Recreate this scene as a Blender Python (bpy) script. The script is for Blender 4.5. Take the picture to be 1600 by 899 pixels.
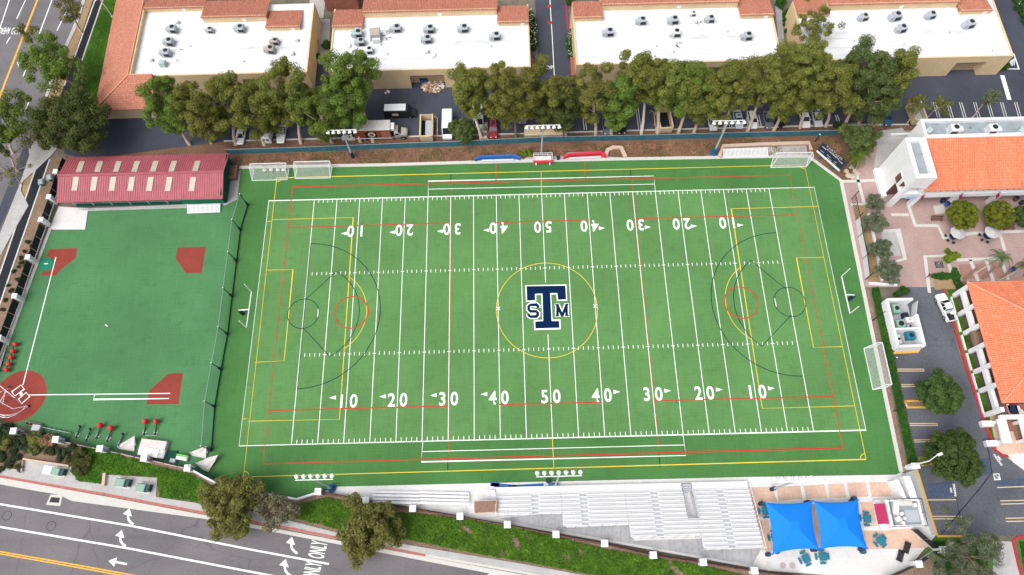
import bpy, bmesh, math, random
import numpy as np
from mathutils import Vector, Matrix
R = math.radians
random.seed(7)
for o in list(bpy.data.objects): bpy.data.objects.remove(o)
S = bpy.context.scene
COL = S.collection
# ------------------------------------------------------------------ camera, sky, sun, exposure
CL = (-6.53811318, -46.3336312, 124.119859); CR = (0.386945295, 0.00872519479, -0.0234428412); F = 1100.1171
cd = bpy.data.cameras.new('camera'); cam = bpy.data.objects.new('camera', cd); COL.objects.link(cam)
cam.location = CL; cam.rotation_euler = CR
cd.sensor_fit = 'HORIZONTAL'; cd.sensor_width = 36; cd.lens = F / 1600 * 36; cd.clip_start = 1; cd.clip_end = 3000
S.camera = cam
W = bpy.data.worlds.new('World'); S.world = W; W.use_nodes = True
nt = W.node_tree; bg = nt.nodes['Background']
sky = nt.nodes.new('ShaderNodeTexSky'); sky.sky_type = 'NISHITA'; sky.sun_disc = False
SUN_EL, SUN_AZ = 58, 235          # compass azimuth the light comes from (0 = +Y, clockwise)
sky.sun_elevation = R(SUN_EL); sky.sun_rotation = R(SUN_AZ); sky.air_density = 1.0; sky.dust_density = 6.0; sky.ozone_density = 1.0
hs = nt.nodes.new('ShaderNodeHueSaturation'); hs.inputs['Saturation'].default_value = 0.35
nt.links.new(sky.outputs[0], hs.inputs['Color']); nt.links.new(hs.outputs[0], bg.inputs[0]); bg.inputs[1].default_value = 0.15
sl = bpy.data.lights.new('sun', 'SUN'); so = bpy.data.objects.new('sun', sl); COL.objects.link(so)
sl.energy = 1.2; sl.angle = R(55); sl.color = (1, 0.965, 0.92)
az = R(SUN_AZ); el = R(SUN_EL)
d = Vector((math.sin(az) * math.cos(el), math.cos(az) * math.cos(el), math.sin(el)))
so.rotation_euler = d.to_track_quat('Z', 'Y').to_euler(); so.location = (0, 0, 200)
S.view_settings.view_transform = 'Standard'; S.view_settings.look = 'None'; S.view_settings.gamma = 1; S.view_settings.use_curve_mapping = False
S.view_settings.exposure = 0.28
S.render.engine = 'CYCLES'; S.cycles.max_bounces = 5; S.cycles.diffuse_bounces = 3; S.cycles.transparent_max_bounces = 8

# ------------------------------------------------------------------ helpers
from mathutils import Euler
CM = Euler(CR, 'XYZ').to_matrix(); CV = Vector(CL)
def G(u, v, z=0.0):
    """the point of the place at height z that the photograph shows at (u, v)"""
    dr = CM @ Vector(((u - 800) / F, (449.5 - v) / F, -1)); t = (z - CL[2]) / dr.z
    q = CV + dr * t
    return Vector((q.x, q.y, z))
def G2(u, v, z=0.0): q = G(u, v, z); return (q.x, q.y)

def origin(o):
    p = Vector((0, 0, 0))
    while o: p = p + o.location; o = o.parent
    return p

class MB:
    def __init__(s): s.v = []; s.f = []
    def poly(s, pts):
        n = len(s.v); s.v += [tuple(p) for p in pts]; s.f.append(tuple(range(n, n + len(pts)))); return s
    def add(s, vs, fs):
        n = len(s.v); s.v += [tuple(p) for p in vs]; s.f += [tuple(i + n for i in f) for f in fs]; return s
    def box(s, c, sz, rot=0, taper=1.0, tilt=None):
        """c = bottom centre"""
        x, y, z = sz[0] / 2, sz[1] / 2, sz[2]; ca, sa = math.cos(rot), math.sin(rot); vs = []
        for k, t in ((0, 1), (z, taper)):
            for a, b in ((-x, -y), (x, -y), (x, y), (-x, y)):
                a *= t; b *= t; vs.append((c[0] + a * ca - b * sa, c[1] + a * sa + b * ca, c[2] + k))
        return s.add(vs, [(3, 2, 1, 0), (4, 5, 6, 7), (0, 1, 5, 4), (1, 2, 6, 5), (2, 3, 7, 6), (3, 0, 4, 7)])
    def bev(s, c, sz, rot=0, b=.1, bot=True):
        """box with chamfered top edges"""
        x, y, z = sz[0] / 2, sz[1] / 2, sz[2]; ca, sa = math.cos(rot), math.sin(rot); vs = []
        for k, i in ((0, 0), (z - b, 0), (z, b)):
            for a, e in ((-x + i, -y + i), (x - i, -y + i), (x - i, y - i), (-x + i, y - i)):
                vs.append((c[0] + a * ca - e * sa, c[1] + a * sa + e * ca, c[2] + k))
        fs = [(3, 2, 1, 0), (8, 9, 10, 11)]
        for l in (0, 4):
            for i in range(4): j = (i + 1) % 4; fs.append((l + i, l + j, l + 4 + j, l + 4 + i))
        return s.add(vs, fs)
    def prism(s, pts, z0, z1):
        n = len(pts); a = sum(pts[i][0] * pts[(i + 1) % n][1] - pts[(i + 1) % n][0] * pts[i][1] for i in range(n))
        if a < 0: pts = pts[::-1]
        vs = [(p[0], p[1], z0) for p in pts] + [(p[0], p[1], z1) for p in pts]
        return s.add(vs, [tuple(range(n - 1, -1, -1)), tuple(range(n, 2 * n))] + [(i, (i + 1) % n, (i + 1) % n + n, i + n) for i in range(n)])
    def beam(s, a, b, w, h):
        """rectangular bar from a to b (axis), w wide, h high"""
        a = Vector(a); b = Vector(b); dd = (b - a).normalized()
        sd = dd.cross(Vector((0, 0, 1)))
        if sd.length < 1e-3: sd = Vector((1, 0, 0))
        sd.normalize(); up = sd.cross(dd).normalized(); vs = []
        for p in (a, b):
            for i, j in ((-1, -1), (1, -1), (1, 1), (-1, 1)): vs.append(p + sd * (i * w / 2) + up * (j * h / 2))
        return s.add(vs, [(0, 1, 2, 3), (7, 6, 5, 4), (0, 4, 5, 1), (1, 5, 6, 2), (2, 6, 7, 3), (3, 7, 4, 0)])
    def tube(s, path, r, seg=8):
        path = [Vector(p) for p in path]; n = len(path)
        rs = r if isinstance(r, (list, tuple)) else [r] * n
        vs = []; fs = []
        for i, p in enumerate(path):
            dd = (path[min(i + 1, n - 1)] - path[max(i - 1, 0)]).normalized()
            a = dd.cross(Vector((0, 0, 1)))
            if a.length < 1e-2: a = Vector((1, 0, 0))
            a.normalize(); b = dd.cross(a)
            for k in range(seg):
                t = 2 * math.pi * k / seg; vs.append(p + (a * math.cos(t) + b * math.sin(t)) * rs[i])
        for i in range(n - 1):
            for k in range(seg):
                j = (k + 1) % seg; fs.append((i * seg + k, i * seg + j, (i + 1) * seg + j, (i + 1) * seg + k))
        fs += [tuple(range(seg)), tuple(range(n * seg - 1, (n - 1) * seg - 1, -1))]
        return s.add(vs, fs)
    def lathe(s, c, prof, seg=16):
        """prof = [(r, z)...] from bottom up"""
        vs = []; n = len(prof)
        for r, z in prof:
            for k in range(seg): t = 2 * math.pi * k / seg; vs.append((c[0] + r * math.cos(t), c[1] + r * math.sin(t), c[2] + z))
        fs = [(i * seg + k, i * seg + (k + 1) % seg, (i + 1) * seg + (k + 1) % seg, (i + 1) * seg + k) for i in range(n - 1) for k in range(seg)]
        fs += [tuple(range(seg - 1, -1, -1)), tuple(range((n - 1) * seg, n * seg))]
        return s.add(vs, fs)
    def ribbon(s, pts, w, z, closed=False):
        """flat painted line"""
        pts = [Vector((p[0], p[1])) for p in pts]; n = len(pts); L = []; Rr = []
        for i in range(n):
            if closed: a, b = pts[i - 1], pts[(i + 1) % n]
            else: a, b = pts[max(i - 1, 0)], pts[min(i + 1, n - 1)]
            dd = (b - a).normalized(); nn = Vector((-dd.y, dd.x)); k = 1.0
            if 0 < i < n - 1 or closed:
                d1 = (pts[i] - pts[i - 1]).normalized(); k = 1 / max(.5, abs(d1.dot(dd)))
            L.append(pts[i] + nn * w / 2 * k); Rr.append(pts[i] - nn * w / 2 * k)
        for i in range(n if closed else n - 1):
            j = (i + 1) % n; s.poly([(Rr[i].x, Rr[i].y, z), (Rr[j].x, Rr[j].y, z), (L[j].x, L[j].y, z), (L[i].x, L[i].y, z)])
        return s
    def build(s, name, mat, parent=None, loc=None, smooth=False):
        og = origin(parent) if parent else (Vector(loc) if loc is not None else Vector((0, 0, 0)))
        me = bpy.data.meshes.new(name); me.from_pydata([(a[0] - og.x, a[1] - og.y, a[2] - og.z) for a in s.v], [], s.f); me.update()
        if smooth: me.polygons.foreach_set('use_smooth', [True] * len(me.polygons))
        me.materials.append(M[mat] if isinstance(mat, str) else mat)
        o = bpy.data.objects.new(name, me); COL.objects.link(o)
        if parent: o.parent = parent
        else: o.location = og
        return o

def root(name, label, cat, loc, group=None):
    o = bpy.data.objects.new(name, None); COL.objects.link(o); o.location = loc; o.empty_display_size = .3
    o['label'] = label; o['category'] = cat
    if group: o['group'] = group
    return o
def tag(o, label, cat, group=None):
    o['label'] = label; o['category'] = cat
    if group: o['group'] = group
    return o
def solo(mb, name, mat, label, cat, group=None, smooth=False):
    a = np.array(mb.v); c = (a[:, 0].mean(), a[:, 1].mean(), a[:, 2].min())
    return tag(mb.build(name, mat, loc=c, smooth=smooth), label, cat, group)
def struct(o, kind='structure'): o['kind'] = kind; return o
def copy_tree(o, parent=None):
    c = o.copy(); COL.objects.link(c); c.parent = parent
    for ch in o.children: copy_tree(ch, c)
    return c
def clone(o, loc, rz=0, label=None, scale=None):
    c = copy_tree(o); c.location = loc; c.rotation_euler = (0, 0, rz)
    if label: c['label'] = label
    if scale: c.scale = (scale,) * 3
    return c
def sheet(name, px, z, mat, parent=None, kind=True):
    mb = MB().poly([(*G2(u, v), z) for u, v in px]); o = mb.build(name, mat, parent)
    a = o.data.polygons[0].normal
    if a.z < 0: o.data.flip_normals()
    if kind and not parent: struct(o)
    return o
def slab(name, px, z0, z1, mat, parent=None):
    o = MB().prism([G2(u, v) for u, v in px], z0, z1).build(name, mat, parent)
    if not parent: struct(o)
    return o
def text_mesh(txt, size, bold=0.02):
    cu = bpy.data.curves.new('t', 'FONT'); cu.body = txt; cu.size = size; cu.offset = bold; cu.align_x = 'CENTER'; cu.align_y = 'CENTER'; cu.resolution_u = 4
    ob = bpy.data.objects.new('t', cu); COL.objects.link(ob)
    dg = bpy.context.evaluated_depsgraph_get(); me = bpy.data.meshes.new_from_object(ob.evaluated_get(dg))
    bpy.data.objects.remove(ob); bpy.data.curves.remove(cu)
    return me
def text(name, txt, size, loc, rz, mat, parent=None, bold=0.02, sx=1, sy=1, rot=None):
    me = text_mesh(txt, size, bold); me.materials.clear(); me.materials.append(M[mat])
    o = bpy.data.objects.new(name, me); COL.objects.link(o)
    o.rotation_euler = rot if rot else (0, 0, rz); o.scale = (sx, sy, 1)
    if parent: o.parent = parent; o.location = Vector(loc) - origin(parent)
    else: o.location = loc
    return o

# ------------------------------------------------------------------ materials
M = {}
def nodes(m): t = m.node_tree; return t, t.nodes, t.links
def mat(name, col, rough=.8, var=.12, scale=1.5, bump=0., bscale=12, metal=0., spec=.3, col2=None, big=0., bigscale=.12, det=6):
    m = bpy.data.materials.new(name); m.use_nodes = True; t, N, L = nodes(m); p = N['Principled BSDF']
    p.inputs['Roughness'].default_value = rough; p.inputs['Metallic'].default_value = metal; p.inputs['Specular IOR Level'].default_value = spec
    tc = N.new('ShaderNodeTexCoord')
    n1 = N.new('ShaderNodeTexNoise'); n1.inputs['Scale'].default_value = scale; n1.inputs['Detail'].default_value = det; n1.inputs['Roughness'].default_value = .65
    L.new(tc.outputs['Object'], n1.inputs['Vector'])
    mx = N.new('ShaderNodeMix'); mx.data_type = 'RGBA'
    cr = N.new('ShaderNodeMapRange'); cr.inputs[1].default_value = .3; cr.inputs[2].default_value = .7
    L.new(n1.outputs[0], cr.inputs[0]); L.new(cr.outputs[0], mx.inputs[0])
    a = [max(0, c * (1 - var)) for c in col]; b = col2 if col2 else [min(1, c * (1 + var)) for c in col]
    mx.inputs[6].default_value = (*a, 1); mx.inputs[7].default_value = (*b, 1); out = mx.outputs[2]
    if big:
        n2 = N.new('ShaderNodeTexNoise'); n2.inputs['Scale'].default_value = bigscale; n2.inputs['Detail'].default_value = 4; L.new(tc.outputs['Object'], n2.inputs['Vector'])
        mr = N.new('ShaderNodeMapRange'); mr.inputs[1].default_value = .3; mr.inputs[2].default_value = .7; mr.inputs[3].default_value = 1 - big; mr.inputs[4].default_value = 1 + big
        L.new(n2.outputs[0], mr.inputs[0])
        m2 = N.new('ShaderNodeMix'); m2.data_type = 'RGBA'; m2.blend_type = 'MULTIPLY'; m2.inputs[0].default_value = 1
        L.new(out, m2.inputs[6]); L.new(mr.outputs[0], m2.inputs[7]); out = m2.outputs[2]
    L.new(out, p.inputs['Base Color'])
    if bump:
        nb = N.new('ShaderNodeTexNoise'); nb.inputs['Scale'].default_value = bscale; nb.inputs['Detail'].default_value = 3; L.new(tc.outputs['Object'], nb.inputs['Vector'])
        bp = N.new('ShaderNodeBump'); bp.inputs['Strength'].default_value = bump; bp.inputs['Distance'].default_value = .05
        L.new(nb.outputs[0], bp.inputs['Height']); L.new(bp.outputs[0], p.inputs['Normal'])
    M[name] = m; return m
def overlay(name, node_fn):
    """multiply the base colour of material by a factor 0..1 made by node_fn(N, L, coord) -> socket"""
    m = M[name]; t, N, L = nodes(m); p = N['Principled BSDF']; src = p.inputs['Base Color'].links[0].from_socket
    tc = N.new('ShaderNodeTexCoord'); f = node_fn(N, L, tc.outputs['Object'])
    x = N.new('ShaderNodeMix'); x.data_type = 'RGBA'; x.blend_type = 'MULTIPLY'; x.inputs[0].default_value = 1
    L.new(src, x.inputs[6]); L.new(f, x.inputs[7]); L.new(x.outputs[2], p.inputs['Base Color'])
def rng_node(N, L, src, a, b, c, e):
    r = N.new('ShaderNodeMapRange'); r.inputs[1].default_value = a; r.inputs[2].default_value = b; r.inputs[3].default_value = c; r.inputs[4].default_value = e
    L.new(src, r.inputs[0]); return r.outputs[0]
def cracks(scale, width, dark):
    def fn(N, L, co):
        no = N.new('ShaderNodeTexNoise'); no.inputs['Scale'].default_value = scale * 4; L.new(co, no.inputs['Vector'])
        ad = N.new('ShaderNodeVectorMath'); ad.operation = 'MULTIPLY_ADD'; L.new(no.outputs['Color'], ad.inputs[0]); ad.inputs[1].default_value = (1.2,) * 3; L.new(co, ad.inputs[2])
        v = N.new('ShaderNodeTexVoronoi'); v.feature = 'DISTANCE_TO_EDGE'; v.inputs['Scale'].default_value = scale; L.new(ad.outputs[0], v.inputs['Vector'])
        return rng_node(N, L, v.outputs['Distance'], 0, width, dark, 1)
    return fn
def blotch(scale, lo, hi, dark, detail=5):
    def fn(N, L, co):
        no = N.new('ShaderNodeTexNoise'); no.inputs['Scale'].default_value = scale; no.inputs['Detail'].default_value = detail; L.new(co, no.inputs['Vector'])
        return rng_node(N, L, no.outputs[0], lo, hi, dark, 1)
    return fn
def streak(sx, sy, lo, hi, dark):
    def fn(N, L, co):
        mp = N.new('ShaderNodeMapping'); mp.inputs['Scale'].default_value = (sx, sy, 1); L.new(co, mp.inputs[0])
        no = N.new('ShaderNodeTexNoise'); no.inputs['Scale'].default_value = 1; no.inputs['Detail'].default_value = 4; L.new(mp.outputs[0], no.inputs['Vector'])
        return rng_node(N, L, no.outputs[0], lo, hi, dark, 1)
    return fn
def grid(sx, sy, mortar, dark, off=0.):
    def fn(N, L, co):
        b = N.new('ShaderNodeTexBrick'); b.offset = off; b.inputs['Color1'].default_value = (1, 1, 1, 1); b.inputs['Color2'].default_value = (.93, .93, .93, 1); b.inputs['Mortar'].default_value = (dark, dark, dark, 1)
        b.inputs['Scale'].default_value = 1; b.inputs['Brick Width'].default_value = sx; b.inputs['Row Height'].default_value = sy; b.inputs['Mortar Size'].default_value = mortar; b.inputs['Mortar Smooth'].default_value = .3
        L.new(co, b.inputs['Vector']); return b.outputs['Color']
    return fn
# turf
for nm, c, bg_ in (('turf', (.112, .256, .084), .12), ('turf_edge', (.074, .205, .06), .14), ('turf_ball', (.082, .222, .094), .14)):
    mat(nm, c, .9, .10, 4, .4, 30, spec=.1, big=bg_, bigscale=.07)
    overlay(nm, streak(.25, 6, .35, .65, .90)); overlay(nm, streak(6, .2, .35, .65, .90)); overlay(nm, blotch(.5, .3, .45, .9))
mat('paint_white', (.85, .87, .85), .7, .05, 6, spec=.2)
mat('paint_fade', (.74, .75, .74), .7, .14, 5, spec=.2); overlay('paint_fade', blotch(9, .3, .42, .7))
mat('paint_yellow', (.72, .53, .06), .7, .10, 4, spec=.2)
mat('paint_road_yellow', (.80, .42, .05), .7, .12, 4, spec=.2)
mat('paint_red', (.48, .035, .03), .8, .15, 4, spec=.2)
mat('paint_navy', (.006, .024, .05), 1, .15, 4, spec=.03)
mat('logo_navy', (.004, .018, .065), 1, .14, 5, spec=.03)
mat('clay_turf', (.25, .052, .042), .9, .14, 3, .3, 25, spec=.1, big=.08, bigscale=.3)
mat('mound_green', (.02, .20, .11), .9, .1, 3, spec=.1)
# hard surfaces
mat('asphalt_road', (.165, .155, .165), .9, .12, 3, .3, 40, spec=.2, big=.14, bigscale=.09)
overlay('asphalt_road', cracks(.045, .0022, .72)); overlay('asphalt_road', streak(.03, .5, .32, .5, .88)); overlay('asphalt_road', blotch(.7, .25, .36, .8))
mat('asphalt_lot', (.062, .068, .092), .9, .14, 3, .3, 40, spec=.2, big=.18, bigscale=.12)
overlay('asphalt_lot', cracks(.06, .0022, .75)); overlay('asphalt_lot', blotch(.35, .28, .4, .75))
mat('asphalt_park', (.085, .092, .115), .9, .14, 3, .3, 40, spec=.2, big=.22, bigscale=.12, col2=(.125, .132, .15))
overlay('asphalt_park', cracks(.06, .003, .7)); overlay('asphalt_park', blotch(.4, .27, .38, .7))
mat('asphalt_path', (.022, .023, .032), .9, .2, 3, .3, 40, spec=.2)
mat('concrete', (.43, .425, .42), .85, .10, 2.5, .2, 25, spec=.2, big=.10, bigscale=.2); overlay('concrete', grid(1.8, 1.8, .025, .82)); overlay('concrete', blotch(.8, .25, .4, .85))
mat('concrete_pale', (.66, .655, .65), .85, .07, 2.5, .2, 25, spec=.2, big=.06, bigscale=.2); overlay('concrete_pale', grid(3.0, 3.0, .025, .86)); overlay('concrete_pale', blotch(.6, .25, .4, .88))
mat('concrete_plain', (.55, .54, .51), .85, .10, 3, spec=.2)
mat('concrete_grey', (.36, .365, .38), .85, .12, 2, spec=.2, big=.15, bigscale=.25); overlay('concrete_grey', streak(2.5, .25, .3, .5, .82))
mat('peach_paving', (.62, .43, .335), .85, .10, 2, spec=.2, big=.12, bigscale=.3); overlay('peach_paving', grid(.6, .6, .03, .9))
mat('pink_pavers', (.40, .285, .262), .85, .12, 2.5, spec=.2, big=.10, bigscale=.25); overlay('pink_pavers', grid(.42, .21, .02, .86, .5))
mat('brick_pavers', (.36, .20, .17), .85, .14, 3, spec=.2); overlay('brick_pavers', grid(.42, .21, .03, .8, .5))
mat('kerb_red', (.42, .155, .135), .8, .2, 4, spec=.2); overlay('kerb_red', blotch(1.2, .3, .5, .75))
mat('kerb_red_deep', (.38, .035, .05), .8, .2, 4, spec=.2)
mat('kerb_yellow', (.62, .36, .07), .8, .2, 4, spec=.2)
mat('soil', (.20, .135, .095), 1, .3, 3, .5, 15, spec=.05, big=.2, bigscale=.3, col2=(.30, .215, .155))
mat('mulch', (.135, .075, .05), 1, .45, 5, .6, 15, spec=.05, big=.25, bigscale=.2, col2=(.29, .17, .115))
mat('dry_soil', (.31, .22, .125), 1, .25, 3, .4, 15, spec=.05, big=.15, bigscale=.4)
mat('lawn', (.075, .19, .035), 1, .3, 6, .6, 25, spec=.05, big=.2, bigscale=.25)
mat('far_ground', (.16, .14, .11), 1, .3, .5, spec=.05, big=.2, bigscale=.05)
mat('parking_blue', (.045, .10, .22), .85, .3, 2.5, spec=.2, col2=(.095, .105, .13)); overlay('parking_blue', blotch(1.5, .3, .5, .8))
# buildings
mat('roof_membrane', (.77, .785, .80), .6, .03, 1, spec=.3, big=.07, bigscale=.25); overlay('roof_membrane', streak(.15, .5, .28, .42, .80)); overlay('roof_membrane', blotch(1.3, .22, .33, .78))
overlay('roof_membrane', grid(6.1, 3.05, .03, .86))
mat('roof_grey', (.28, .32, .345), .7, .10, 1, spec=.3, big=.15, bigscale=.4); overlay('roof_grey', blotch(1.2, .28, .4, .6))
mat('stucco_tan', (.68, .52, .325), .9, .06, 2, .15, 30, spec=.15, big=.06, bigscale=.4)
mat('stucco_white', (.78, .79, .81), .85, .04, 2, .1, 30, spec=.2, big=.04, bigscale=.5)
mat('white_metal', (.80, .81, .82), .45, .05, 4, spec=.4)
mat('aluminium', (.70, .71, .74), .4, .05, 3, spec=.5); overlay('aluminium', streak(.3, 9, .3, .5, .93))
mat('plank_grey', (.62, .63, .66), .45, .05, 3, spec=.4)
mat('dark_gap', (.035, .035, .045), .9, .2, 2, spec=.1)
mat('door_tan', (.44, .34, .22), .7, .08, 3, spec=.3)
mat('terracotta', (.30, .12, .085), .85, .2, 2, spec=.15)
mat('brown_wall', (.17, .085, .065), .85, .2, 2, spec=.15)
mat('wood_brown', (.24, .15, .11), .8, .2, 4, spec=.2)
def tilemat(name, c1, c2, pitch, cross, axis, rowdark=.8):
    """barrel tile: ribs run down the slope; bump waves plus tile-to-tile colour"""
    mat(name, c1, .8, .1, 1.2, spec=.2, big=.10, bigscale=.3); m = M[name]; t, N, L = nodes(m); p = N['Principled BSDF']
    tc = N.new('ShaderNodeTexCoord'); br = N.new('ShaderNodeTexBrick'); br.offset = 0.
    br.inputs['Color1'].default_value = (*c1, 1); br.inputs['Color2'].default_value = (*c2, 1); br.inputs['Mortar'].default_value = (*[x * .55 for x in c1], 1); br.inputs['Bias'].default_value = 0
    br.inputs['Scale'].default_value = 1; br.inputs['Brick Width'].default_value = pitch; br.inputs['Row Height'].default_value = cross; br.inputs['Mortar Size'].default_value = .035; br.inputs['Mortar Smooth'].default_value = .6
    mp = N.new('ShaderNodeMapping'); L.new(tc.outputs['Object'], mp.inputs[0])
    if axis == 'y': mp.inputs['Rotation'].default_value = (0, 0, R(90))
    L.new(mp.outputs[0], br.inputs['Vector'])
    src = p.inputs['Base Color'].links[0].from_socket
    x = N.new('ShaderNodeMix'); x.data_type = 'RGBA'; x.inputs[0].default_value = .7; L.new(src, x.inputs[6]); L.new(br.outputs['Color'], x.inputs[7]); L.new(x.outputs[2], p.inputs['Base Color'])
tilemat('tile_old', (.44, .165, .105), (.56, .27, .20), .32, .42, 'x'); tilemat('tile_old_y', (.44, .165, .105), (.56, .27, .20), .32, .42, 'y')
tilemat('tile_new', (.63, .195, .10), (.72, .29, .18), .34, .50, 'x'); tilemat('tile_new_y', (.63, .195, .10), (.72, .29, .18), .34, .50, 'y')
mat('tile_ridge', (.70, .32, .20), .8, .15, 3, spec=.2)
mat('red_metal', (.37, .095, .115), .55, .10, 1, spec=.4, big=.08, bigscale=.2); overlay('red_metal', streak(1.5, .3, .28, .45, .85))
mat('skylight', (.47, .43, .34), .5, .12, 2, spec=.4)
mat('green_screen', (.01, .085, .06), .8, .2, 3, spec=.15)
mat('teal_screen', (.04, .15, .195), .75, .18, 1.2, spec=.2, big=.15, bigscale=.5)
mat('iron_black', (.015, .016, .022), .6, .2, 4, spec=.3)
mat('iron_green', (.015, .045, .04), .6, .2, 4, spec=.3)
mat('galv', (.42, .45, .48), .5, .1, 3, spec=.4)
mat('ac_grey', (.40, .43, .47), .5, .08, 3, spec=.4); mat('ac_pale', (.60, .62, .64), .5, .08, 3, spec=.4); mat('ac_rust', (.40, .36, .34), .6, .15, 3, spec=.3); mat('ac_green', (.38, .47, .47), .5, .08, 3, spec=.4)
mat('fan_dark', (.02, .02, .025), .6, .2, 6)
mat('pale_blue', (.36, .55, .72), .7, .15, 2)
mat('pad_blue', (.015, .10, .22), .6, .12, 3); mat('banner_blue', (.03, .13, .42), .6, .15, 2); mat('banner_red', (.62, .03, .06), .6, .12, 2); mat('maroon', (.36, .02, .09), .7, .1, 3)
mat('sail_blue', (.008, .20, .72), .7, .06, 3, spec=.2); mat('teal_plastic', (.015, .17, .24), .5, .12, 3); mat('navy_dark', (.015, .025, .06), .6, .1, 3)
mat('pad_red', (.62, .02, .035), .5, .1, 3, spec=.4)
mat('tarp_cream', (.60, .56, .54), .7, .10, 2, spec=.2); mat('box_green', (.24, .36, .30), .6, .1, 3); mat('box_green_dark', (.03, .07, .065), .6, .1, 3); mat('bright_green', (.13, .48, .10), .6, .1, 3)
mat('tyre', (.02, .02, .02), .8, .1, 5); mat('rim', (.5, .5, .52), .35, .05, 5, metal=.6); mat('glass', (.015, .02, .028), .12, .1, 3, spec=.6)
mat('lamp_clear', (.75, .77, .8), .2, .03, 3, spec=.6); mat('lamp_tail', (.4, .01, .01), .3, .05, 3)
for n_, c_ in dict(white=(.78, .79, .80), silver=(.52, .55, .58), black=(.018, .018, .022), navy=(.02, .035, .07), red=(.36, .02, .04), burgundy=(.07, .015, .02), grey=(.14, .15, .17), blue=(.03, .09, .16)).items():
    mat('car_' + n_, c_, .25, .03, 3, spec=.5)
mat('truck_brown', (.22, .055, .03), .5, .1, 2); mat('cream_steel', (.60, .48, .31), .6, .1, 2); mat('cardboard', (.38, .22, .12), .9, .2, 4); mat('paper_white', (.75, .73, .70), .8, .08, 4)
mat('bark_pale', (.50, .40, .31), .9, .25, 3, .4, 10); mat('bark', (.20, .145, .11), .9, .3, 4, .5, 10); mat('bark_white', (.66, .60, .53), .9, .18, 3, .3, 10)
mat('net_white', (.72, .74, .74), .8, .05, 5); mat('net_green', (.02, .11, .07), .8, .1, 5); mat('stone', (.48, .40, .33), .9, .2, 4, .3, 10)
mat('canvas_grey', (.42, .40, .41), .8, .08, 3, spec=.1)
mat('stone_pink', (.56, .42, .34), .9, .12, 4, .3, 10)
def leafmat(name, dark, light, tip=None, tr=.35):
    m = bpy.data.materials.new(name); m.use_nodes = True; t, N, L = nodes(m); p = N['Principled BSDF']; p.inputs['Roughness'].default_value = .7; p.inputs['Specular IOR Level'].default_value = .2
    ge = N.new('ShaderNodeNewGeometry'); tc = N.new('ShaderNodeTexCoord'); oi = N.new('ShaderNodeObjectInfo')
    no = N.new('ShaderNodeTexNoise'); no.inputs['Scale'].default_value = .55; no.inputs['Detail'].default_value = 2; L.new(tc.outputs['Object'], no.inputs['Vector'])
    ad = N.new('ShaderNodeMath'); ad.operation = 'MULTIPLY_ADD'; L.new(ge.outputs['Random Per Island'], ad.inputs[0]); ad.inputs[1].default_value = .55
    nr = rng_node(N, L, no.outputs[0], .3, .7, 0, .45); L.new(nr, ad.inputs[2])
    cr = N.new('ShaderNodeValToRGB'); L.new(ad.outputs[0], cr.inputs[0]); e = cr.color_ramp.elements
    e[0].position = 0; e[0].color = (*dark, 1); e[1].position = .8; e[1].color = (*light, 1)
    if tip: q = e.new(1.0); q.color = (*tip, 1)
    hv = N.new('ShaderNodeHueSaturation'); L.new(cr.outputs[0], hv.inputs['Color'])
    L.new(rng_node(N, L, oi.outputs['Random'], 0, 1, .487, .513), hv.inputs['Hue']); L.new(rng_node(N, L, oi.outputs['Random'], 0, 1, .85, 1.12), hv.inputs['Value'])
    L.new(hv.outputs[0], p.inputs['Base Color'])
    tl = N.new('ShaderNodeBsdfTranslucent'); L.new(hv.outputs[0], tl.inputs[0]); mx = N.new('ShaderNodeMixShader'); mx.inputs[0].default_value = tr
    L.new(p.outputs[0], mx.inputs[1]); L.new(tl.outputs[0], mx.inputs[2]); L.new(mx.outputs[0], N['Material Output'].inputs[0])
    M[name] = m
leafmat('leaf_euc', (.085, .11, .026), (.27, .29, .06), (.44, .42, .11))
leafmat('leaf_euc_green', (.07, .115, .024), (.21, .285, .05), (.34, .40, .085))
leafmat('leaf_euc_brown', (.085, .09, .028), (.24, .225, .055), (.38, .30, .10))
leafmat('leaf_dark', (.045, .062, .02), (.125, .145, .038), (.24, .18, .07))
leafmat('leaf_blue', (.055, .095, .03), (.165, .225, .07), (.27, .31, .095))
leafmat('leaf_round', (.035, .075, .022), (.10, .165, .04), (.17, .225, .06))
leafmat('leaf_olive', (.085, .105, .06), (.20, .23, .14), (.33, .36, .25))
leafmat('leaf_khaki', (.09, .10, .028), (.255, .255, .07), (.40, .37, .13))
leafmat('leaf_grey', (.12, .12, .065), (.28, .27, .16), (.42, .39, .28))
leafmat('leaf_yellowgreen', (.075, .115, .012), (.22, .27, .025), (.38, .40, .05))
leafmat('leaf_hedge', (.02, .07, .012), (.06, .155, .022), (.10, .22, .035))
leafmat('leaf_bank', (.045, .12, .014), (.12, .27, .022), (.26, .40, .045))
leafmat('leaf_palm', (.05, .10, .012), (.15, .28, .02), (.30, .38, .04))
leafmat('leaf_shrub', (.03, .05, .022), (.07, .10, .04), (.12, .14, .06))
leafmat('leaf_agave', (.06, .15, .10), (.14, .27, .19))
leafmat('leaf_weed', (.09, .10, .03), (.20, .20, .06))
leafmat('leaf_litter', (.10, .05, .03), (.34, .19, .11), (.50, .40, .30), 0.)
leafmat('petal', (.75, .75, .72), (.85, .85, .82), None, 0.)

# ------------------------------------------------------------------ the ground
g = MB().poly([(-400, -300, -.06), (400, -300, -.06), (400, 400, -.06), (-400, 400, -.06)]).build('ground', 'far_ground'); struct(g)
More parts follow.
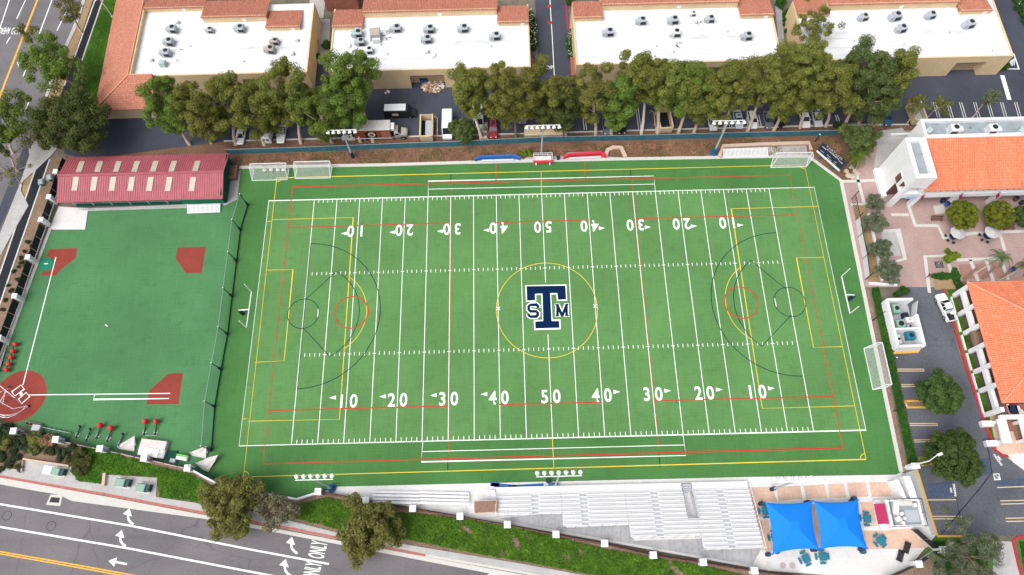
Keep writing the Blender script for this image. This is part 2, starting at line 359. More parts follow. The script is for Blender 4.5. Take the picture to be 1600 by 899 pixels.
# roads
road = sheet('road', [(-140, 735), (0, 757), (60, 764), (92, 771), (112, 781), (320, 809), (420, 828), (540, 851), (800, 899), (1000, 937), (1000, 1060), (-140, 1060)], .0, 'asphalt_road')
aven = sheet('avenue', [(140, -60), (113, 45), (85, 108), (48, 205), (46, 232), (28, 290), (0, 362), (-60, 520), (-420, 520), (-260, -60)], .0, 'asphalt_road')
sheet('gutter_strip', [(36, 232), (47, 232), (30, 286), (0, 358), (-60, 515), (-85, 515), (0, 322)], .005, 'asphalt_lot', aven)
# sidewalk by the avenue, pavement by the road (raised kerbs)
slab('pavement', [(-140, 706), (0, 729), (70, 742), (160, 757), (250, 778), (320, 788), (400, 800), (540, 836), (640, 852), (820, 882), (1000, 915), (1000, 930), (800, 892), (540, 846), (400, 817), (320, 803), (160, 773), (70, 757), (0, 745), (-140, 722)], -.05, .13, 'concrete')
def kerb(name, px, w, z0, z1, m, parent=None):
    c = [Vector(G2(*q)) for q in px]; n = len(c); L_ = []; R_ = []
    for i in range(n):
        dd = (c[min(i + 1, n - 1)] - c[max(i - 1, 0)]).normalized(); nn = Vector((-dd.y, dd.x)); L_.append(c[i] + nn * w / 2); R_.append(c[i] - nn * w / 2)
    mb = MB()
    for i in range(n - 1):
        q = [L_[i], L_[i + 1], R_[i + 1], R_[i]]
        vs = [(a.x, a.y, z) for z in (z0, z1) for a in q]
        fs = [(3, 2, 1, 0), (4, 5, 6, 7), (0, 1, 5, 4), (2, 3, 7, 6)]
        if i == 0: fs.append((3, 0, 4, 7))
        if i == n - 2: fs.append((1, 2, 6, 5))
        mb.add(vs, fs)
    o = mb.build(name, m, parent)
    bm = bmesh.new(); bm.from_mesh(o.data); bmesh.ops.remove_doubles(bm, verts=bm.verts, dist=1e-4); bmesh.ops.recalc_face_normals(bm, faces=bm.faces); bm.to_mesh(o.data); bm.free()
    if not parent: struct(o)
    return o
kerb('kerb', [(-140, 722), (0, 744.5), (70, 757), (160, 772), (320, 802), (420, 821)], .42, -.05, .15, 'kerb_red')
kerb('kerb', [(420, 821), (455, 826), (540, 843.5), (665, 868)], .38, -.05, .15, 'kerb_red')
kerb('kerb', [(665, 868), (800, 892), (1000, 929)], .36, -.05, .15, 'concrete_plain')
sheet('gutter', [(-140, 724), (0, 746), (70, 759), (160, 775), (320, 805), (540, 847), (800, 895), (1000, 932), (1000, 941), (800, 903), (540, 853), (320, 811), (112, 783), (92, 773), (60, 768), (0, 757), (-140, 736)], .008, 'concrete_plain')
slab('pavement', [(52, 228), (82, 242), (57, 266), (36, 284), (33, 298), (45, 322), (16, 372), (0, 402), (-20, 440), (-45, 480), (-62, 470), (0, 366), (30, 292)], -.05, .12, 'concrete')
slab('pavement', [(136, -20), (141, -20), (118, 48), (88, 112), (60, 200), (54, 200), (84, 110), (113, 46)], -.05, .13, 'concrete')
# planting strip, black path, lawn by the tile roofed corner
sheet('verge', [(141, -20), (152, -20), (100, 134), (70, 225), (52, 232), (88, 112)], .02, 'dry_soil')
path = sheet('footpath', [(152, -20), (168, -20), (118, 130), (76, 250), (40, 355), (8, 450), (-60, 640), (-110, 640), (-28, 500), (2, 420), (55, 267), (70, 230), (100, 135)], .03, 'asphalt_path')
kerb('path_edging', [(154, -20), (149, 0), (101, 134)], .28, 0, .1, 'concrete_plain', path)
kerb('path_edging', [(165, -20), (161, 0), (118, 125)], .28, 0, .1, 'concrete_plain', path)
kerb('path_edging', [(55, 267), (3, 420), (-28, 508)], .28, 0, .1, 'concrete_plain', path)
kerb('path_edging', [(78, 249), (19, 420), (-5, 492), (-40, 590)], .28, 0, .1, 'concrete_plain', path)
slab('concrete_pad', [(78, 246), (57, 265), (50, 262), (45, 235), (60, 215), (92, 230)], -.05, .10, 'concrete')
sheet('verge', [(37, 284), (54, 270), (41, 317), (45, 321), (34, 298)], .022, 'dry_soil')
sheet('verge', [(0, 372), (16, 366), (0, 412), (-60, 600), (-90, 600)], .022, 'dry_soil')
sheet('lawn', [(168, -20), (200, -20), (185, 2), (152, 165), (140, 190), (96, 200), (118, 130)], .02, 'lawn')
sheet('planting_bed', [(78, 249), (104, 244), (96, 262), (62, 350), (0, 520), (-60, 690), (-90, 690), (-5, 492), (19, 420)], .02, 'soil')
# lower planting bed, bank
sheet('planting_bed', [(-140, 640), (0, 660), (90, 686), (135, 700), (112, 740), (60, 740), (0, 730), (-140, 706)], .02, 'soil')
sheet('bank_soil', [(112, 688), (300, 733), (345, 760), (400, 770), (467, 783), (505, 772), (720, 810), (943, 852), (1174, 893), (1174, 960), (1000, 916), (820, 883), (640, 853), (540, 837), (400, 801), (320, 789), (250, 779), (160, 758), (112, 742)], .015, 'soil')
slab('utility_pad', [(37, 717), (112, 728), (120, 748), (108, 760), (40, 742), (33, 737)], -.05, .14, 'concrete')
slab('utility_pad', [(166, 742), (246, 747), (244, 778), (164, 764)], -.05, .14, 'concrete')
# warehouse lot
lot = sheet('warehouse_lot', [(100, 178), (120, 150), (300, 100), (1260, 80), (1600, 60), (1760, 60), (1760, 260), (1430, 222), (1420, 198), (1300, 197), (1080, 203), (720, 213), (350, 222), (262, 232.5), (140, 250), (100, 240)], .0, 'asphalt_lot')
drv = sheet('driveway', [(833, -60), (885, -60), (893, 140), (843, 140)], .006, 'asphalt_lot')
sheet('driveway', [(1545, -40), (1590, -60), (1680, 120), (1600, 150), (1585, 80), (1552, 10)], .006, 'asphalt_lot')
kerb('lot_kerb', [(350, 221), (720, 212), (1080, 202), (1310, 196), (1420, 195)], .3, -.02, .14, 'concrete_plain')
sheet('tree_strip', [(150, 247), (262, 233), (350, 222.5), (720, 213.5), (1080, 203.5), (1310, 197.5), (1430, 196), (1430, 216), (1310, 213), (720, 229), (350, 241), (80, 255)], .02, 'mulch')
slope = sheet('mulch_slope', [(340, 240), (720, 229), (1310, 212), (1345, 225), (1330, 285), (1312, 283), (1262, 246), (1205, 247), (840, 255), (376, 266), (350, 280)], .022, 'mulch')
# the field: turf sheets
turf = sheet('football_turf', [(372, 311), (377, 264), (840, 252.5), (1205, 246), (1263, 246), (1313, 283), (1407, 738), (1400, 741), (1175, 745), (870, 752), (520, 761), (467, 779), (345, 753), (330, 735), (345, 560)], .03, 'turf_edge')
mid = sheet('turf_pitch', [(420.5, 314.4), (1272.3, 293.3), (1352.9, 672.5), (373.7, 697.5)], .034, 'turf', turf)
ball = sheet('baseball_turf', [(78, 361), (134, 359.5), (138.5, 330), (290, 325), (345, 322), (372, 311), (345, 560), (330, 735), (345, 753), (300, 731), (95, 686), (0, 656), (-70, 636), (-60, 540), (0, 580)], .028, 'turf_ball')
# concrete aprons
kerb('turf_kerb', [(374, 262), (600, 258), (840, 251), (1205, 245), (1263, 244.5), (1314, 282.5), (1360, 508), (1408, 738)], .7, -.02, .10, 'concrete_plain')
kerb('turf_kerb', [(79, 357), (40, 460), (0, 572), (-40, 680)], .6, -.02, .12, 'concrete_plain')
slab('concrete_pad', [(92, 323), (138, 326), (133, 359), (77, 359)], -.02, .05, 'concrete_pale')
slab('concrete_pad', [(356, 282), (376, 266), (371, 312), (350, 322), (345, 318)], -.02, .05, 'concrete')
slab('concrete_pad', [(120, 327), (345, 317), (345, 322), (290, 325.5), (137, 330)], -.02, .052, 'concrete')
slab('team_pad', [(740, 253), (753, 244), (805, 242), (818, 249.5), (822, 247), (880, 244), (888, 239), (940, 237), (947, 245.5), (980, 247), (980, 251), (740, 256.5)], -.02, .09, 'concrete')
# spectators' terrace
plaza = slab('spectator_terrace', [(520, 761), (870, 752.5), (1175, 745.5), (1400, 742), (1408, 738), (1418, 744), (1462, 836), (1426, 880), (1380, 905), (1200, 892), (943, 846), (720, 806), (505, 769)], -.04, .05, 'concrete_pale')
sheet('grey_concrete', [(780, 810), (882, 800), (885, 825), (990, 820), (990, 845), (1102, 842), (1105, 860), (1190, 857), (1175, 884), (943, 842), (830, 822)], .056, 'concrete_grey', plaza)  # greyer, streaked sheet on the terrace behind the bleachers
for q in ([(1172, 762), (1207, 761), (1214, 784), (1196, 784), (1200, 810), (1178, 808)], [(1213, 761), (1250, 759), (1254, 780), (1216, 783)], [(1255, 759), (1288, 757), (1292, 779), (1260, 780)], [(1293, 757), (1318, 756), (1322, 778), (1296, 779)], [(1323, 755), (1352, 754), (1357, 776), (1328, 778)], [(1358, 754), (1388, 753), (1394, 776), (1362, 777)],
          [(1180, 812), (1200, 812), (1208, 860), (1190, 860)], [(1344, 785), (1364, 784), (1370, 822), (1350, 824)], [(1347, 830), (1425, 826), (1453, 850), (1448, 856), (1354, 859)], [(1200, 790), (1338, 786), (1350, 852), (1212, 857)]):
    sheet('peach_panel', q, .057, 'peach_paving', plaza)
# right edge: wall strip, ivy bed, parking
sheet('narrow_bed', [(1316, 284), (1322, 282), (1410, 700), (1420, 735), (1409, 738)], .025, 'soil')
park = sheet('car_park', [(1408, 449), (1475, 449), (1500, 560), (1556, 706), (1640, 750), (1760, 760), (1760, 838), (1462, 837), (1438, 760), (1388, 545), (1440, 545), (1412, 462)], .0, 'asphalt_park')
slab('car_park_walk', [(1408, 742), (1432, 733), (1464, 836), (1456, 836), (1428, 770)], -.04, .10, 'concrete')
kerb('kerb', [(1474, 452), (1477, 462), (1500, 540), (1525, 620), (1553, 702), (1566, 712), (1600, 716)], .5, -.04, .13, 'kerb_red_deep')
kerb('kerb', [(1432, 733), (1464, 837)], .3, -.04, .135, 'kerb_yellow')
sheet('verge', [(1477, 452), (1490, 452), (1545, 640), (1557, 703), (1553, 700), (1527, 620), (1502, 540)], .02, 'lawn')
slab('pavement', [(1557, 703), (1545, 645), (1640, 640), (1700, 700), (1700, 745), (1600, 736), (1570, 712)], -.04, .125, 'peach_paving')
slab('pavement', [(1573, 710), (1600, 708), (1620, 708), (1620, 742), (1600, 735), (1582, 722)], -.02, .131, 'concrete_pale')
sheet('verge', [(1440, 870), (1462, 838), (1520, 838), (1560, 850), (1560, 960), (1380, 960), (1380, 905), (1426, 882)], .03, 'lawn')
sheet('verge_soil', [(1430, 880), (1460, 862), (1462, 900), (1455, 940), (1390, 940), (1390, 905)], .034, 'soil')
slab('pavement', [(1548, 846), (1582, 846), (1600, 905), (1620, 960), (1545, 960), (1552, 880)], -.04, .09, 'concrete')
sheet('lawn', [(1588, 843), (1640, 843), (1640, 960), (1604, 930)], .03, 'lawn')
kerb('kerb', [(1640, 839), (1590, 840), (1582, 846), (1590, 880), (1604, 930)], .5, -.04, .13, 'kerb_red_deep')
kerb('kerb', [(1464, 838), (1506, 838)], .35, -.04, .13, 'kerb_yellow')
# school plaza
pl = slab('school_plaza', [(1314, 283), (1330, 285), (1345, 240), (1372, 205), (1400, 205), (1700, 195), (1700, 440), (1475, 440), (1470, 449), (1352, 449), (1338, 390)], -.04, .06, 'pink_pavers')
def band(pts, w=.62): return MB().ribbon([G2(*q) for q in pts], w, .066).build('paving_band', 'concrete_plain', pl)
for b in ([(1316, 284), (1375, 282)], [(1337, 268), (1350, 318)], [(1330, 320), (1356, 320)], [(1418, 318), (1430, 353), (1465, 353), (1473, 370), (1520, 365), (1640, 360)], [(1392, 336), (1420, 336)], [(1452, 458), (1445, 401), (1482, 400)], [(1478, 400), (1490, 438)], [(1490, 407), (1560, 404)], [(1516, 406), (1528, 440)], [(1540, 406), (1552, 440)], [(1562, 400), (1575, 438)], [(1562, 366), (1570, 392)], [(1375, 362), (1403, 360), (1414, 405), (1388, 412)]): band(b)
sheet('brick_panel', [(1497, 414), (1517, 413), (1526, 436), (1503, 437)], .064, 'brick_pavers', pl); sheet('brick_panel', [(1523, 413), (1540, 412), (1550, 435), (1531, 436)], .064, 'brick_pavers', pl); sheet('brick_panel', [(1548, 412), (1562, 411), (1573, 434), (1556, 435)], .064, 'brick_pavers', pl)
sheet('concrete_patch', [(1458, 322), (1474, 320), (1478, 334), (1461, 335)], .064, 'concrete_plain', pl)
sheet('pale_patch', [(1378, 362), (1400, 362), (1408, 400), (1388, 402), (1376, 390)], .064, 'concrete', pl)
sheet('planter_soil', [(1332, 321), (1354, 321), (1376, 440), (1357, 442)], .07, 'dry_soil', pl)
sheet('planter_soil', [(1457, 437), (1490, 436), (1498, 452), (1460, 453)], .07, 'dry_soil', pl)
kerb('planter_wall', [(1356, 335), (1364, 370), (1372, 410), (1377, 440)], .45, .06, .45, 'stucco_white', pl)
kerb('planter_wall', [(1357, 444), (1400, 447)], .45, .06, .5, 'stucco_white', pl)
slab('back_terrace', [(1375, 205), (1410, 200), (1420, 215), (1380, 275), (1365, 262)], -.02, .07, 'concrete')

# ------------------------------------------------------------------ paint on the field (parts of the turf)
Y = .9144; FW = 53.333 * Y / 2; HH = FW / 3; ZP = .039
def line(name, pts, w, m, z=ZP, parent=turf, closed=False): return MB().ribbon(pts, w, z, closed).build(name, m, parent)
lw = .12
for i in range(-10, 11):
    x = i * 5 * Y
    line('yard_line', [(x, -FW), (x, FW)] if i else [(0, -FW), (0, -5.3)], lw, 'paint_white')
    if i == 0: line('yard_line', [(0, 5.1), (0, FW)], lw, 'paint_white')
    if abs(i) < 10:
        for s in (-1, 1): line('hash_cross', [(x - .33, s * HH), (x + .33, s * HH)], .12, 'paint_white', ZP + .003)
line('boundary_line', [(-60 * Y, FW), (60 * Y, FW), (60 * Y, -FW), (-60 * Y, -FW)], lw, 'paint_white', ZP + .002, closed=True)
for yc in (FW - .45, HH, -HH, -FW + .45):
    mb = MB()
    for k in range(-49, 50):
        if k % 5: mb.ribbon([(k * Y, yc - .33), (k * Y, yc + .33)], .11, ZP)
    struct(mb.build('hash_marks', 'paint_white', turf), 'stuff')
for i in (-4, 4):                                     # red lines along the 30s
    x = i * 5 * Y; line('restraining_line', [(x + .13, -FW - 2.2), (x + .13, FW + 3.2)], .11, 'paint_red', ZP + .001)
    for s in (-1, 1): line('substitution_line', [(x, s * (FW + 3.2)), (x, s * (FW + 5.4))], .14, 'paint_navy')
def pline(name, px, w, m, z=ZP, closed=False): return line(name, [G2(*q) for q in px], w, m, z, closed=closed)
for q in ([(669, 310), (669, 283.5), (1021.5, 275.3), (1024, 299)], [(669, 296), (1022, 288)], [(660.5, 691), (658.5, 722), (1071.5, 712), (1067, 679)], [(659, 706), (1070, 695.5)]): pline('team_box_line', q, lw, 'paint_white', ZP + .002)
pline('touchline_red', [(457.5, 292.5), (1234, 274), (1317, 700), (411, 725)], .155, 'paint_red', ZP + .004, True)
for q in ([(450, 356), (703, 349)], [(775, 348), (918, 344.5)], [(993, 342), (1243, 336)], [(420, 642), (700, 634.5)], [(780, 632.5), (940, 629)], [(1023, 626.5), (1301, 620)], [(775, 282), (775, 256)], [(914.5, 278), (914.5, 253)]): pline('red_line', q, .2, 'paint_red', ZP + .005)
pline('touchline_yellow', [(432.5, 278.5), (1257, 258), (1353, 718), (380.5, 745.5)], .115, 'paint_yellow', ZP + .006, True)
pline('halfway_line', [(845.5, 268), (846, 303)], .115, 'paint_yellow', ZP + .006); pline('halfway_line', [(863, 686), (865.5, 733)], .115, 'paint_yellow', ZP + .006)
for q in ([(424.5, 343.5), (552, 340.3), (530.5, 655.5), (387, 658.5)], [(416.5, 422.5), (458, 421.5), (444, 564), (398, 566.5)], [(1277, 323), (1142.5, 326.5), (1191, 638.5), (1336, 634.5)], [(1287, 402.3), (1244.5, 403.3), (1271, 543.3), (1316, 542)], [(416, 346.5), (424, 346)], [(378, 655), (386, 654.5)]): pline('box_line_yellow', q, .115, 'paint_yellow', ZP + .006)
def arc(c, r, a0, a1, n=48): return [(c[0] + r * math.cos(R(a0 + (a1 - a0) * k / n)), c[1] + r * math.sin(R(a0 + (a1 - a0) * k / n))) for k in range(n + 1)]
cc = G2(854.5, 483.5); line('centre_circle', arc(cc, 10 * Y * 1.04, 0, 360)[:-1], .115, 'paint_yellow', ZP + .006, closed=True)
def arc3(p0, p1, p2, n=32):
    a, b, c = [Vector(G2(*q)) for q in (p0, p1, p2)]; D = 2 * (a.x * (b.y - c.y) + b.x * (c.y - a.y) + c.x * (a.y - b.y))
    ux = (a.length_squared * (b.y - c.y) + b.length_squared * (c.y - a.y) + c.length_squared * (a.y - b.y)) / D; uy = (a.length_squared * (c.x - b.x) + b.length_squared * (a.x - c.x) + c.length_squared * (b.x - a.x)) / D
    o = Vector((ux, uy)); r = (a - o).length; t = [math.atan2(q.y - uy, q.x - ux) for q in (a, b, c)]
    while t[1] - t[0] > math.pi: t[1] -= 2 * math.pi
    while t[1] - t[0] < -math.pi: t[1] += 2 * math.pi
    while t[2] - t[1] > math.pi: t[2] -= 2 * math.pi
    while t[2] - t[1] < -math.pi: t[2] += 2 * math.pi
    return [(ux + r * math.cos(t[0] + (t[2] - t[0]) * k / n), uy + r * math.sin(t[0] + (t[2] - t[0]) * k / n)) for k in range(n + 1)]
for q in (((545, 433), (573, 487), (537, 546)), ((1156, 418.5), (1134, 476), (1174.5, 531))): line('penalty_arc', arc3(*q), .115, 'paint_yellow', ZP + .006)
for q in (((485.5, 381), (594, 472), (464.5, 608)), ((525.5, 424.5), (561.5, 484), (515.5, 557.5)), ((1213, 364), (1112.5, 478), (1253, 588)), ((1173, 407.5), (1146.5, 470), (1190.5, 541.5))): line('arc_navy', arc3(*q), .13, 'paint_navy', ZP + .008)
for q in ([(525.5, 424.5), (477, 469)], [(515.5, 557.5), (473, 512)], [(1173, 407.5), (1228, 452)], [(1190.5, 541.5), (1236.5, 492)], [(485.5, 381), (464.5, 608)]): pline('line_navy', q, .12, 'paint_navy', ZP + .0075)
for u, v in ((474, 490.5), (1234, 472)): line('crease_circle', arc(G2(u, v), 2.95, 0, 360, 36)[:-1], .13, 'paint_navy', ZP + .008, closed=True)
for u, v in ((549.5, 488.5), (1158, 473)): line('draw_circle', arc(G2(u, v), 3.15, 0, 360, 36)[:-1], .2, 'paint_red', ZP + .009, closed=True)
pline('shot_mark', [(497.5, 482), (496.5, 497)], .14, 'paint_white'); pline('shot_mark', [(1210, 466), (1213, 480)], .14, 'paint_white')
for u, v in ((778.5, 482.5), (930, 478.5)):
    c = G2(u, v)
    for a in (.35, -.35): line('spot_cross', [(c[0] - .35, c[1] - a), (c[0] + .35, c[1] + a)], .12, 'paint_white', ZP + .01)
for (u, v, a0, a1) in ((380.5, 745.5, 0, 88), (1353, 718, 92, 180), (432.5, 278.5, -90, -5), (1257, 258, 180, 262)): line('corner_arc', arc(G2(u, v), .95, a0, a1, 10), .13, 'paint_yellow', ZP + .006)
# yard numbers
def number(n, u, v, flip):
    c = G(u, v, ZP + .012); rz = math.pi if flip else 0; s = -1 if flip else 1
    for k, ch in enumerate(n): text('field_number', ch, 3.45, (c.x + s * (k * 2.15 - 1.07), c.y, ZP + .012), rz, 'paint_white', turf, .065, .82, .98)
    return c
for n, u in (('10', 543), ('20', 621), ('30', 700.5), ('40', 779.5), ('50', 860.5), ('40', 940.5), ('30', 1020), ('20', 1100.5), ('10', 1182)):
    v = 628 - (u - 543) * (628 - 613.5) / (1182 - 543); number(n, u, v, False)
    if n != '50': sgn = -1 if u < 860 else 1; q = G(u + sgn * 23, v - 6.5, ZP + .012); MB().poly([(q.x + sgn * .65, q.y - .02, q.z), (q.x - sgn * .55, q.y + .38, q.z), (q.x - sgn * .55, q.y - .38, q.z)][::sgn]).build('number_arrow', 'paint_white', turf)
for n, u in (('10', 556.5), ('20', 632), ('30', 706.5), ('40', 779), ('50', 848.5), ('40', 921), ('30', 993), ('20', 1065), ('10', 1137.5)):
    v = 360.5 - (u - 556.5) * (360.5 - 347.5) / (1137.5 - 556.5); number(n, u, v, True)
    if n != '50': sgn = -1 if u < 848 else 1; q = G(u + sgn * 19, v + 4.5, ZP + .012); MB().poly([(q.x + sgn * .65, q.y + .02, q.z), (q.x - sgn * .55, q.y + .38, q.z), (q.x - sgn * .55, q.y - .38, q.z)][::sgn]).build('number_arrow', 'paint_white', turf)
# midfield letters: pixel outlines in an 8.99x enlargement of (800,430)
def lp(pts): return [G2(800 + x / 8.99, 430 + y / 8.99) for x, y in pts]
Tn = [(203, 158), (750, 150), (760, 342), (646, 350), (636, 255), (536, 255), (556, 648), (660, 646), (668, 742), (330, 752), (325, 655), (438, 648), (428, 262), (322, 266), (326, 356), (212, 362)]
Tw = [(186, 145), (765, 134), (776, 362), (630, 367), (622, 274), (550, 276), (568, 626), (680, 624), (684, 764), (312, 776), (306, 634), (426, 630), (410, 280), (340, 282), (342, 372), (196, 380)]
MB().poly([(*q, ZP + .014) for q in lp(Tw)[::-1]]).build('logo_outline', 'paint_white', turf); MB().poly([(*q, ZP + .018) for q in lp(Tn)[::-1]]).build('logo_letter_t', 'logo_navy', turf)
Sc = [(366, 462), (366, 440), (345, 418), (258, 420), (234, 442), (234, 486), (256, 510), (340, 512), (362, 534), (362, 562), (342, 584), (258, 586), (234, 566), (232, 546)]
line('logo_letter_s', lp(Sc), .92, 'paint_white', ZP + .014); line('logo_letter_s', lp(Sc), .52, 'logo_navy', ZP + .018)
def stroke(p, w, m, z): line('logo_letter_m', lp(p), w, m, z)
for w, e, m, z in ((1.0, 6, 'paint_white', ZP + .014), (.56, 0, 'logo_navy', ZP + .018)):
    stroke([(638, 415), (640, 575)], w * .9, m, z); stroke([(764, 412), (768, 572)], w * .9, m, z + .001); stroke([(632, 415), (704, 575)], w * .95, m, z + .002); stroke([(772, 412), (704, 575)], w * .95, m, z + .003)
    for (a, b) in (((606 - e, 418), (660 + e, 417)), ((746 - e, 413), (790 + e, 412)), ((610 - e, 576), (662 + e, 575)), ((748 - e, 572), (798 + e, 571))): stroke([a, b], w * .45, m, z + .004)
# baseball paint and clay
def bpoly(name, px, m, z=.034): return sheet(name, px, z, m, ball)
bpoly('base_cutout', [(76, 390), (121, 388), (118, 404), (97, 420), (87, 431), (65, 431), (68, 420)], 'clay_turf'); bpoly('base_cutout', [(278, 387), (322, 386), (315, 427), (290, 427), (274, 403)], 'clay_turf'); bpoly('base_cutout', [(263, 584), (286, 583), (279, 632), (229, 632), (233, 611)], 'clay_turf')
hc = G2(31, 619); MB().poly([(*q, .034) for q in arc(hc, 4.75, 0, 360, 48)[:-1]]).build('home_circle', 'clay_turf', ball)
bl = lambda px, w=.16, cl=False: line('baseball_line', [G2(*q) for q in px], w, 'paint_white', .040, ball, cl)
bl([(87.5, 402), (36, 602)]); bl([(44, 617.5), (266, 615)]); bl([(148.5, 616.5), (146, 624.5), (264.5, 623)])
bl([(18.5, 612.5), (33, 602), (38, 608.5), (23.5, 619)], .15, True); bl([(29, 624), (41, 613.5), (46.5, 620), (34, 631)], .15, True)
hp = G2(32.5, 616.5); MB().poly([(hp[0] + a, hp[1] + b, .045) for a, b in ((-.3, .2), (0, -.35), (.35, -.1), (.3, .3), (0, .42))]).build('home_plate', 'paint_white', ball)
mq = G2(73, 413); tag(MB().lathe((mq[0], mq[1], .03), [(1.45, 0), (1.3, .1), (.7, .16)], 24).build('pitching_mound', 'mound_green', loc=(mq[0], mq[1], .03), smooth=False), 'round green portable pitching mound on the red base cutout', 'mound')
MB().box((mq[0], mq[1], .195), (.7, .18, .05)).build('pitching_rubber', 'paint_white', bpy.data.objects['pitching_mound'])
ib = G2(167, 509); solo(MB().bev((ib[0], ib[1], .03), (.62, .2, .16), R(-35), .03), 'pitching_rubber', 'paint_white', 'small white block lying in the middle of the baseball turf', 'block')

# ------------------------------------------------------------------ paint on the roads and lots
RZ = .012
def rl(name, px, w, m, parent=road, z=RZ): return MB().ribbon([G2(*q) for q in px], w, z).build(name, m, parent)
rl('lane_line', [(-140, 766), (0, 788), (200, 821), (400, 860.5), (514, 881.5)], .30, 'paint_white'); rl('lane_line', [(-140, 799), (0, 823.5), (200, 857), (420, 899), (560, 926)], .30, 'paint_white')
rl('centre_line', [(-140, 842), (0, 862), (100, 879.5), (330, 921)], .20, 'paint_road_yellow'); rl('centre_line', [(-140, 845.5), (0, 865.5), (100, 883), (330, 925)], .20, 'paint_road_yellow')
def arrow(u, v, turn, head, parent=road, s=1.0):
    c = Vector(G2(u, v)); f = Vector((math.cos(head), math.sin(head))); l = Vector((-f.y, f.x)); P = lambda a, b: (c + f * a * s + l * b * s)
    mb = MB(); z = RZ + .003
    if turn:   # curved turn arrow, head to the right of travel
        mb.ribbon([P(-1.2, .95), P(-.6, .75), (P(-.1, .45)), P(.2, .05), P(.35, -.4)], .36, z)
        mb.poly([(*q, z + .002) for q in (P(.55, -1.3), P(1.25, -.2), P(-.4, -.2))])
    else:
        mb.ribbon([P(-1.6, 0), P(.5, 0)], .32, z); mb.poly([(*q, z + .002) for q in (P(1.6, 0), P(.35, .72), P(.35, -.72))])
    o = mb.build('turn_arrow', 'paint_white', parent)
    for pf in o.data.polygons:
        if pf.normal.z < 0: o.data.flip_normals(); break
hd = math.atan2(*(Vector(G2(0, 862)) - Vector(G2(200, 899))).yx)
for u, v in ((202, 808), (190, 842), (457, 853), (447, 888)): arrow(u, v, True, hd - R(4))
arrow(184, 879, False, hd)
for u, v in ((498, 859.5), (489, 892.5)): c = G2(u, v); text('road_lettering', 'ONLY', .98, (*c, RZ + .004), hd - R(90), 'paint_white', road, .012, 1.0, 3.9)
c = G2(776, 899); text('road_lettering', 'D', 1.5, (c[0], c[1] - .3, RZ + .004), hd - R(90), 'paint_white', road, .02, 1.0, 2.6)
dr_ = sheet('storm_drain', [(79, 773), (98, 773.5), (94, 791), (72, 789)], .014, 'concrete_plain', road); sheet('drain_grate', [(80, 777), (94, 778), (92, 786), (77, 785)], .02, 'fan_dark', dr_)
for u, v, r in ((11, 806, .75), (80, 822, .75)): line('manhole_ring', arc(G2(u, v), r, 0, 360, 20)[:-1], .07, 'asphalt_path', .013, road, True)
rl('lane_line', [(18, -10), (0, 44), (-30, 120)], .22, 'paint_white', aven); rl('lane_line', [(85, -10), (59, 60)], .22, 'paint_white', aven)
for q in ([(40, 0), (26, 30)], [(16, 58), (10, 68)], [(104, 18), (89, 48)], [(44, 100), (36, 120)], [(45, 160), (38, 176)]): rl('lane_dash', q, .22, 'paint_white', aven)
rl('centre_line', [(64, -14), (33, 65), (0, 150), (-40, 250)], .42, 'paint_road_yellow', aven)
ah = math.atan2(*(Vector(G2(0, 155)) - Vector(G2(60, 0))).yx)
for u, v in ((27, 48), (7, 48)): c = G2(u, v); text('road_lettering', 'AHEAD', 1.0, (*c, RZ + .004), math.pi, 'paint_white', aven, .01, .78, 2.7)
arrow(33, 95, False, ah, aven, 1.2)
rl('lot_line', [(858, -20), (863, 60), (866, 118)], .16, 'paint_white', drv)
for u, v in ((858, 10), (858.5, 36)): rl('red_fire_mark', [(u - 3, v), (u + 3.5, v - .3)], .7, 'paint_red', drv)
rl('fire_kerb', [(884, 0), (887.5, 46)], .35, 'kerb_red_deep', drv, .02)
c = G2(852, 106); text('road_lettering', 'STOP', 1.3, (*c, .016), 0, 'paint_fade', drv, .02, 1.2, 1)
for q in ([(910, 178), (913, 203)], [(970, 187), (972, 203)], [(993, 165), (998, 202)], [(1138, 180), (1140, 199)], [(1166, 178), (1168, 198)], [(1182, 180), (1186, 198)], [(1305, 180), (1310, 196)], [(1366, 180), (1369, 195)], [(1388, 182), (1391, 195)]): rl('bay_line', q, .14, 'paint_fade', lot, .01); rl('bay_line', [(a + 3.5, b) for a, b in q], .14, 'paint_fade', lot, .01)
for x in (1458, 1479, 1499, 1521, 1542, 1563, 1585):
    rl('bay_line', [(x, 160), (x + 7, 184)], .12, 'paint_fade', lot, .01); rl('bay_line', [(x + 3.6, 160), (x + 10.6, 184)], .12, 'paint_fade', lot, .01)
rl('stop_bar', [(1566, 118), (1577, 156)], .9, 'paint_white', lot, .012); rl('bay_line', [(1572, 108), (1592, 108), (1584, 84)], .2, 'paint_white', lot, .012)
for k in range(5): rl('hatch_line', [(1574 + k * 2.6, 104 - k * .4), (1580 + k * 1.6, 95 - k * 1.2)], .16, 'paint_fade', lot, .013)
def bay(px, w=.13, m='paint_fade'): rl('bay_line', px, w, m, park, .012)
for a, b, d2 in (((1402, 577), (1443, 577), 3), ((1408, 601.5), (1436, 601), 3), ((1421, 662), (1464, 662), 3), ((1428, 688), (1455, 687), 3), ((1457, 807), (1502, 807), 4), ((1563, 783), (1640, 781), 5), ((1571, 810), (1640, 809), 5)):
    for q in ([a, b], [(a[0] + .6, a[1] + d2), (b[0] + .6, b[1] + d2)]): rl('bay_line', q, .16, 'cream_steel', park, .012)
    rl('bay_line', [b, (b[0] + .6, b[1] + d2)], .16, 'cream_steel', park, .014)
rl('bay_line', [(1449, 781.5), (1494, 781)], .16, 'cream_steel', park, .012); rl('bay_line', [(1558, 762), (1640, 759)], .16, 'cream_steel', park, .012)
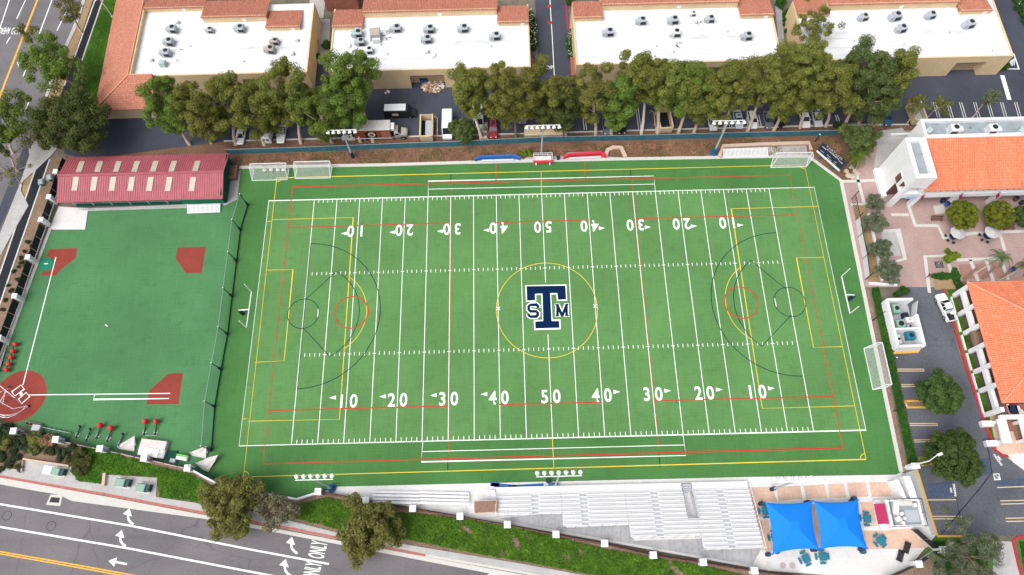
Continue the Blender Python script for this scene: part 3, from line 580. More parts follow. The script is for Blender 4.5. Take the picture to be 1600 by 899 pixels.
for q in ([(1447, 756), (1490, 752), (1494, 776), (1451, 779)], [(1500, 722), (1545, 716), (1549, 738), (1520, 750)], [(1556, 752), (1640, 742), (1640, 757), (1558, 760)]): sheet('blue_wash', q, .008, 'parking_blue', park)
c = G2(1489, 766); text('road_lettering', 'NO', .5, (c[0] - .3, c[1], .016), R(84), 'paint_white', park, .015); text('road_lettering', 'PARKING', .5, (c[0] + .3, c[1], .016), R(84), 'paint_white', park, .015)
c = G2(1559, 719); text('road_lettering', 'NO', .5, (c[0] + .35, c[1] + .3, .016), R(-65), 'paint_white', park, .015); text('road_lettering', 'PARKING', .5, (c[0], c[1], .016), R(-65), 'paint_white', park, .015)
q = [(1552.5, 741), (1560.5, 740.5), (1563, 749.5), (1554, 750)]; sq = sheet('disabled_bay_sign', q, .014, 'parking_blue', park)
MB().ribbon([G2(*a) for a in q], .12, .018, True).build('sign_border', 'paint_white', sq)
wc = Vector(G2(1557.5, 745.5))
MB().ribbon(arc((wc.x - .05, wc.y - .12), .28, 150, 400, 14), .08, .019).ribbon([(wc.x - .1, wc.y + .42), (wc.x - .02, wc.y + .05), (wc.x + .28, wc.y), (wc.x + .38, wc.y - .32)], .09, .021).build('wheelchair_symbol', 'paint_white', sq)

# ------------------------------------------------------------------ vegetation
def leaf_mesh(name, cen, rad, per, L, W_, rg, m, zs=.85, up=.5, shell=.45):
    cen = np.asarray(cen, float); n = len(cen); rad = np.asarray(rad, float)
    N = n * per; idx = np.repeat(np.arange(n), per)
    d_ = rg.normal(size=(N, 3)); d_ /= np.linalg.norm(d_, axis=1)[:, None]
    rr = rg.random(N) ** shell
    pos = cen[idx] + d_ * (rad[idx] * rr)[:, None] * np.array([1, 1, zs])
    nrm = d_ + rg.normal(size=(N, 3)) * .42 + np.array([0, 0, up]); nrm /= np.linalg.norm(nrm, axis=1)[:, None]
    t = np.cross(nrm, rg.normal(size=(N, 3))); t /= np.linalg.norm(t, axis=1)[:, None]; b = np.cross(nrm, t)
    sc = (.65 + .7 * rg.random(N))[:, None]; t = t * L / 2 * sc; b = b * W_ / 2 * sc
    v = np.stack([pos - t, pos - b, pos + t, pos + b], 1).reshape(-1, 3)
    return raw_quads(name, v, m)
def raw_quads(name, v, m):
    n = len(v) // 4; me = bpy.data.meshes.new(name); me.vertices.add(len(v)); me.vertices.foreach_set('co', v.astype(np.float32).ravel())
    me.loops.add(4 * n); me.loops.foreach_set('vertex_index', np.arange(4 * n, dtype=np.int32)); me.polygons.add(n); me.polygons.foreach_set('loop_start', np.arange(0, 4 * n, 4, dtype=np.int32))
    me.update(calc_edges=True); me.materials.append(M[m]); return me
def part(name, me, parent): o = bpy.data.objects.new(name, me); COL.objects.link(o); o.parent = parent; return o
def inside(poly, x, y):
    c = False; n = len(poly)
    for i in range(n):
        (x1, y1), (x2, y2) = poly[i], poly[i - 1]
        if (y1 > y) != (y2 > y) and x < (x2 - x1) * (y - y1) / (y2 - y1) + x1: c = not c
    return c
def tree(name, label, base, top, rx, rz_, zc, nclump, cr, per, leaf, m, bark, group=None, seed=0, r0=.28, cat='tree', hollow=.25, L=.42, Wd=.2, limbs=9, ry=None, shell=.45, wk=1.):
    """base = (x, y) of the trunk foot, top = (x, y) of the crown centre at height zc; rx, rz_ = crown radii"""
    rg = np.random.default_rng(seed); ry = ry or rx
    rt = root(name, label, cat, (base[0], base[1], 0), group); dx, dy = top[0] - base[0], top[1] - base[1]
    C = []; Rr = []; tries = 0
    while len(C) < nclump and tries < 9000:
        tries += 1; q = rg.uniform(-1, 1, 3); l = np.linalg.norm(q)
        if l > 1 or l < hollow * rg.random() or (q[2] < -.5 and rg.random() < .3): continue
        wob = (1 - .4 * max(0, -q[2])) * (1 + wk * .22 * math.sin(3 * math.atan2(q[1], q[0]) + seed) + wk * .15 * math.sin(5 * math.atan2(q[1], q[0]) + 2 * seed))
        p_ = np.array([dx + q[0] * rx * wob * .88, dy + q[1] * ry * wob * .88, zc + q[2] * rz_])
        r_ = cr * rg.uniform(.65, 1.25)
        if any(np.linalg.norm(p_ - c) < .55 * (r_ + s_) * .8 for c, s_ in zip(C, Rr)) and tries < 6000: continue
        C.append(p_); Rr.append(r_)
    part('crown', leaf_mesh('crown', C, Rr, per, L, Wd, rg, m, shell=shell), rt)
    mb = MB(); zt = zc + rz_ * .35
    k = rg.normal(size=2) * .35
    pth = [(0, 0, -.1), (dx * .15 + k[0] * .4, dy * .15 + k[1] * .4, zc * .25), (dx * .5 + k[0], dy * .5 + k[1], zc * .55), (dx * .85, dy * .85, zc * .85), (dx, dy, zt)]
    mb.tube(pth, [r0 * 1.25, r0, r0 * .85, r0 * .6, r0 * .2], 8)
    for j in rg.choice(len(C), min(limbs, len(C)), replace=False):
        a = Vector(pth[2]).lerp(Vector(pth[3]), rg.random()); e = Vector(C[j]); mm = a.lerp(e, .5) + Vector((0, 0, .4 * rg.random()))
        mb.tube([a, mm, e], [r0 * .45, r0 * .3, r0 * .1], 5)
    me_o = MB(); og = rt.location
    me_o.v = [(a[0] + og.x, a[1] + og.y, a[2] + og.z) for a in mb.v]; me_o.f = mb.f
    me_o.build('trunk', bark, rt, smooth=True)
    return rt
GE = 'eucalyptus row behind the field'
EUC = [  # base px, crown px, crown z, rx, rz, leaf, bark, label
 ((296, 226), (262, 158), 11, 4.3, 5.0, 'leaf_euc_green', 'bark_pale', 'bright green eucalyptus at the left end of the row, beside the tile roofed corner'),
 ((330, 224), (318, 168), 10.5, 4.6, 5.6, 'leaf_euc', 'bark_pale', 'eucalyptus second from the left end of the row, above the red metal roof'),
 ((368, 226), (360, 150), 11, 4.6, 5.2, 'leaf_euc', 'bark_pale', 'eucalyptus third from the left end of the row, over a half hidden white car'),
 ((413, 227), (408, 160), 10.5, 4.4, 5.5, 'leaf_euc', 'bark_pale', 'eucalyptus with a thick pale trunk, left of the parked white van'),
 ((470, 224), (452, 142), 11.5, 4.8, 5.6, 'leaf_euc', 'bark_pale', 'yellow green eucalyptus over the two white vehicles near the left soccer goals'),
 ((519, 223), (497, 165), 10, 4.6, 5.4, 'leaf_euc_green', 'bark_pale', 'eucalyptus behind the left floodlight, left of the box truck'),
 ((563, 222), (540, 150), 10.5, 4.0, 5.2, 'leaf_euc_green', 'bark_pale', 'eucalyptus whose left trunk crosses the rear of the box truck'),
 ((583, 222), (552, 112), 13, 4.4, 4.2, 'leaf_euc_green', 'bark_pale', 'tall loose eucalyptus reaching over the second white roof from the left'),
 ((752, 218), (738, 143), 11.5, 3.9, 5.0, 'leaf_euc', 'bark_white', 'airy eucalyptus with a forked white trunk left of the red car'),
 ((806, 214), (795, 148), 11.5, 4.3, 6.4, 'leaf_euc', 'bark', 'eucalyptus just right of the red car, left of the central floodlight'),
 ((845, 213), (846, 140), 11.5, 4.2, 5.8, 'leaf_euc', 'bark', 'eucalyptus directly behind the central floodlight'),
 ((884, 213), (872, 165), 9, 3.2, 4.8, 'leaf_dark', 'bark_pale', 'short dark eucalyptus right of the central floodlight, beside the lane'),
 ((931, 211), (924, 140), 11.5, 4.3, 6.0, 'leaf_euc_brown', 'bark_pale', 'brownish eucalyptus right of the lane between the warehouses'),
 ((955, 211), (963, 160), 9.5, 3.5, 5.2, 'leaf_euc_green', 'bark_pale', 'dark green eucalyptus over the small black car'),
 ((1002, 209), (1004, 118), 12.5, 4.2, 4.8, 'leaf_euc', 'bark_white', 'airy eucalyptus with a thick white trunk left of the open cream skip'),
 ((1027, 208), (1040, 132), 11, 3.9, 4.6, 'leaf_euc', 'bark_pale', 'eucalyptus arching over the open cream skip'),
 ((1060, 208), (1078, 138), 11, 4.4, 6.0, 'leaf_euc_green', 'bark_pale', 'eucalyptus just right of the open cream skip'),
 ((1084, 208), (1108, 150), 10.5, 4.6, 6.2, 'leaf_euc', 'bark_pale', 'dense eucalyptus left of the silver car and right floodlight'),
 ((1130, 206), (1150, 132), 11.5, 4.4, 4.8, 'leaf_euc', 'bark_pale', 'eucalyptus above the silver car'),
 ((1168, 206), (1196, 122), 12, 4.4, 5.4, 'leaf_euc', 'bark_pale', 'eucalyptus with a bare slanted trunk right of the white hatchback'),
 ((1208, 206), (1236, 150), 10.5, 4.3, 5.4, 'leaf_euc', 'bark_pale', 'eucalyptus with a gnarled pale trunk between the black and white cars'),
 ((1250, 200), (1262, 102), 13, 4.6, 4.4, 'leaf_euc', 'bark_pale', 'tall eucalyptus at the gap between the two right warehouses'),
 ((1290, 198), (1300, 140), 11, 4.6, 6.0, 'leaf_euc', 'bark_pale', 'yellow green eucalyptus over the white sedan'),
 ((1319, 197), (1346, 108), 12.5, 4.6, 5.0, 'leaf_blue', 'bark_pale', 'blue green eucalyptus covering the left front of the right warehouse'),
 ((1340, 197), (1365, 148), 10.5, 4.4, 5.6, 'leaf_blue', 'bark_pale', 'blue green eucalyptus above the dark blue car'),
 ((1365, 196), (1392, 120), 12, 4.0, 5.6, 'leaf_euc', 'bark_pale', 'olive coloured eucalyptus at the right end of the row'),
]
for i, (b, c, zc, rx, rz_, lm, bk, lab) in enumerate(EUC):
    lo = (1.0 if i < 8 else .4 if i < 18 else 0); zc -= lo * 1.1; c = (c[0], c[1] + lo * 9); rz_ *= 1 + .1 * lo; rx *= 1 + .08 * lo
    t_ = G2(c[0], c[1], zc)
    tree('eucalyptus_tree', lab, G2(*b), t_, rx * 1.2, rz_ * 1.2, zc - .1, 68, 1.14, 400, None, lm, bk, GE, 100 + i, .3, L=.34, Wd=.17, hollow=.4, shell=.38)
def T(name, lab, bpx, cpx, zc, rx, rz_, lm, bk='bark', n=40, cr=1.0, per=240, seed=1, grp=None, L=.36, Wd=.2, hollow=.3, r0=.22, limbs=9, shell=.4, wk=1.):
    return tree(name, lab, G2(*bpx), G2(cpx[0], cpx[1], zc), rx, rz_, zc, n, cr, per, None, lm, bk, grp, seed, r0, L=L, Wd=Wd, hollow=hollow, limbs=limbs, shell=shell, wk=wk)
AV = 'trees along the avenue'
T('street_tree', 'loose green tree with pale limbs over the avenue, beside the grass strip', (122, 138), (80, 96), 8, 6.6, 3.6, 'leaf_euc_green', 'bark_pale', 52, 1.35, 300, 21, AV, hollow=.4, limbs=14)
T('street_tree', 'large dark brownish tree at the left end of the red metal roof', (92, 232), (108, 188), 7.5, 9.2, 4.8, 'leaf_dark', 'bark', 120, 1.45, 300, 22, AV, hollow=.5)
T('street_tree', 'bright green tree cut by the left picture edge', (20, 240), (10, 188), 8, 5.4, 3.9, 'leaf_euc_green', 'bark_pale', 46, 1.3, 240, 23, AV)
T('street_tree', 'small thin tree below the bright green one at the left picture edge', (28, 268), (4, 226), 7, 2.6, 2.0, 'leaf_blue', 'bark_pale', 12, .8, 160, 24, AV)
T('street_tree', 'nearly bare dry tree with thin twigs over the left pavement', (34, 288), (16, 268), 6, 3.8, 1.8, 'leaf_grey', 'bark_pale', 16, .7, 40, 25, AV, limbs=16, r0=.13)
T('street_tree', 'small yellowing tree over the orange centre line', (64, 104), (42, 52), 9, 2.2, 1.8, 'leaf_weed', 'bark_pale', 10, .8, 110, 26, AV, limbs=6, r0=.1)
T('street_tree', 'olive tree at the top edge above the grass strip', (128, 52), (106, 10), 8, 3.4, 2.6, 'leaf_khaki', 'bark_pale', 16, .95, 190, 27, AV)
BK = 'trees on the bank by the lower road'
T('bank_tree', 'dense olive green tree overhanging the red kerb, leftmost on the bank', (366, 792), (360, 787), 4.2, 5.5, 2.9, 'leaf_khaki', 'bark', 100, 1.0, 300, 31, BK)
T('bank_tree', 'thin greyish tree beside the dense olive one on the bank', (428, 806), (430, 800), 3.6, 4.0, 2.4, 'leaf_grey', 'bark', 36, .85, 120, 32, BK, limbs=14, r0=.15)
T('bank_tree', 'spreading khaki tree on the bank, right of the painted ONLY', (580, 826), (577, 826), 4.0, 5.8, 2.7, 'leaf_khaki', 'bark', 80, 1.0, 260, 33, BK, limbs=14)
T('pine_tree', 'feathery pine with bare branches beside the car park exit', (1506, 880), (1512, 868), 5.5, 7.0, 2.6, 'leaf_olive', 'bark', 64, .95, 190, 34, None, L=.5, Wd=.09, limbs=22)
T('car_park_tree', 'round green tree over the bay below the white pickup', (1458, 622), (1465, 615), 4.2, 4.0, 2.5, 'leaf_round', 'bark', 95, .8, 260, 35, 'car park trees', hollow=.75, wk=.25)
T('car_park_tree', 'larger round dark green tree over the disabled bays', (1476, 720), (1488, 714), 4.5, 4.9, 2.9, 'leaf_round', 'bark', 125, .9, 260, 36, 'car park trees', hollow=.75, wk=.35)
PZ = 'clipped round trees on the school plaza'
T('plaza_tree', 'clipped round yellow green tree, left of the two by the arcade', (1488, 350), (1503, 337), 3.2, 3.0, 2.3, 'leaf_yellowgreen', 'bark', 90, .62, 240, 37, PZ, hollow=.8, wk=.12)
T('plaza_tree', 'clipped round yellow green tree, right of the two by the arcade', (1546, 350), (1560, 337), 3.2, 3.0, 2.3, 'leaf_yellowgreen', 'bark', 90, .62, 240, 38, PZ, hollow=.8, wk=.12)
T('plaza_tree', 'clipped green tree cut by the right picture edge', (1592, 352), (1606, 338), 3.2, 2.4, 2.2, 'leaf_round', 'bark', 60, .62, 240, 39, PZ, hollow=.8, wk=.12)
T('plaza_tree', 'small slim green tree in the black square grate', (1466, 413), (1487, 402), 4.6, 1.35, 1.5, 'leaf_yellowgreen', 'bark_pale', 16, .55, 200, 40, None, r0=.07, limbs=5)
OG = 'olive trees beside the field fence'
for (cu, cv, zc, r_, sd, lab) in ((1366, 317, 3.2, 1.5, 41, 'smallest olive tree, nearest the scoreboard end of the planter'), (1367, 346, 3.2, 2.3, 42, 'second olive tree down the planter, broad and grey green'), (1377, 390, 3.2, 2.2, 43, 'third olive tree down the planter'), (1389, 425, 3.4, 2.7, 44, 'largest olive tree, at the lower end of the planter')):
    T('olive_tree', lab, (cu - 12, cv + 7), (cu, cv), zc, r_, 1.6, 'leaf_olive', 'bark', int(18 * r_), .6, 220, sd, OG, L=.3, Wd=.12, r0=.13)
T('garden_tree', 'bushy green tree behind the scoreboard', (1330, 240), (1346, 221), 4.5, 3.9, 2.6, 'leaf_blue', 'bark', 46, .9, 220, 45)
T('garden_tree', 'thin airy eucalyptus standing over the right warehouse roof', (1250, 90), (1277, 38), 9.5, 5.8, 3.0, 'leaf_euc', 'bark_pale', 40, .8, 120, 46, limbs=20, r0=.14)
T('garden_tree', 'sparse tree among the marked bays, right of the white tower', (1517, 187), (1544, 150), 7, 2.6, 1.8, 'leaf_olive', 'bark_pale', 14, .7, 120, 47, limbs=12, r0=.13)
T('garden_tree', 'sparse low tree among the bays behind the white tower', (1444, 190), (1474, 165), 6, 3.0, 1.2, 'leaf_weed', 'bark_pale', 12, .7, 80, 48, limbs=14, r0=.11)
T('garden_tree', 'dry sparse tree beside the cream skip behind the white tower', (1415, 196), (1434, 164), 6, 2.6, 1.6, 'leaf_khaki', 'bark_pale', 12, .7, 110, 49, limbs=10, r0=.11)
T('garden_tree', 'low dense dark green tree hanging over the blue green screen fence', (727, 224), (722, 205), 3.2, 2.7, 2.4, 'leaf_blue', 'bark', 40, .8, 280, 50, hollow=.6)
# hedges and flowering bushes by the warehouses
def bush(name, lab, px, zc, rx, ry, rz_, lm, n, seed, cr=.6, per=150, flowers=False, cat='bush', grp=None):
    rg = np.random.default_rng(seed); c = G2(*px); rt = root(name, lab, cat, (*c, 0), grp); C = []
    while len(C) < n:
        q = rg.uniform(-1, 1, 3)
        if q[0] ** 2 + q[1] ** 2 > 1: continue
        C.append((q[0] * rx, q[1] * ry, zc + q[2] * rz_))
    part('foliage', leaf_mesh('foliage', C, np.full(n, cr), per, .3, .17, rg, lm), rt)
    if flowers:
        C2 = [(a * 1.05, b * 1.05, zc + rz_ + .35) for a, b, _ in C]
        part('blossom', leaf_mesh('blossom', C2, np.full(n, cr), 2, .2, .18, rg, 'petal', zs=.3, up=3), rt)
    return rt
bush('flowering_bush', 'green bush on the walkway between the two left warehouses, nearest the tile roofs', (491, 42), .9, .8, .9, .5, 'leaf_hedge', 8, 61)
bush('flowering_bush', 'white flowering bush on the walkway between the two left warehouses', (490, 68), 1.0, 1.0, 2.0, .6, 'leaf_hedge', 16, 62, flowers=True)
bush('flowering_bush', 'green bush at the lower end of the walkway between the left warehouses', (492, 92), .9, 1.0, 1.1, .5, 'leaf_hedge', 10, 63)
bush('flowering_bush', 'small dark bush against the second warehouse, across the walkway', (511, 75), .9, .6, 1.2, .5, 'leaf_hedge', 8, 64)
bush('hedge', 'white flowering hedge on the left side of the warehouse lane', (831, 55), .9, .9, 5.6, .6, 'leaf_hedge', 46, 65, flowers=True)
bush('hedge', 'white flowering hedge on the right side of the warehouse lane', (893, 75), .9, .9, 4.4, .6, 'leaf_hedge', 40, 66, flowers=True)
bush('flowering_bush', 'green bush at the top edge right of the warehouse lane', (890, 5), .9, .9, 1.0, .5, 'leaf_hedge', 8, 67)
bush('flowering_bush', 'green bush left of the rightmost warehouse at the top edge', (1218, 8), 1.0, 1.0, 1.5, .5, 'leaf_hedge', 12, 68)
bush('hedge', 'hedge along the left wall of the rightmost warehouse', (1230, 40), 1.0, 1.0, 3.2, .6, 'leaf_hedge', 28, 69)
bush('hedge', 'white flowering hedge in the top right corner', (1596, 18), .9, 1.6, 5.0, .6, 'leaf_hedge', 46, 70, flowers=True)
bush('flowering_bush', 'dark bush at the right front corner of the rightmost warehouse', (1566, 106), .8, 1.0, .8, .5, 'leaf_hedge', 9, 71)
bush('clipped_hedge', 'clipped hedge running left from the corner of the plaza planting bed', (1474, 433), .45, 2.3, .45, .2, 'leaf_hedge', 60, 72, .4, 110)
bush('clipped_hedge', 'clipped hedge running down from the corner of the plaza planting bed', (1493, 437), .45, .5, 2.1, .2, 'leaf_hedge', 60, 73, .4, 110)
bush('round_bush', 'dark green bush in front of the school office hedge, above the equipment enclosure', (1406, 458), .6, 1.2, .7, .4, 'leaf_hedge', 12, 74)
bush('round_bush', 'leafy green bush on the red mulch between the blue shelter and the red cart', (822, 241), .5, 1.4, .6, .3, 'leaf_yellowgreen', 12, 75, .4)
bush('round_bush', 'low grey bush at the foot of the row by the red car', (765, 213), .5, 1.4, .5, .3, 'leaf_olive', 10, 76, .45)
bush('round_bush', 'white blossoming low bush left of the central floodlight pole', (832, 212), .5, 1.4, .7, .3, 'leaf_shrub', 10, 77, .45, flowers=True)
bush('round_bush', 'green bush at the right end of the screen fence', (1306, 199), .7, 1.1, .6, .4, 'leaf_shrub', 10, 78, .5)
bush('round_bush', 'dark spreading shrub on the ground cover left of the utility boxes', (130, 722), .8, 2.1, 2.1, .5, 'leaf_dark', 34, 79, .6, 170)
rg = np.random.default_rng(5)
SH = []
for k in range(4): SH.append(leaf_mesh('foliage', rg.uniform(-.4, .4, (7, 3)) * (1, 1, .3) + (0, 0, .4), np.full(7, .42), 90, .24, .13, rg, 'leaf_shrub'))
def shrub(px, s, lab, grp, k=0, mname=None):
    c = G2(*px); rt = root('shrub', lab, 'shrub', (*c, .02), grp); o = part('foliage', SH[k % 4], rt); rt.scale = (s, s, s); rt.rotation_euler = (0, 0, k * 1.7)
for k, (u, v) in enumerate([(5, 722), (15, 733), (10, 705), (22, 711), (28, 700), (38, 705), (30, 722), (21, 722), (32, 737), (48, 708), (60, 712), (68, 700), (80, 712), (86, 700), (98, 719), (60, 700), (48, 690), (78, 690), (95, 708), (115, 706), (3, 740), (4, 712), (40, 690), (88, 690), (107, 712)]): shrub((u, v - 5), 1.0 + .35 * ((k * 7) % 5) / 5, 'small dark round shrub in the bare bed at the lower left', 'small shrubs in the lower left bed', k)
for k, (u, v) in enumerate([(39, 394), (45, 380), (46, 400), (33, 404), (30, 418), (36, 412), (22, 425), (28, 438), (14, 447), (20, 455), (9, 470), (5, 485), (50, 385), (42, 415)]): shrub((u, v), .55 + .3 * ((k * 3) % 4) / 4, 'tiny dry shrub in the strip between black path and fence', 'tiny shrubs along the black path', k + 1)
for (u, v, r_, lm, lab, sd) in ((8, 690, 2.2, 'leaf_khaki', 'light green bush at the left picture edge below the backstop', 81), (18, 676, 2.0, 'leaf_shrub', 'dark bush under the fence at the left picture edge', 82), (62, 692, 1.9, 'leaf_khaki', 'tall khaki bush in the middle of the lower left bed', 83), (80, 690, 1.1, 'leaf_litter', 'reddish bush beside the tall khaki bush', 84)):
    bush('round_bush', lab, (u, v), .9, r_, r_ * .8, .5, lm, int(14 * r_), sd, .55, 150)
for u, v, lab in ((32, 692, 'blue green agave left of the khaki bush in the lower left bed'), (98, 705, 'blue green agave right of the khaki bush in the lower left bed')):
    c = G2(u, v); mb = MB()
    for k in range(18):
        a = k * 2.4; el_ = .35 + .5 * (k % 3) / 2; l = .95 - .2 * (k % 3) / 2; dd = Vector((math.cos(a) * math.cos(el_), math.sin(a) * math.cos(el_), math.sin(el_))); sd = Vector((-math.sin(a), math.cos(a), 0)) * .1
        p0 = Vector((*c, .05)); mb.poly([p0 - sd, p0 + sd, p0 + dd * l * .6 + sd * 1.2, p0 + dd * l, p0 + dd * l * .6 - sd * 1.2])
    solo(mb, 'agave', 'leaf_agave', lab, 'agave')
# ground cover on the bank and verges: a mass of leaves
def cover(name, lab, px, n, h, m, L=.3, W_=.2, seed=3, hole=None, cat='ground cover'):
    rg = np.random.default_rng(seed); P = [G2(*q) for q in px]; xs = [q[0] for q in P]; ys = [q[1] for q in P]; pts = []
    while len(pts) < n:
        x = rg.uniform(min(xs), max(xs), 4000); y = rg.uniform(min(ys), max(ys), 4000)
        for a, b in zip(x, y):
            if not inside(P, a, b): continue
            den = math.sin(a * .55 + 1.3 * math.sin(b * .8)) * math.sin(b * .7 + math.sin(a * .31)) + .35 * math.sin(a * 1.9 + b * 1.3)
            if hole is not None and den + .25 * rg.normal() > hole + .12: continue
            pts.append((a, b, h * (.35 + .65 * rg.random()) * (.75 + .25 * math.sin(a * 1.7) * math.sin(b * 2.1))))
    pts = np.array(pts[:n]); N = len(pts); nrm = rg.normal(size=(N, 3)) * .5 + (0, 0, 1); nrm /= np.linalg.norm(nrm, axis=1)[:, None]
    t = np.cross(nrm, rg.normal(size=(N, 3))); t /= np.linalg.norm(t, axis=1)[:, None]; b = np.cross(nrm, t); sc = (.6 + .8 * rg.random(N))[:, None]
    t = t * L / 2 * sc; b = b * W_ / 2 * sc
    o = bpy.data.objects.new(name, raw_quads(name, np.stack([pts - t, pts - b, pts + t, pts + b], 1).reshape(-1, 3), m)); COL.objects.link(o); o['kind'] = 'stuff'; tag(o, lab, cat)
    return o
cover('ground_cover', 'bright green ground cover over the bank right of the khaki tree', [(600, 800), (660, 804), (800, 822), (943, 858), (1100, 885), (1174, 902), (1174, 950), (1010, 914), (820, 878), (760, 868), (600, 836)], 34000, .38, 'leaf_bank', .34, .24, 11, .62)
cover('ground_cover', 'bright green ground cover on the bank between thin tree and khaki tree', [(462, 790), (508, 778), (560, 788), (600, 800), (600, 838), (540, 830), (455, 808)], 12000, .4, 'leaf_bank', .34, .24, 12, .75)
cover('ground_cover', 'bright green ground cover around the two utility boxes', [(118, 700), (160, 702), (240, 728), (300, 742), (345, 770), (340, 785), (320, 786), (250, 776), (247, 745), (166, 740), (163, 756), (125, 752), (112, 738)], 26000, .4, 'leaf_bank', .34, .24, 13, .85)
cover('grass', 'grass strip between black path and tile roofed corner', [(165, -10), (190, -10), (184, 10), (152, 160), (140, 180), (104, 182), (120, 130)], 16000, .12, 'leaf_bank', .22, .1, 14, None, 'grass')
cover('grass', 'grass strip between red kerb and colonnade', [(1480, 452), (1492, 455), (1540, 630), (1550, 688), (1530, 620), (1505, 540)], 8000, .15, 'leaf_bank', .22, .12, 15, .7, 'grass')
cover('ivy_bed', 'dark ivy strip between turf wall and car park', [(1361, 452), (1372, 450), (1424, 690), (1434, 728), (1420, 732)], 14000, .45, 'leaf_hedge', .3, .2, 16)
cover('grass', 'grass around the feathery pine', [(1458, 846), (1540, 842), (1545, 960), (1460, 960)], 12000, .3, 'leaf_hedge', .3, .16, 17, .8, 'grass')
cover('grass', 'grass behind the red kerb in the lower right corner', [(1592, 846), (1640, 846), (1640, 950), (1606, 925)], 5000, .2, 'leaf_hedge', .3, .16, 18, None, 'grass')
cover('leaf_litter', 'brown leaf litter on the slope between screen fence and turf', [(345, 244), (720, 232), (1308, 215), (1318, 240), (1262, 243), (840, 249), (376, 262)], 26000, .06, 'leaf_litter', .34, .18, 19, .8, 'leaf litter')
cover('weeds', 'scattered weeds on the slope between screen fence and turf', [(345, 244), (720, 232), (1308, 215), (1318, 240), (1262, 243), (840, 249), (376, 262)], 3800, .2, 'leaf_weed', .3, .14, 20, -.35, 'weeds')
cover('leaf_litter', 'brown leaf litter under the eucalyptus row', [(350, 225), (720, 216), (1310, 199), (1420, 198), (1420, 212), (1310, 209), (720, 226), (350, 238)], 12000, .05, 'leaf_litter', .26, .14, 21, .8, 'leaf litter')
# palms
def palm(name, lab, bpx, cpx, zc, nf, l, m, seed, r0=.16, bark='bark'):
    rg = np.random.default_rng(seed); b = Vector(G(*bpx)); c = G(cpx[0], cpx[1], zc); rt = root(name, lab, 'palm', b)
    MB().tube([b, b.lerp(c, .5), c], [r0 * 1.2, r0, r0 * .9], 8).build('trunk', bark, rt, smooth=True)
    mb = MB()
    for k in range(nf):
        a = k * 2.399 + rg.normal() * .15; e0 = rg.uniform(.1, .9); p0 = c.copy(); ln = l * rg.uniform(.8, 1.1); prev = p0
        for j in range(8):
            e = e0 - j * .26; dd = Vector((math.cos(a) * math.cos(e), math.sin(a) * math.cos(e), math.sin(e))); q = prev + dd * ln / 8; sd = Vector((-math.sin(a), math.cos(a), 0)); w = (.75 if j else .3) * (1 - j / 9)
            for sg in (-1, 1):
                for tt in (0, .5):
                    s0 = prev.lerp(q, tt); mb.poly([s0, s0 + dd * .1, s0 + sd * sg * w + dd * .42 - Vector((0, 0, .18))])
            mb.poly([prev - sd * .03, q - sd * .03, q + sd * .03, prev + sd * .03]); prev = q
    mb.build('fronds', m, rt)
palm('palm_tree', 'bright yellow green palm beside the scoreboard', (1322, 262), (1341, 243), 3.5, 22, 3.4, 'leaf_palm', 1)
palm('palm_tree', 'slim palm with a leaning trunk over the brick panels', (1520, 430), (1564, 402), 6.0, 16, 2.7, 'leaf_round', 2, .1, 'bark_pale')
palm('palm_tree', 'palm cut by the right picture edge beside the blue bin', (1562, 438), (1604, 416), 5.6, 14, 2.4, 'leaf_round', 3, .1, 'bark_pale')

# ------------------------------------------------------------------ warehouses behind the trees
def mansard(rt, x0, x1, y, z0, z1, depth=5.4, drop=1.0, mt='tile_old'):
    """tiled roof block: low stucco wall facing the deck, tiles falling away to the back"""
    MB().prism([(x0, y), (x1, y), (x1, y + .3), (x0, y + .3)], z0, z1 - .06).build('roof_parapet', 'stucco_tan', rt)
    tz = .12
    mb = MB(); a = [(x0 - .15, y - .25, z1), (x1 + .15, y - .25, z1), (x1 + .15, y + depth, z1 - drop), (x0 - .15, y + depth, z1 - drop)]
    mb.add(a + [(p[0], p[1], p[2] - tz) for p in a], [(0, 1, 2, 3), (7, 6, 5, 4), (0, 4, 5, 1), (1, 5, 6, 2), (2, 6, 7, 3), (3, 7, 4, 0)])
    o = mb.build('tile_roof', mt, rt)
    rb = MB(); n = int((x1 - x0) / .34)
    for k in range(n):                       # raised barrel rows running down the slope
        x = x0 + (k + .5) * (x1 - x0) / n
        q = [(x - .09, y - .27, z1 + .01), (x, y - .27, z1 + .09), (x + .09, y - .27, z1 + .01)]; w = [(p[0], y + depth, p[2] - drop * (depth + .27) / (depth + .25)) for p in q]
        rb.add(q + w, [(0, 3, 4, 1), (1, 4, 5, 2), (0, 1, 2), (5, 4, 3)])
    struct(rb.build('tile_rows', mt, o), 'stuff')
    MB().prism([(x0 + .05, y + .3), (x1 - .05, y + .3), (x1 - .05, y + depth - .4), (x0 + .05, y + depth - .4)], 0, z1 - drop - .14).build('wall', 'stucco_tan', rt)
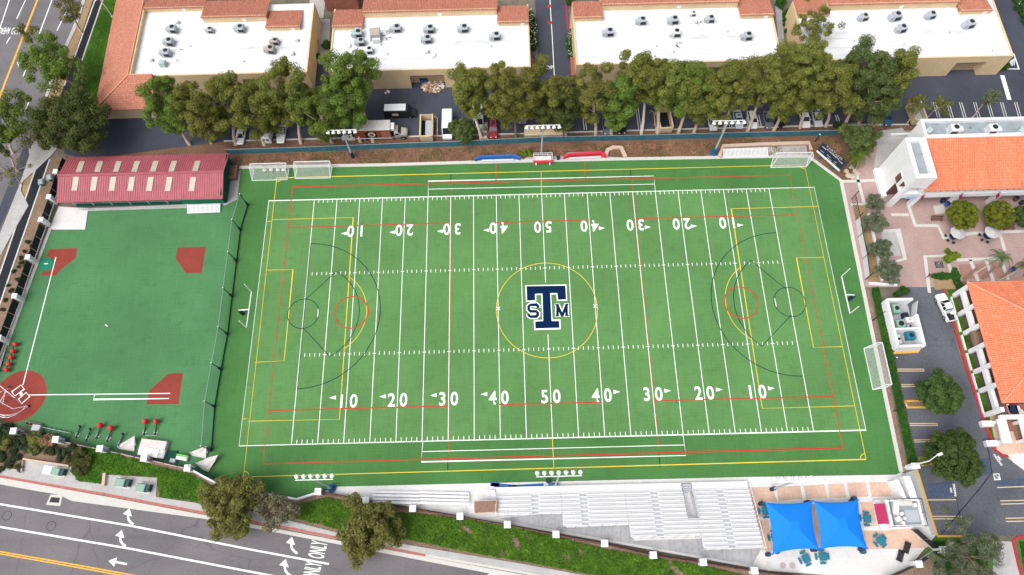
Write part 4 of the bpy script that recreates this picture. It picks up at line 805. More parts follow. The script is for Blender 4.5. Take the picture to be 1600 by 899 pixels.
def warehouse(label, x0, x1, yf, yb, bays, tiles, extra=None, zd=5.6):
    rt = root('warehouse', label, 'warehouse', ((x0 + x1) / 2, yf, 0))
    fp = [(x0, yb), (x0, yf)]
    for a, b in bays: fp += [(a, yf), (a, yf + 1.6), (b, yf + 1.6), (b, yf)]
    fp += [(x1, yf), (x1, yb)]
    MB().prism(fp, -.05, 4.1).build('wall', 'stucco_tan', rt); MB().prism([(x0, yf), (x1, yf), (x1, yb), (x0, yb)], 4.1, zd).build('wall', 'stucco_tan', rt)
    for a, b in bays:
        d_ = MB().box(((a + b) / 2, yf + 1.54, 0), (b - a - .6, .1, 3.4)).build('bay_door', 'door_tan', rt)
        for k in range(1, 5): MB().box(((a + b) / 2, yf + 1.47, k * .68), (b - a - .6, .05, .06)).build('door_rib', 'wood_brown', d_)
    MB().prism([(x0 + .3, yf + .3), (x1 - .3, yf + .3), (x1 - .3, yb - .02), (x0 + .3, yb - .02)], zd, zd + .1).build('roof_deck', 'roof_membrane', rt)
    for c, s in ((((x0 + x1) / 2, yf + .14, zd - .01), (x1 - x0 + .06, .32, .36)), ((x0 + .14, (yf + yb) / 2 + .16, zd - .01), (.32, yb - yf - .33, .36)), ((x1 - .14, (yf + yb) / 2 + .16, zd - .01), (.32, yb - yf - .33, .36))): MB().box(c, s).build('parapet', 'stucco_tan', rt)
    for (a, b, y, z1) in tiles: mansard(rt, a, b, y, zd, z1)
    # seams, drains and scuppers on the membrane
    rg = np.random.default_rng(int(abs(x0)))
    for k in range(3):
        yy = yf + 3 + k * 4 + rg.normal() * .4; MB().box(((x0 + x1) / 2, yy, zd + .1), (x1 - x0 - 2, .07, .03)).build('conduit', 'galv', rt)
    for k in range(4): MB().lathe((x0 + 2 + rg.random() * (x1 - x0 - 4), yf + .9 + rg.random() * 8, zd + .1), [(.12, 0), (.12, .35), (.18, .36), (.18, .45)], 8).build('vent_pipe', 'galv', rt)
    for (a, b, y, z1) in tiles:
        if b - a > 6: MB().box(((a + b) / 2 + 2, y - .02, zd + .3), (.8, .08, .8)).build('wall_hatch', 'white_metal', rt)
    return rt
wA = warehouse('left warehouse with white roof and tiled corner beside the avenue', -84.6, -47.9, 51.3, 70, [(-62, -57)], [(-84.4, -71.5, 68.6, 6.9), (-71.3, -57.6, 65.3, 7.4), (-57.4, -50.3, 62.6, 6.9)])
# its tiled wrap on the avenue side
za, zb = 3.7, 6.8
def quadpart(name, pts, m, rt, th=.12):
    mb = MB(); n = len(pts); mb.add(list(pts) + [(p[0], p[1], p[2] - th) for p in pts], [tuple(range(n)), tuple(range(2 * n - 1, n - 1, -1))] + [(i, i + n, (i + 1) % n + n, (i + 1) % n) for i in range(n)])
    return mb.build(name, m, rt)
quadpart('tile_roof', [(-92.0, 44.7, za), (-84.6, 50.9, zb), (-84.8, 72, zb), (-93.2, 78, za)], 'tile_old_y', wA)
quadpart('tile_roof', [(-91.96, 44.7, za + .01), (-79.6, 44.7, za + .01), (-79.6, 50.95, zb + .01), (-84.56, 50.95, zb + .01)], 'tile_old', wA)
MB().tube([(-92.0, 44.7, za + .08), (-84.58, 50.93, zb + .1)], .14, 6).build('hip_ridge', 'tile_ridge', wA); MB().tube([(-84.6, 50.9, zb + .06), (-84.8, 72, zb + .06)], .14, 6).build('hip_ridge', 'tile_ridge', wA); MB().tube([(-84.5, 50.95, zb + .08), (-79.6, 50.95, zb + .08)], .14, 6).build('hip_ridge', 'tile_ridge', wA)
MB().prism([(-91.5, 45.2), (-79.9, 45.2), (-79.9, 51.25), (-84.65, 51.25), (-84.65, 76), (-92.5, 76)], -.05, za - .1).build('wall', 'stucco_tan', wA)
MB().prism([(-84.45, 51.0), (-84.15, 51.0), (-84.3, 68.5), (-84.6, 68.5)], 5.62, zb - .08).build('roof_parapet', 'stucco_tan', wA)
MB().prism([(-84.4, 51.05), (-79.7, 51.05), (-79.7, 51.29), (-84.4, 51.29)], za, zb - .08).build('roof_parapet', 'stucco_tan', wA)
wB = warehouse('second warehouse from the left, cardboard heap at its open bay', -43.4, -1.4, 51.2, 68, [(-26.9, -19.6)], [(-43.2, -37.0, 62.4, 6.9), (-36.8, -8.2, 65.5, 7.5), (-8.0, -1.6, 62.4, 6.9)])
wC = warehouse('third warehouse from the left, between the lane and the airy eucalyptus', 8.1, 50.9, 51.4, 68, [(22, 26), (36, 41)], [(8.3, 14.3, 63.1, 6.9), (14.5, 43.6, 65.9, 7.5), (43.8, 50.7, 62.7, 6.9)])
wD = warehouse('rightmost warehouse with two recessed bays in its tan front', 55.8, 99.0, 51.0, 67, [(75.5, 79.0), (88.2, 94.6)], [(56.0, 62.5, 62.6, 6.9), (62.7, 90.4, 64.4, 7.5), (90.6, 97.2, 62.4, 6.9)])
q = G(898, 80, 3); MB().prism([(7.3, 51.2), (8.08, 51.2), (8.08, 56), (7.3, 56)], 0, 3).build('side_fin', 'terracotta', wC); MB().prism([(-1.38, 53), (-.6, 53), (-.6, 56), (-1.38, 56)], 0, 3).build('side_fin', 'terracotta', wB)
slab('walkway', [(500, 30), (516, 30), (514, 100), (498, 100)], -.02, .05, 'concrete_grey'); slab('walkway', [(1208, -30), (1219, -30), (1226, 80), (1217, 80)], -.02, .05, 'concrete_grey')
slab('patio', [(484, -10), (509, -10), (506, 28), (484, 34)], -.02, .06, 'concrete')
slab('patio_brown', [(510, -30), (566, -30), (564, 0), (562, 16), (512, 18)], -.02, 4.8, 'terracotta')
# rooftop units
def ac(px, s, m, label, rz=0, kind=0, z=5.72, w=None):
    c = G2(px[0], px[1], z + .7); rt = root('air_conditioner', label, 'air conditioner', (*c, z), 'rooftop units'); h = 1.25 * s
    MB().box((*c, z), (2.0 * s, 1.5 * s, .2), rz).build('base_frame', 'galv', rt)
    MB().bev((*c, z + .2), (1.55 * s, 1.5 * s, h), rz, .06).build('cabinet', m, rt)
    if kind == 0:
        dx, dy = math.cos(rz) * .95 * s, math.sin(rz) * .95 * s
        MB().bev((c[0] - dx * 1.15, c[1] - dy * 1.15, z + .2), (.75 * s, 1.0 * s, h * .75), rz, .05).build('duct', m, rt)
        MB().lathe((c[0] + .1, c[1] + .05, z + .2 + h), [(.56 * s, 0), (.56 * s, .07), (.48 * s, .07)], 18).build('fan_ring', m, rt)
        MB().lathe((c[0] + .1, c[1] + .05, z + .2 + h), [(.46 * s, .0), (.46 * s, .09)], 18).build('fan', 'fan_dark', rt)
        MB().box((c[0] + dx * .2, c[1] - .76 * s, z + .35), (1.2 * s, .03, h * .65), rz).build('louvre', 'fan_dark', rt)
    elif kind == 1:
        MB().bev((c[0] + .2, c[1] - .9 * s, z), (1.2 * s, .6 * s, h * .6), rz, .05).build('duct', 'ac_pale', rt)
    return rt
def vent(px, r, label, z=5.7):
    c = G2(px[0], px[1], z); rt = root('roof_vent', label, 'roof vent', (*c, z)); MB().lathe((*c, z), [(r, 0), (r, .3), (r * .86, .34)], 20).build('rim', 'ac_pale', rt); MB().lathe((*c, z + .3), [(r * .78, 0), (r * .7, .14), (r * .3, .22)], 20).build('dome', 'roof_membrane', rt)
wn = 'left warehouse roof'
for px, s, m, t, k in [((270, 46), 1.0, 'ac_grey', 'top one in the column of three, {}', 0), ((265, 66), 1.0, 'ac_grey', 'middle one in the column of three, {}', 0), ((260, 83), 1.0, 'ac_grey', 'lowest in the column of three, {}', 0), ((254, 99), .8, 'ac_green', 'plain box under the column of three on the {}', 2), ((328, 47), .75, 'ac_grey', 'small one at the inner corner of the {}', 0), ((376, 45), 1.0, 'ac_grey', 'right of the inner corner on the {}', 0), ((430, 65), .85, 'ac_rust', 'upper of the rusty pair on the {}', 0), ((423, 78), 1.0, 'ac_rust', 'lower of the rusty pair on the {}', 0)]: ac(px, s, m, 'air conditioner, ' + t.format(wn), R(-6), k)
for px, s, t in [((276, 33), .4, 'small grey box above the column of three on the left warehouse roof'), ((235, 92), .4, 'small grey box left of the column of three on the left warehouse roof'), ((463, 61), .4, 'small box right of the rusty pair on the left warehouse roof'), ((456, 82), .45, 'small round topped box below the rusty pair on the left warehouse roof'), ((427, 103), .5, 'lone small box near the front of the left warehouse roof'), ((606, 45), .45, 'small pale box in the top row of the second warehouse roof'), ((667, 79), .45, 'small open frame box below the stacked pair on the second warehouse roof')]:
    ac(px, s, 'ac_pale', t, R(-6), 2)
wn = 'second warehouse roof'
for px, s, m, t, k in [((560, 53), 1.05, 'ac_green', 'large pale green unit, topmost of the left cluster on the {}', 0), ((564, 66), .95, 'ac_grey', 'middle unit of the left cluster on the {}', 0), ((577, 79), .9, 'ac_pale', 'lowest pale unit of the left cluster on the {}', 0), ((587, 55), 1.35, 'ac_rust', 'big ducted unit right of the left cluster on the {}', 1), ((620, 45), 1.0, 'ac_grey', 'fourth along the top row of the {}', 0), ((672, 46), 1.0, 'ac_grey', 'upper of the stacked pair mid roof on the {}', 0), ((668, 62), 1.0, 'ac_grey', 'lower of the stacked pair mid roof on the {}', 0), ((725, 45), 1.0, 'ac_grey', 'single unit right of the stacked pair on the {}', 0), ((775, 57), 1.0, 'ac_green', 'rightmost greenish unit on the {}', 0)]: ac(px, s, m, 'air conditioner, ' + t.format(wn), R(4), k)
vent((545, 73), .55, 'round white roof vent by the tree tops on the second warehouse'); vent((677, 87), .65, 'round white roof hatch near the front of the second warehouse')
wn = 'third warehouse roof'
for px, s, m, t, k in [((952, 51), 1.0, 'ac_grey', 'leftmost unit on the {}', 0), ((1003, 33), .95, 'ac_grey', 'second along the top of the {}', 0), ((1053, 32), 1.0, 'ac_grey', 'upper of the middle pair on the {}', 0), ((1056, 52), 1.0, 'ac_pale', 'lower of the middle pair on the {}', 0), ((1083, 21), .6, 'ac_pale', 'small pale unit nearest the tiles on the {}', 0), ((1110, 30), .9, 'ac_grey', 'right of the small pale unit on the {}', 0), ((1168, 57), 1.0, 'ac_grey', 'rightmost unit on the {}', 0)]: ac(px, s, m, 'air conditioner, ' + t.format(wn), R(3), k)
wn = 'rightmost warehouse roof'
for px, s, m, t, k in [((1350, 27), .9, 'ac_grey', 'leftmost unit, beside the airy tree, on the {}', 0), ((1400, 26), 1.1, 'ac_grey', 'upper of the stacked pair on the {}', 0), ((1409, 45), 1.0, 'ac_grey', 'lower of the stacked pair on the {}', 0), ((1455, 24), .95, 'ac_grey', 'right of the stacked pair on the {}', 0), ((1515, 38), 1.05, 'ac_grey', 'rightmost, nearest the lane, on the {}', 0)]: ac(px, s, m, 'air conditioner, ' + t.format(wn), R(12), k)
# loose fittings left on the roofs
for (u, v, lab, sd) in ((607, 58, 'loose dark fittings lying on the second warehouse roof', 1), (1061, 70, 'bent dark pipes lying on the third warehouse roof', 2), (1090, 32, 'thin pipe loop lying by the tiles on the third warehouse roof', 3)):
    rg = np.random.default_rng(sd); c = G(u, v, 5.75); mb = MB()
    for k in range(7):
        a = Vector((c.x + rg.uniform(-.8, .8), c.y + rg.uniform(-.9, .9), 5.78)); t_ = rg.uniform(0, 6.3); mb.tube([a, a + Vector((math.cos(t_) * .5, math.sin(t_) * .5, .05)), a + Vector((math.cos(t_) * .6 + .2, math.sin(t_) * .6, .2))], .05, 5)
    solo(mb, 'pipe_offcuts', 'fan_dark', lab, 'pipes')

# ------------------------------------------------------------------ school hall with tower (upper right)
hall = root('school_hall', 'white school hall with orange tiled roof and square tower beside the scoreboard', 'building', (68.5, 19.5, 0))
X0, X1 = 72.4, 118
MB().prism([(X0 + .1, 22.6), (X1, 22.6), (X1, 28.3), (X0 + .1, 28.3)], -.05, 6.5).build('wall', 'stucco_white', hall); MB().prism([(X0 + .1, 28.32), (X1, 28.32), (X1, 32.2), (X0 + .1, 32.2)], -.05, 10.2).build('wall', 'stucco_white', hall)
MB().prism([(X0 + .5, 28.9), (X1, 28.9), (X1, 31.9), (X0 + .5, 31.9)], 10.2, 10.3).build('roof_deck', 'roof_grey', hall)
for q in ([(X0, 31.85), (X1, 31.85), (X1, 32.4), (X0, 32.4)], [(X0, 28.31), (X0 + .5, 28.31), (X0 + .5, 31.85), (X0, 31.85)], [(X0 + .5, 28.2), (X1, 28.2), (X1, 28.85), (X0 + .5, 28.85)]): MB().prism(q, 9.5, 11).build('parapet', 'stucco_white', hall)
rf = quadpart('tile_roof', [(X0 - .2, 19.2, 6.7), (X1, 19.2, 6.7), (X1, 28.25, 10.7), (X0 - .2, 28.25, 10.7)], 'tile_new', hall, .15)
rb = MB(); n = int((X1 - X0) / .36)
for k in range(n):
    x = X0 + (k + .5) * (X1 - X0) / n; q = [(x - .1, 19.17, 6.71), (x, 19.17, 6.80), (x + .1, 19.17, 6.71)]; w = [(p[0], 28.2, p[2] + 3.98) for p in q]; rb.add(q + w, [(0, 3, 4, 1), (1, 4, 5, 2), (0, 1, 2), (5, 4, 3)])
struct(rb.build('tile_rows', 'tile_new', rf), 'stuff')
for k in range(38): MB().box((X0 + .8 + k * 1.15, 19.55, 6.35), (.16, .8, .2)).build('rafter_tail', 'wood_brown', hall)
# upper gallery and arcade
MB().prism([(X0 + .03, 19.5), (X1, 19.5), (X1, 20.3), (X0 + .03, 20.3)], 3.5, 4.7).build('gallery_beam', 'stucco_white', hall); MB().prism([(X0 - 2.97, 19.53), (X0 - .03, 19.53), (X0 - .03, 20.27), (X0 - 2.97, 20.27)], 3.5, 4.59).build('gallery_beam', 'stucco_white', hall); MB().prism([(X0, 20.3), (X1, 20.3), (X1, 22.58), (X0, 22.58)], 3.5, 3.75).build('gallery_floor', 'terracotta', hall)
MB().prism([(X0 + .2, 22.48), (X1, 22.48), (X1, 22.58), (X0 + .2, 22.58)], 0, 3.4).build('arcade_back_wall', 'brown_wall', hall); MB().prism([(X0 + .2, 22.47), (X1, 22.47), (X1, 22.58), (X0 + .2, 22.58)], 3.8, 6.4).build('gallery_back_wall', 'brown_wall', hall)
for x in (72.9, 80.8, 88.6, 96.4, 104.2): MB().bev((x, 19.95, 0), (.95, .85, 3.5), 0, .02).build('column', 'stucco_white', hall); MB().box((x, 19.95, 4.7), (.5, .5, 1.7)).build('gallery_post', 'stucco_white', hall)
# tower
tx0, tx1, ty0, ty1 = 68.5, 72.4, 19.5, 28.3
tw = MB(); tw.prism([(tx0, 22.4), (tx1, 22.4), (tx1, ty1), (tx0, ty1)], -.05, 4.6); tw.prism([(tx0, ty0), (tx1, ty0), (tx1, ty1), (tx0, ty1)], 4.6, 5.2); tw.prism([(tx0, 21.2), (tx1, 21.2), (tx1, ty1), (tx0, ty1)], 5.2, 7.2); tw.prism([(tx0, ty0), (tx1, ty0), (tx1, ty1), (tx0, ty1)], 7.2, 10.2)
tower = tw.build('tower', 'stucco_white', hall)
MB().box((tx0 + .45, ty0 + .4, -.05), (.9, .8, 4.65)).build('column', 'stucco_white', hall); MB().box((tx0 + .3, ty0 + .3, 5.2), (.6, .6, 2.0)).build('column', 'stucco_white', hall); MB().box((tx1 - .3, ty0 + .3, 5.2), (.6, .6, 2.0)).build('column', 'stucco_white', hall)
for q in ([(tx0, ty0), (tx1, ty0), (tx1, ty0 + .9), (tx0, ty0 + .9)], [(tx0, ty1 - .75), (tx1, ty1 - .75), (tx1, ty1), (tx0, ty1)], [(tx0, ty0 + .9), (tx0 + .75, ty0 + .9), (tx0 + .75, ty1 - .75), (tx0, ty1 - .75)], [(tx1 - 1.0, ty0 + .9), (tx1, ty0 + .9), (tx1, ty1 - .75), (tx1 - 1.0, ty1 - .75)]): MB().prism(q, 10.2, 11).build('tower_parapet', 'stucco_white', hall)
MB().prism([(tx0 + .75, ty0 + .9), (tx1 - 1.0, ty0 + .9), (tx1 - 1.0, ty1 - .75), (tx0 + .75, ty1 - .75)], 10.2, 10.3).build('tower_deck', 'roof_grey', hall)
MB().prism([(tx0 + .05, 22.3), (tx1, 22.3), (tx1, 22.39), (tx0 + .05, 22.39)], 0, 4.5).build('arcade_back_wall', 'brown_wall', hall); MB().prism([(tx0 + .05, 21.1), (tx1, 21.1), (tx1, 21.19), (tx0 + .05, 21.19)], 5.25, 7.15).build('gallery_back_wall', 'brown_wall', hall)
wd = MB().box((tx0 - .02, 22.6, 4.9), (.12, 1.3, 2.2)).build('window', 'brown_wall', hall); MB().box((tx0 - .06, 22.6, 7.1), (.12, 1.5, .14)).build('window_frame', 'stucco_white', wd); MB().box((tx0 - .06, 22.6, 4.76), (.12, 1.5, .14)).build('window_sill', 'stucco_white', wd)
MB().prism([(tx0 - 1.1, 21.5), (tx0 - .02, 21.5), (tx0 - .02, 28), (tx0 - 1.1, 28)], 0, .8).build('side_wall', 'stucco_white', hall)
for u, v in ((1442, 304), (1502, 303), (1560, 301)):
    a = G(u, v, 4.9); rt = root('banner', f'maroon banner on the arcade of the white hall, {"left" if u < 1450 else "middle" if u < 1520 else "right"} of the three', 'banner', (a.x, a.y, 4.2), 'maroon banners'); MB().beam((a.x - .1, 19.5, 5.2), (a.x - .1, 18.5, 5.2), .06, .06).build('bracket', 'galv', rt)
    MB().prism([(a.x - .13, 18.55), (a.x - .07, 18.55), (a.x + .25, 19.45), (a.x + .19, 19.45)], 3.9, 5.15).build('cloth', 'maroon', rt)
a = G(1424, 306, 4.2); solo(MB().box((a.x, 19.3, 3.7), (2.0, .1, .8)), 'wall_banner', 'pale_blue', 'pale blue and white banner on the arcade beam under the tower', 'banner')
for px, s, lab in (((1490, 203), 1.1, 'left white'), ((1550, 203), 1.1, 'right white')): ac(px, s, 'ac_pale', f'{lab} rooftop unit in the trough of the white hall roof', R(180), 0, 10.3)
for px, lab in (((1452, 204), 'small metal hood at the left end of the white hall roof trough'), ((1597, 204), 'metal hood at the right picture edge of the white hall roof trough')): ac(px, .7, 'ac_green', lab, R(40), 2, 10.3)
solo(MB().prism([G2(1388, 213), G2(1420, 212), G2(1418, 215), G2(1388, 216)], 0, 1.1), 'garden_wall', 'stucco_white', 'low white wall behind the tower, beside the garden tree', 'wall')

# ------------------------------------------------------------------ orange roofed classroom block (right edge)
bl2 = root('classroom_block', 'classroom block with bright orange hipped roof and white colonnade at the car park', 'building', (76.7, -10, 0))
ex, ey0, ey1, ez = 76.3, -21.3, 1.0, 5.2; S_ = ey1 - ey0; cx_, cy_ = ex + S_ / 2, (ey0 + ey1) / 2; ap = (cx_, cy_, ez + 4.6); x2 = ex + S_
for nm, a, b, m in (('tile_roof', (ex, ey1), (ex, ey0), 'tile_new_y'), ('tile_roof', (ex, ey0), (x2, ey0), 'tile_new'), ('tile_roof', (x2, ey0), (x2, ey1), 'tile_new_y'), ('tile_roof', (x2, ey1), (ex, ey1), 'tile_new')):
    o = MB().poly([(*a, ez), (*b, ez), ap]).poly([ap, (*b, ez - .15), (*a, ez - .15)]).build(nm, m, bl2)
    rb = MB(); A = Vector((*a, ez)); B = Vector((*b, ez)); n = int((B - A).length / .38); P_ = Vector(ap); md = (A + B) / 2; up_ = P_ - md; al = (B - A).normalized()
    for k in range(n):
        s0 = (k + .5) / n; c = A.lerp(B, s0); top_ = c + up_ * (1 - abs(2 * s0 - 1)) * .98; h_ = Vector((0, 0, .1))
        rb.add([c - al * .1, c + h_, c + al * .1, top_ - al * .1, top_ + h_, top_ + al * .1], [(0, 1, 4, 3), (1, 2, 5, 4), (0, 2, 1)])
    struct(rb.build('tile_rows', m, o), 'stuff')
for a in ((ex, ey1), (ex, ey0), (x2, ey0), (x2, ey1)):
    A = Vector((*a, ez + .1)); P_ = Vector(ap) + Vector((0, 0, .1))
    n = 40
    for k in range(n): MB().tube([A.lerp(P_, k / n), A.lerp(P_, (k + .9) / n)], [.16, .13], 6).build('ridge_tile', 'tile_ridge', bl2)
MB().prism([(ex + 2.6, ey0 + 1.2), (x2 - 1, ey0 + 1.2), (x2 - 1, ey1 - 1), (ex + 2.6, ey1 - 1)], -.05, ez - .2).build('wall', 'stucco_white', bl2)
MB().prism([(ex + 2.5, ey0 + 1.3), (ex + 2.59, ey0 + 1.3), (ex + 2.59, ey1 - 1.1), (ex + 2.5, ey1 - 1.1)], 0, 4.9).build('gallery_back_wall', 'brown_wall', bl2)
MB().prism([(76.9, -23.4), (79, -23.4), (79, .5), (76.9, .5)], 2.1, 2.3).build('gallery_floor', 'brown_wall', bl2)
cb = [(76.7, .3), (76.65, -3.5), (76.7, -7.2), (76.7, -10.7), (76.6, -14.5), (76.6, -18.0), (76.3, -22.3)]
for x, y in cb: MB().bev((x, y, -.02), (.62, .75, ez - .25), 0, .02).build('column', 'stucco_white', bl2)
for i in range(6):
    (xa, ya), (xb, yb_) = cb[i], cb[i + 1]
    if i == 2:
        MB().prism([(76.2, ya - .45), (77.7, ya - .45), (77.7, yb_ + .45), (76.2, yb_ + .45)], 2.2, 2.9).build('balcony_box', 'wood_brown', bl2); continue
    MB().prism([(76.45, yb_ + .38), (77.1, yb_ + .38), (77.1, ya - .38), (76.45, ya - .38)], 2.2, 3.1).build('gallery_parapet', 'stucco_white', bl2)
for i in range(6): MB().box((75.95, (cb[i][1] + cb[i + 1][1]) / 2, 0), (.2, abs(cb[i][1] - cb[i + 1][1]) - .6, .45)).build('low_wall', 'stucco_white', bl2)
MB().prism([(76.9, -23.6), (90, -23.6), (90, -22.9), (76.9, -22.9)], 2.2, 3.1).build('gallery_parapet', 'stucco_white', bl2)
tr_ = MB().prism([G2(1556, 632, .5), G2(1640, 630, .5), G2(1640, 672, .5), G2(1566, 674, .5)], .1, .5).build('terrace', 'terracotta', bl2)
for (u, v, dx, dy, r_, lab, m) in ((1571, 637, 1.2, 1.0, .2, 'white tilted', 'paper_white'), (1572, 622 + 22, 1, .8, .1, 'white', 'paper_white'), (1581, 640, 1.7, 1.4, 0, 'dark', 'navy_dark'), (1589, 639, .8, .9, .1, 'pale', 'paper_white'), (1595, 646, 1.0, .9, .6, 'pale', 'paper_white'), (1583, 652, 1.6, .8, -.1, 'grey blue', 'ac_grey')):
    a = G2(u, v, .9); rt = root('terrace_table', {'dark': 'dark square table amid the white ones on the terrace', 'white tilted': 'small tilted white table at the terrace corner', 'white': 'white table left of the dark one on the terrace', 'pale': f'small white table right of the dark one on the terrace, {"upper" if v < 643 else "lower"} one', 'grey blue': 'grey blue table in front of the dark one on the terrace'}[lab], 'table', (*a, .5))
    MB().bev((*a, 1.15), (dx, dy, .08), r_, .02).build('tabletop', m, rt); MB().box((*a, .5), (.15, .15, .65), r_).build('leg', 'galv', rt)

# ------------------------------------------------------------------ red roofed batting shed
sh = root('batting_shed', 'long batting shed with red ribbed metal roof and pale skylights', 'building', (-79, 28.7, 0))
A = G(90, 317, 3.0); B = G(349, 308.5, 3.0); C_ = G(358, 236, 3.0); D_ = G(103, 250, 3.0)
xl, xr = (A.x + D_.x) / 2, (B.x + C_.x) / 2; yf_, yb_ = (A.y + B.y) / 2, (C_.y + D_.y) / 2; ym = (yf_ + yb_) / 2; ez, rz_ = 3.0, 4.4
tl = (yb_ - yf_) / 2
def rpt(x, y): return (x, y, ez + (rz_ - ez) * (1 - abs(y - ym) / tl))
for nm, ya, yb2 in (('roof_sheet', yf_, ym), ('roof_sheet', ym, yb_)):
    o = quadpart(nm, [rpt(xl, ya), rpt(xr, ya), rpt(xr, yb2), rpt(xl, yb2)], 'red_metal', sh, .08)
    rb = MB(); n = int((xr - xl) / .45)
    for k in range(n + 1):
        x = xl + k * (xr - xl) / n; a = Vector(rpt(x, ya)); b = Vector(rpt(x, yb2)); u = Vector((0, 0, .075)); s = Vector((.06, 0, 0)); rb.add([a - s, a + u, a + s, b - s, b + u, b + s], [(0, 3, 4, 1), (1, 4, 5, 2), (0, 1, 2), (5, 4, 3)])
    struct(rb.build('roof_rib', 'red_metal', o), 'stuff')
    for k in range(7):
        u0 = (119, 148, 177, 206, 235, 264, 301)[k]
        if ya < ym: a, b = G(u0 + 2, 278, 4.0), G(u0 - 2, 299, 3.4)
        else: a, b = G(u0 + 9, 252, 3.5), G(u0 + 4, 269, 4.2)
        w = .55; ps = [(q.x + s * w, q.y) for q, s in ((b, -1), (b, 1), (a, 1), (a, -1))]
        p3 = [(x, y, rpt(x, y)[2] + .1) for x, y in ps]; quadpart('skylight', p3, 'skylight', o, .08)
MB().beam((xl - .1, ym, rz_ + .06), (xr + .1, ym, rz_ + .06), .5, .07).build('ridge_cap', 'red_metal', sh); MB().beam((xl, yf_ - .08, ez - .05), (xr, yf_ - .08, ez - .05), .14, .16).build('gutter', 'red_metal', sh)
for k in range(9):
    x = xl + 2 + k * (xr - xl - 3) / 8; MB().box((x, yf_ + .7, 0), (.14, .14, 3.05)).build('post', 'galv', sh); MB().box((x, yb_ - .5, 0), (.14, .14, 3.0)).build('post', 'galv', sh)
MB().box(((xl + xr) / 2 + 3, yf_ + .85, 0), (xr - xl - 9, .05, 2.7)).build('front_netting', 'green_screen', sh); MB().box(((xl + xr) / 2, yb_ - .4, 0), (xr - xl - 1, .05, 2.7)).build('back_netting', 'green_screen', sh)
MB().box((xr - .35, ym, 0), (.06, yb_ - yf_ - 1, 3.6)).build('end_netting', 'green_screen', sh); MB().box((xr - 5.0, yf_ + .6, 0), (8.5, .05, 2.8)).build('windscreen', 'mound_green', sh)
for zz in (1.2, 2.4): MB().beam((xl + 2, yf_ + .62, zz), (xr - 9, yf_ + .62, zz), .07, .07).build('rail', 'galv', sh)
MB().prism([(xl + 2, yf_ + .5), (xr - .5, yf_ + .5), (xr - .5, yb_ - .6), (xl + 2, yb_ - .6)], -.02, .06).build('floor', 'green_screen', sh)
def slat_stack(label, px0, px1, n, dy, lean):
    a = Vector(G2(*px0)); b = Vector(G2(*px1)); rt = root('fence_panel_stack', label, 'fence panels', (*((a + b) / 2), .05)); d_ = (b - a).normalized(); nn = Vector((-d_.y, d_.x))
    for k in range(n):
        c = a.lerp(b, k / (n - 1)); e = c + nn * dy; MB().beam((c.x, c.y, .25), (e.x, e.y, .25 + lean), .16, .08).build('slat', 'white_metal', rt)
    for t_, z in ((.12, .14), (.85, .14 + lean * .8)):
        p0 = a + nn * dy * t_; p1 = b + nn * dy * t_; MB().beam((p0.x, p0.y, z), (p1.x, p1.y, z), .1, .1).build('rail', 'white_metal', rt)
slat_stack('row of white slatted panels lying against the red roofed shed', (294, 335), (344, 333), 26, 1.75, .5)
slat_stack('row of white slatted panels inside the stone edged recess', (1131, 248), (1199, 246), 34, 1.9, .5)
kerb('stone_retaining_wall', [(1123, 247), (1129, 230), (1196, 227), (1263, 225), (1266, 236)], .7, 0, .55, 'stone_pink'); slab('recess_floor', [(1127, 247), (1131, 233), (1196, 230), (1260, 228), (1262, 244)], -.02, .07, 'concrete')
o = kerb('stone_edging', [(946, 246), (949, 236), (958, 232), (970, 232), (977, 247)], .8, 0, .5, 'stone_pink')
c = G2(365, 273); rt = root('deck_box', 'reddish wooden storage box at the right end of the batting shed', 'box', (*c, .05)); MB().bev((*c, .05), (2.0, 3.0, 1.3), 0, .15).build('body', 'wood_brown', rt); MB().box((*c, 1.36), (1.5, 2.5, .05)).build('lid', 'brown_wall', rt)
# ------------------------------------------------------------------ fences
def pillar_fence(label, pts, pil, h, panel_m, gate=None, ph=None, pw=.85, base=None, th=.08, cap='stucco_white'):
    P0 = Vector(G2(*pts[0])); rt = root('fence', label, 'fence', (P0.x, P0.y, 0)); W2 = [Vector(G2(*q)) for q in pts]
    for i in range(len(W2) - 1):
        a, b = W2[i], W2[i + 1]; n = max(1, round((b - a).length / 2.6))
        for k in range(n):
            p = a.lerp(b, (k + .03) / n); q = a.lerp(b, (k + .97) / n)
            if base: MB().beam((p.x, p.y, .3), (q.x, q.y, .3), .3, .64).build('base_wall', base, rt)
            else: MB().beam((p.x, p.y, .12), (q.x, q.y, .12), .25, .24).build('base_kerb', 'concrete_plain', rt)
            z0 = .64 if base else .3
            pn = MB().beam((p.x, p.y, (z0 + h) / 2), (q.x, q.y, (z0 + h) / 2), .04, h - z0).build('panel', panel_m, rt)
            MB().beam((p.x, p.y, h), (q.x, q.y, h), th, .08).build('rail', 'iron_black', pn)
            MB().box((p.x, p.y, 0), (.09, .09, h + .05)).build('post', 'iron_black', rt)
    for i, (u, v) in enumerate(pil):
        c = Vector(G2(u, v)); H = ph or h + .35
        p = MB().box((c.x, c.y, 0), (pw, pw, H)).build('pillar', cap, rt); MB().bev((c.x, c.y, H), (pw + .18, pw + .18, .14), 0, .05).build('cap', cap, p)
    return rt
pillar_fence('black fence with white pillars between black path and baseball turf', [(107, 255), (96, 284), (84, 322), (72, 357), (52, 414), (32, 473), (8, 537), (-20, 612)], [(98, 278), (88, 317), (76, 352), (56, 410), (36, 470), (12, 534)], 2.1, 'iron_black', pw=.8)
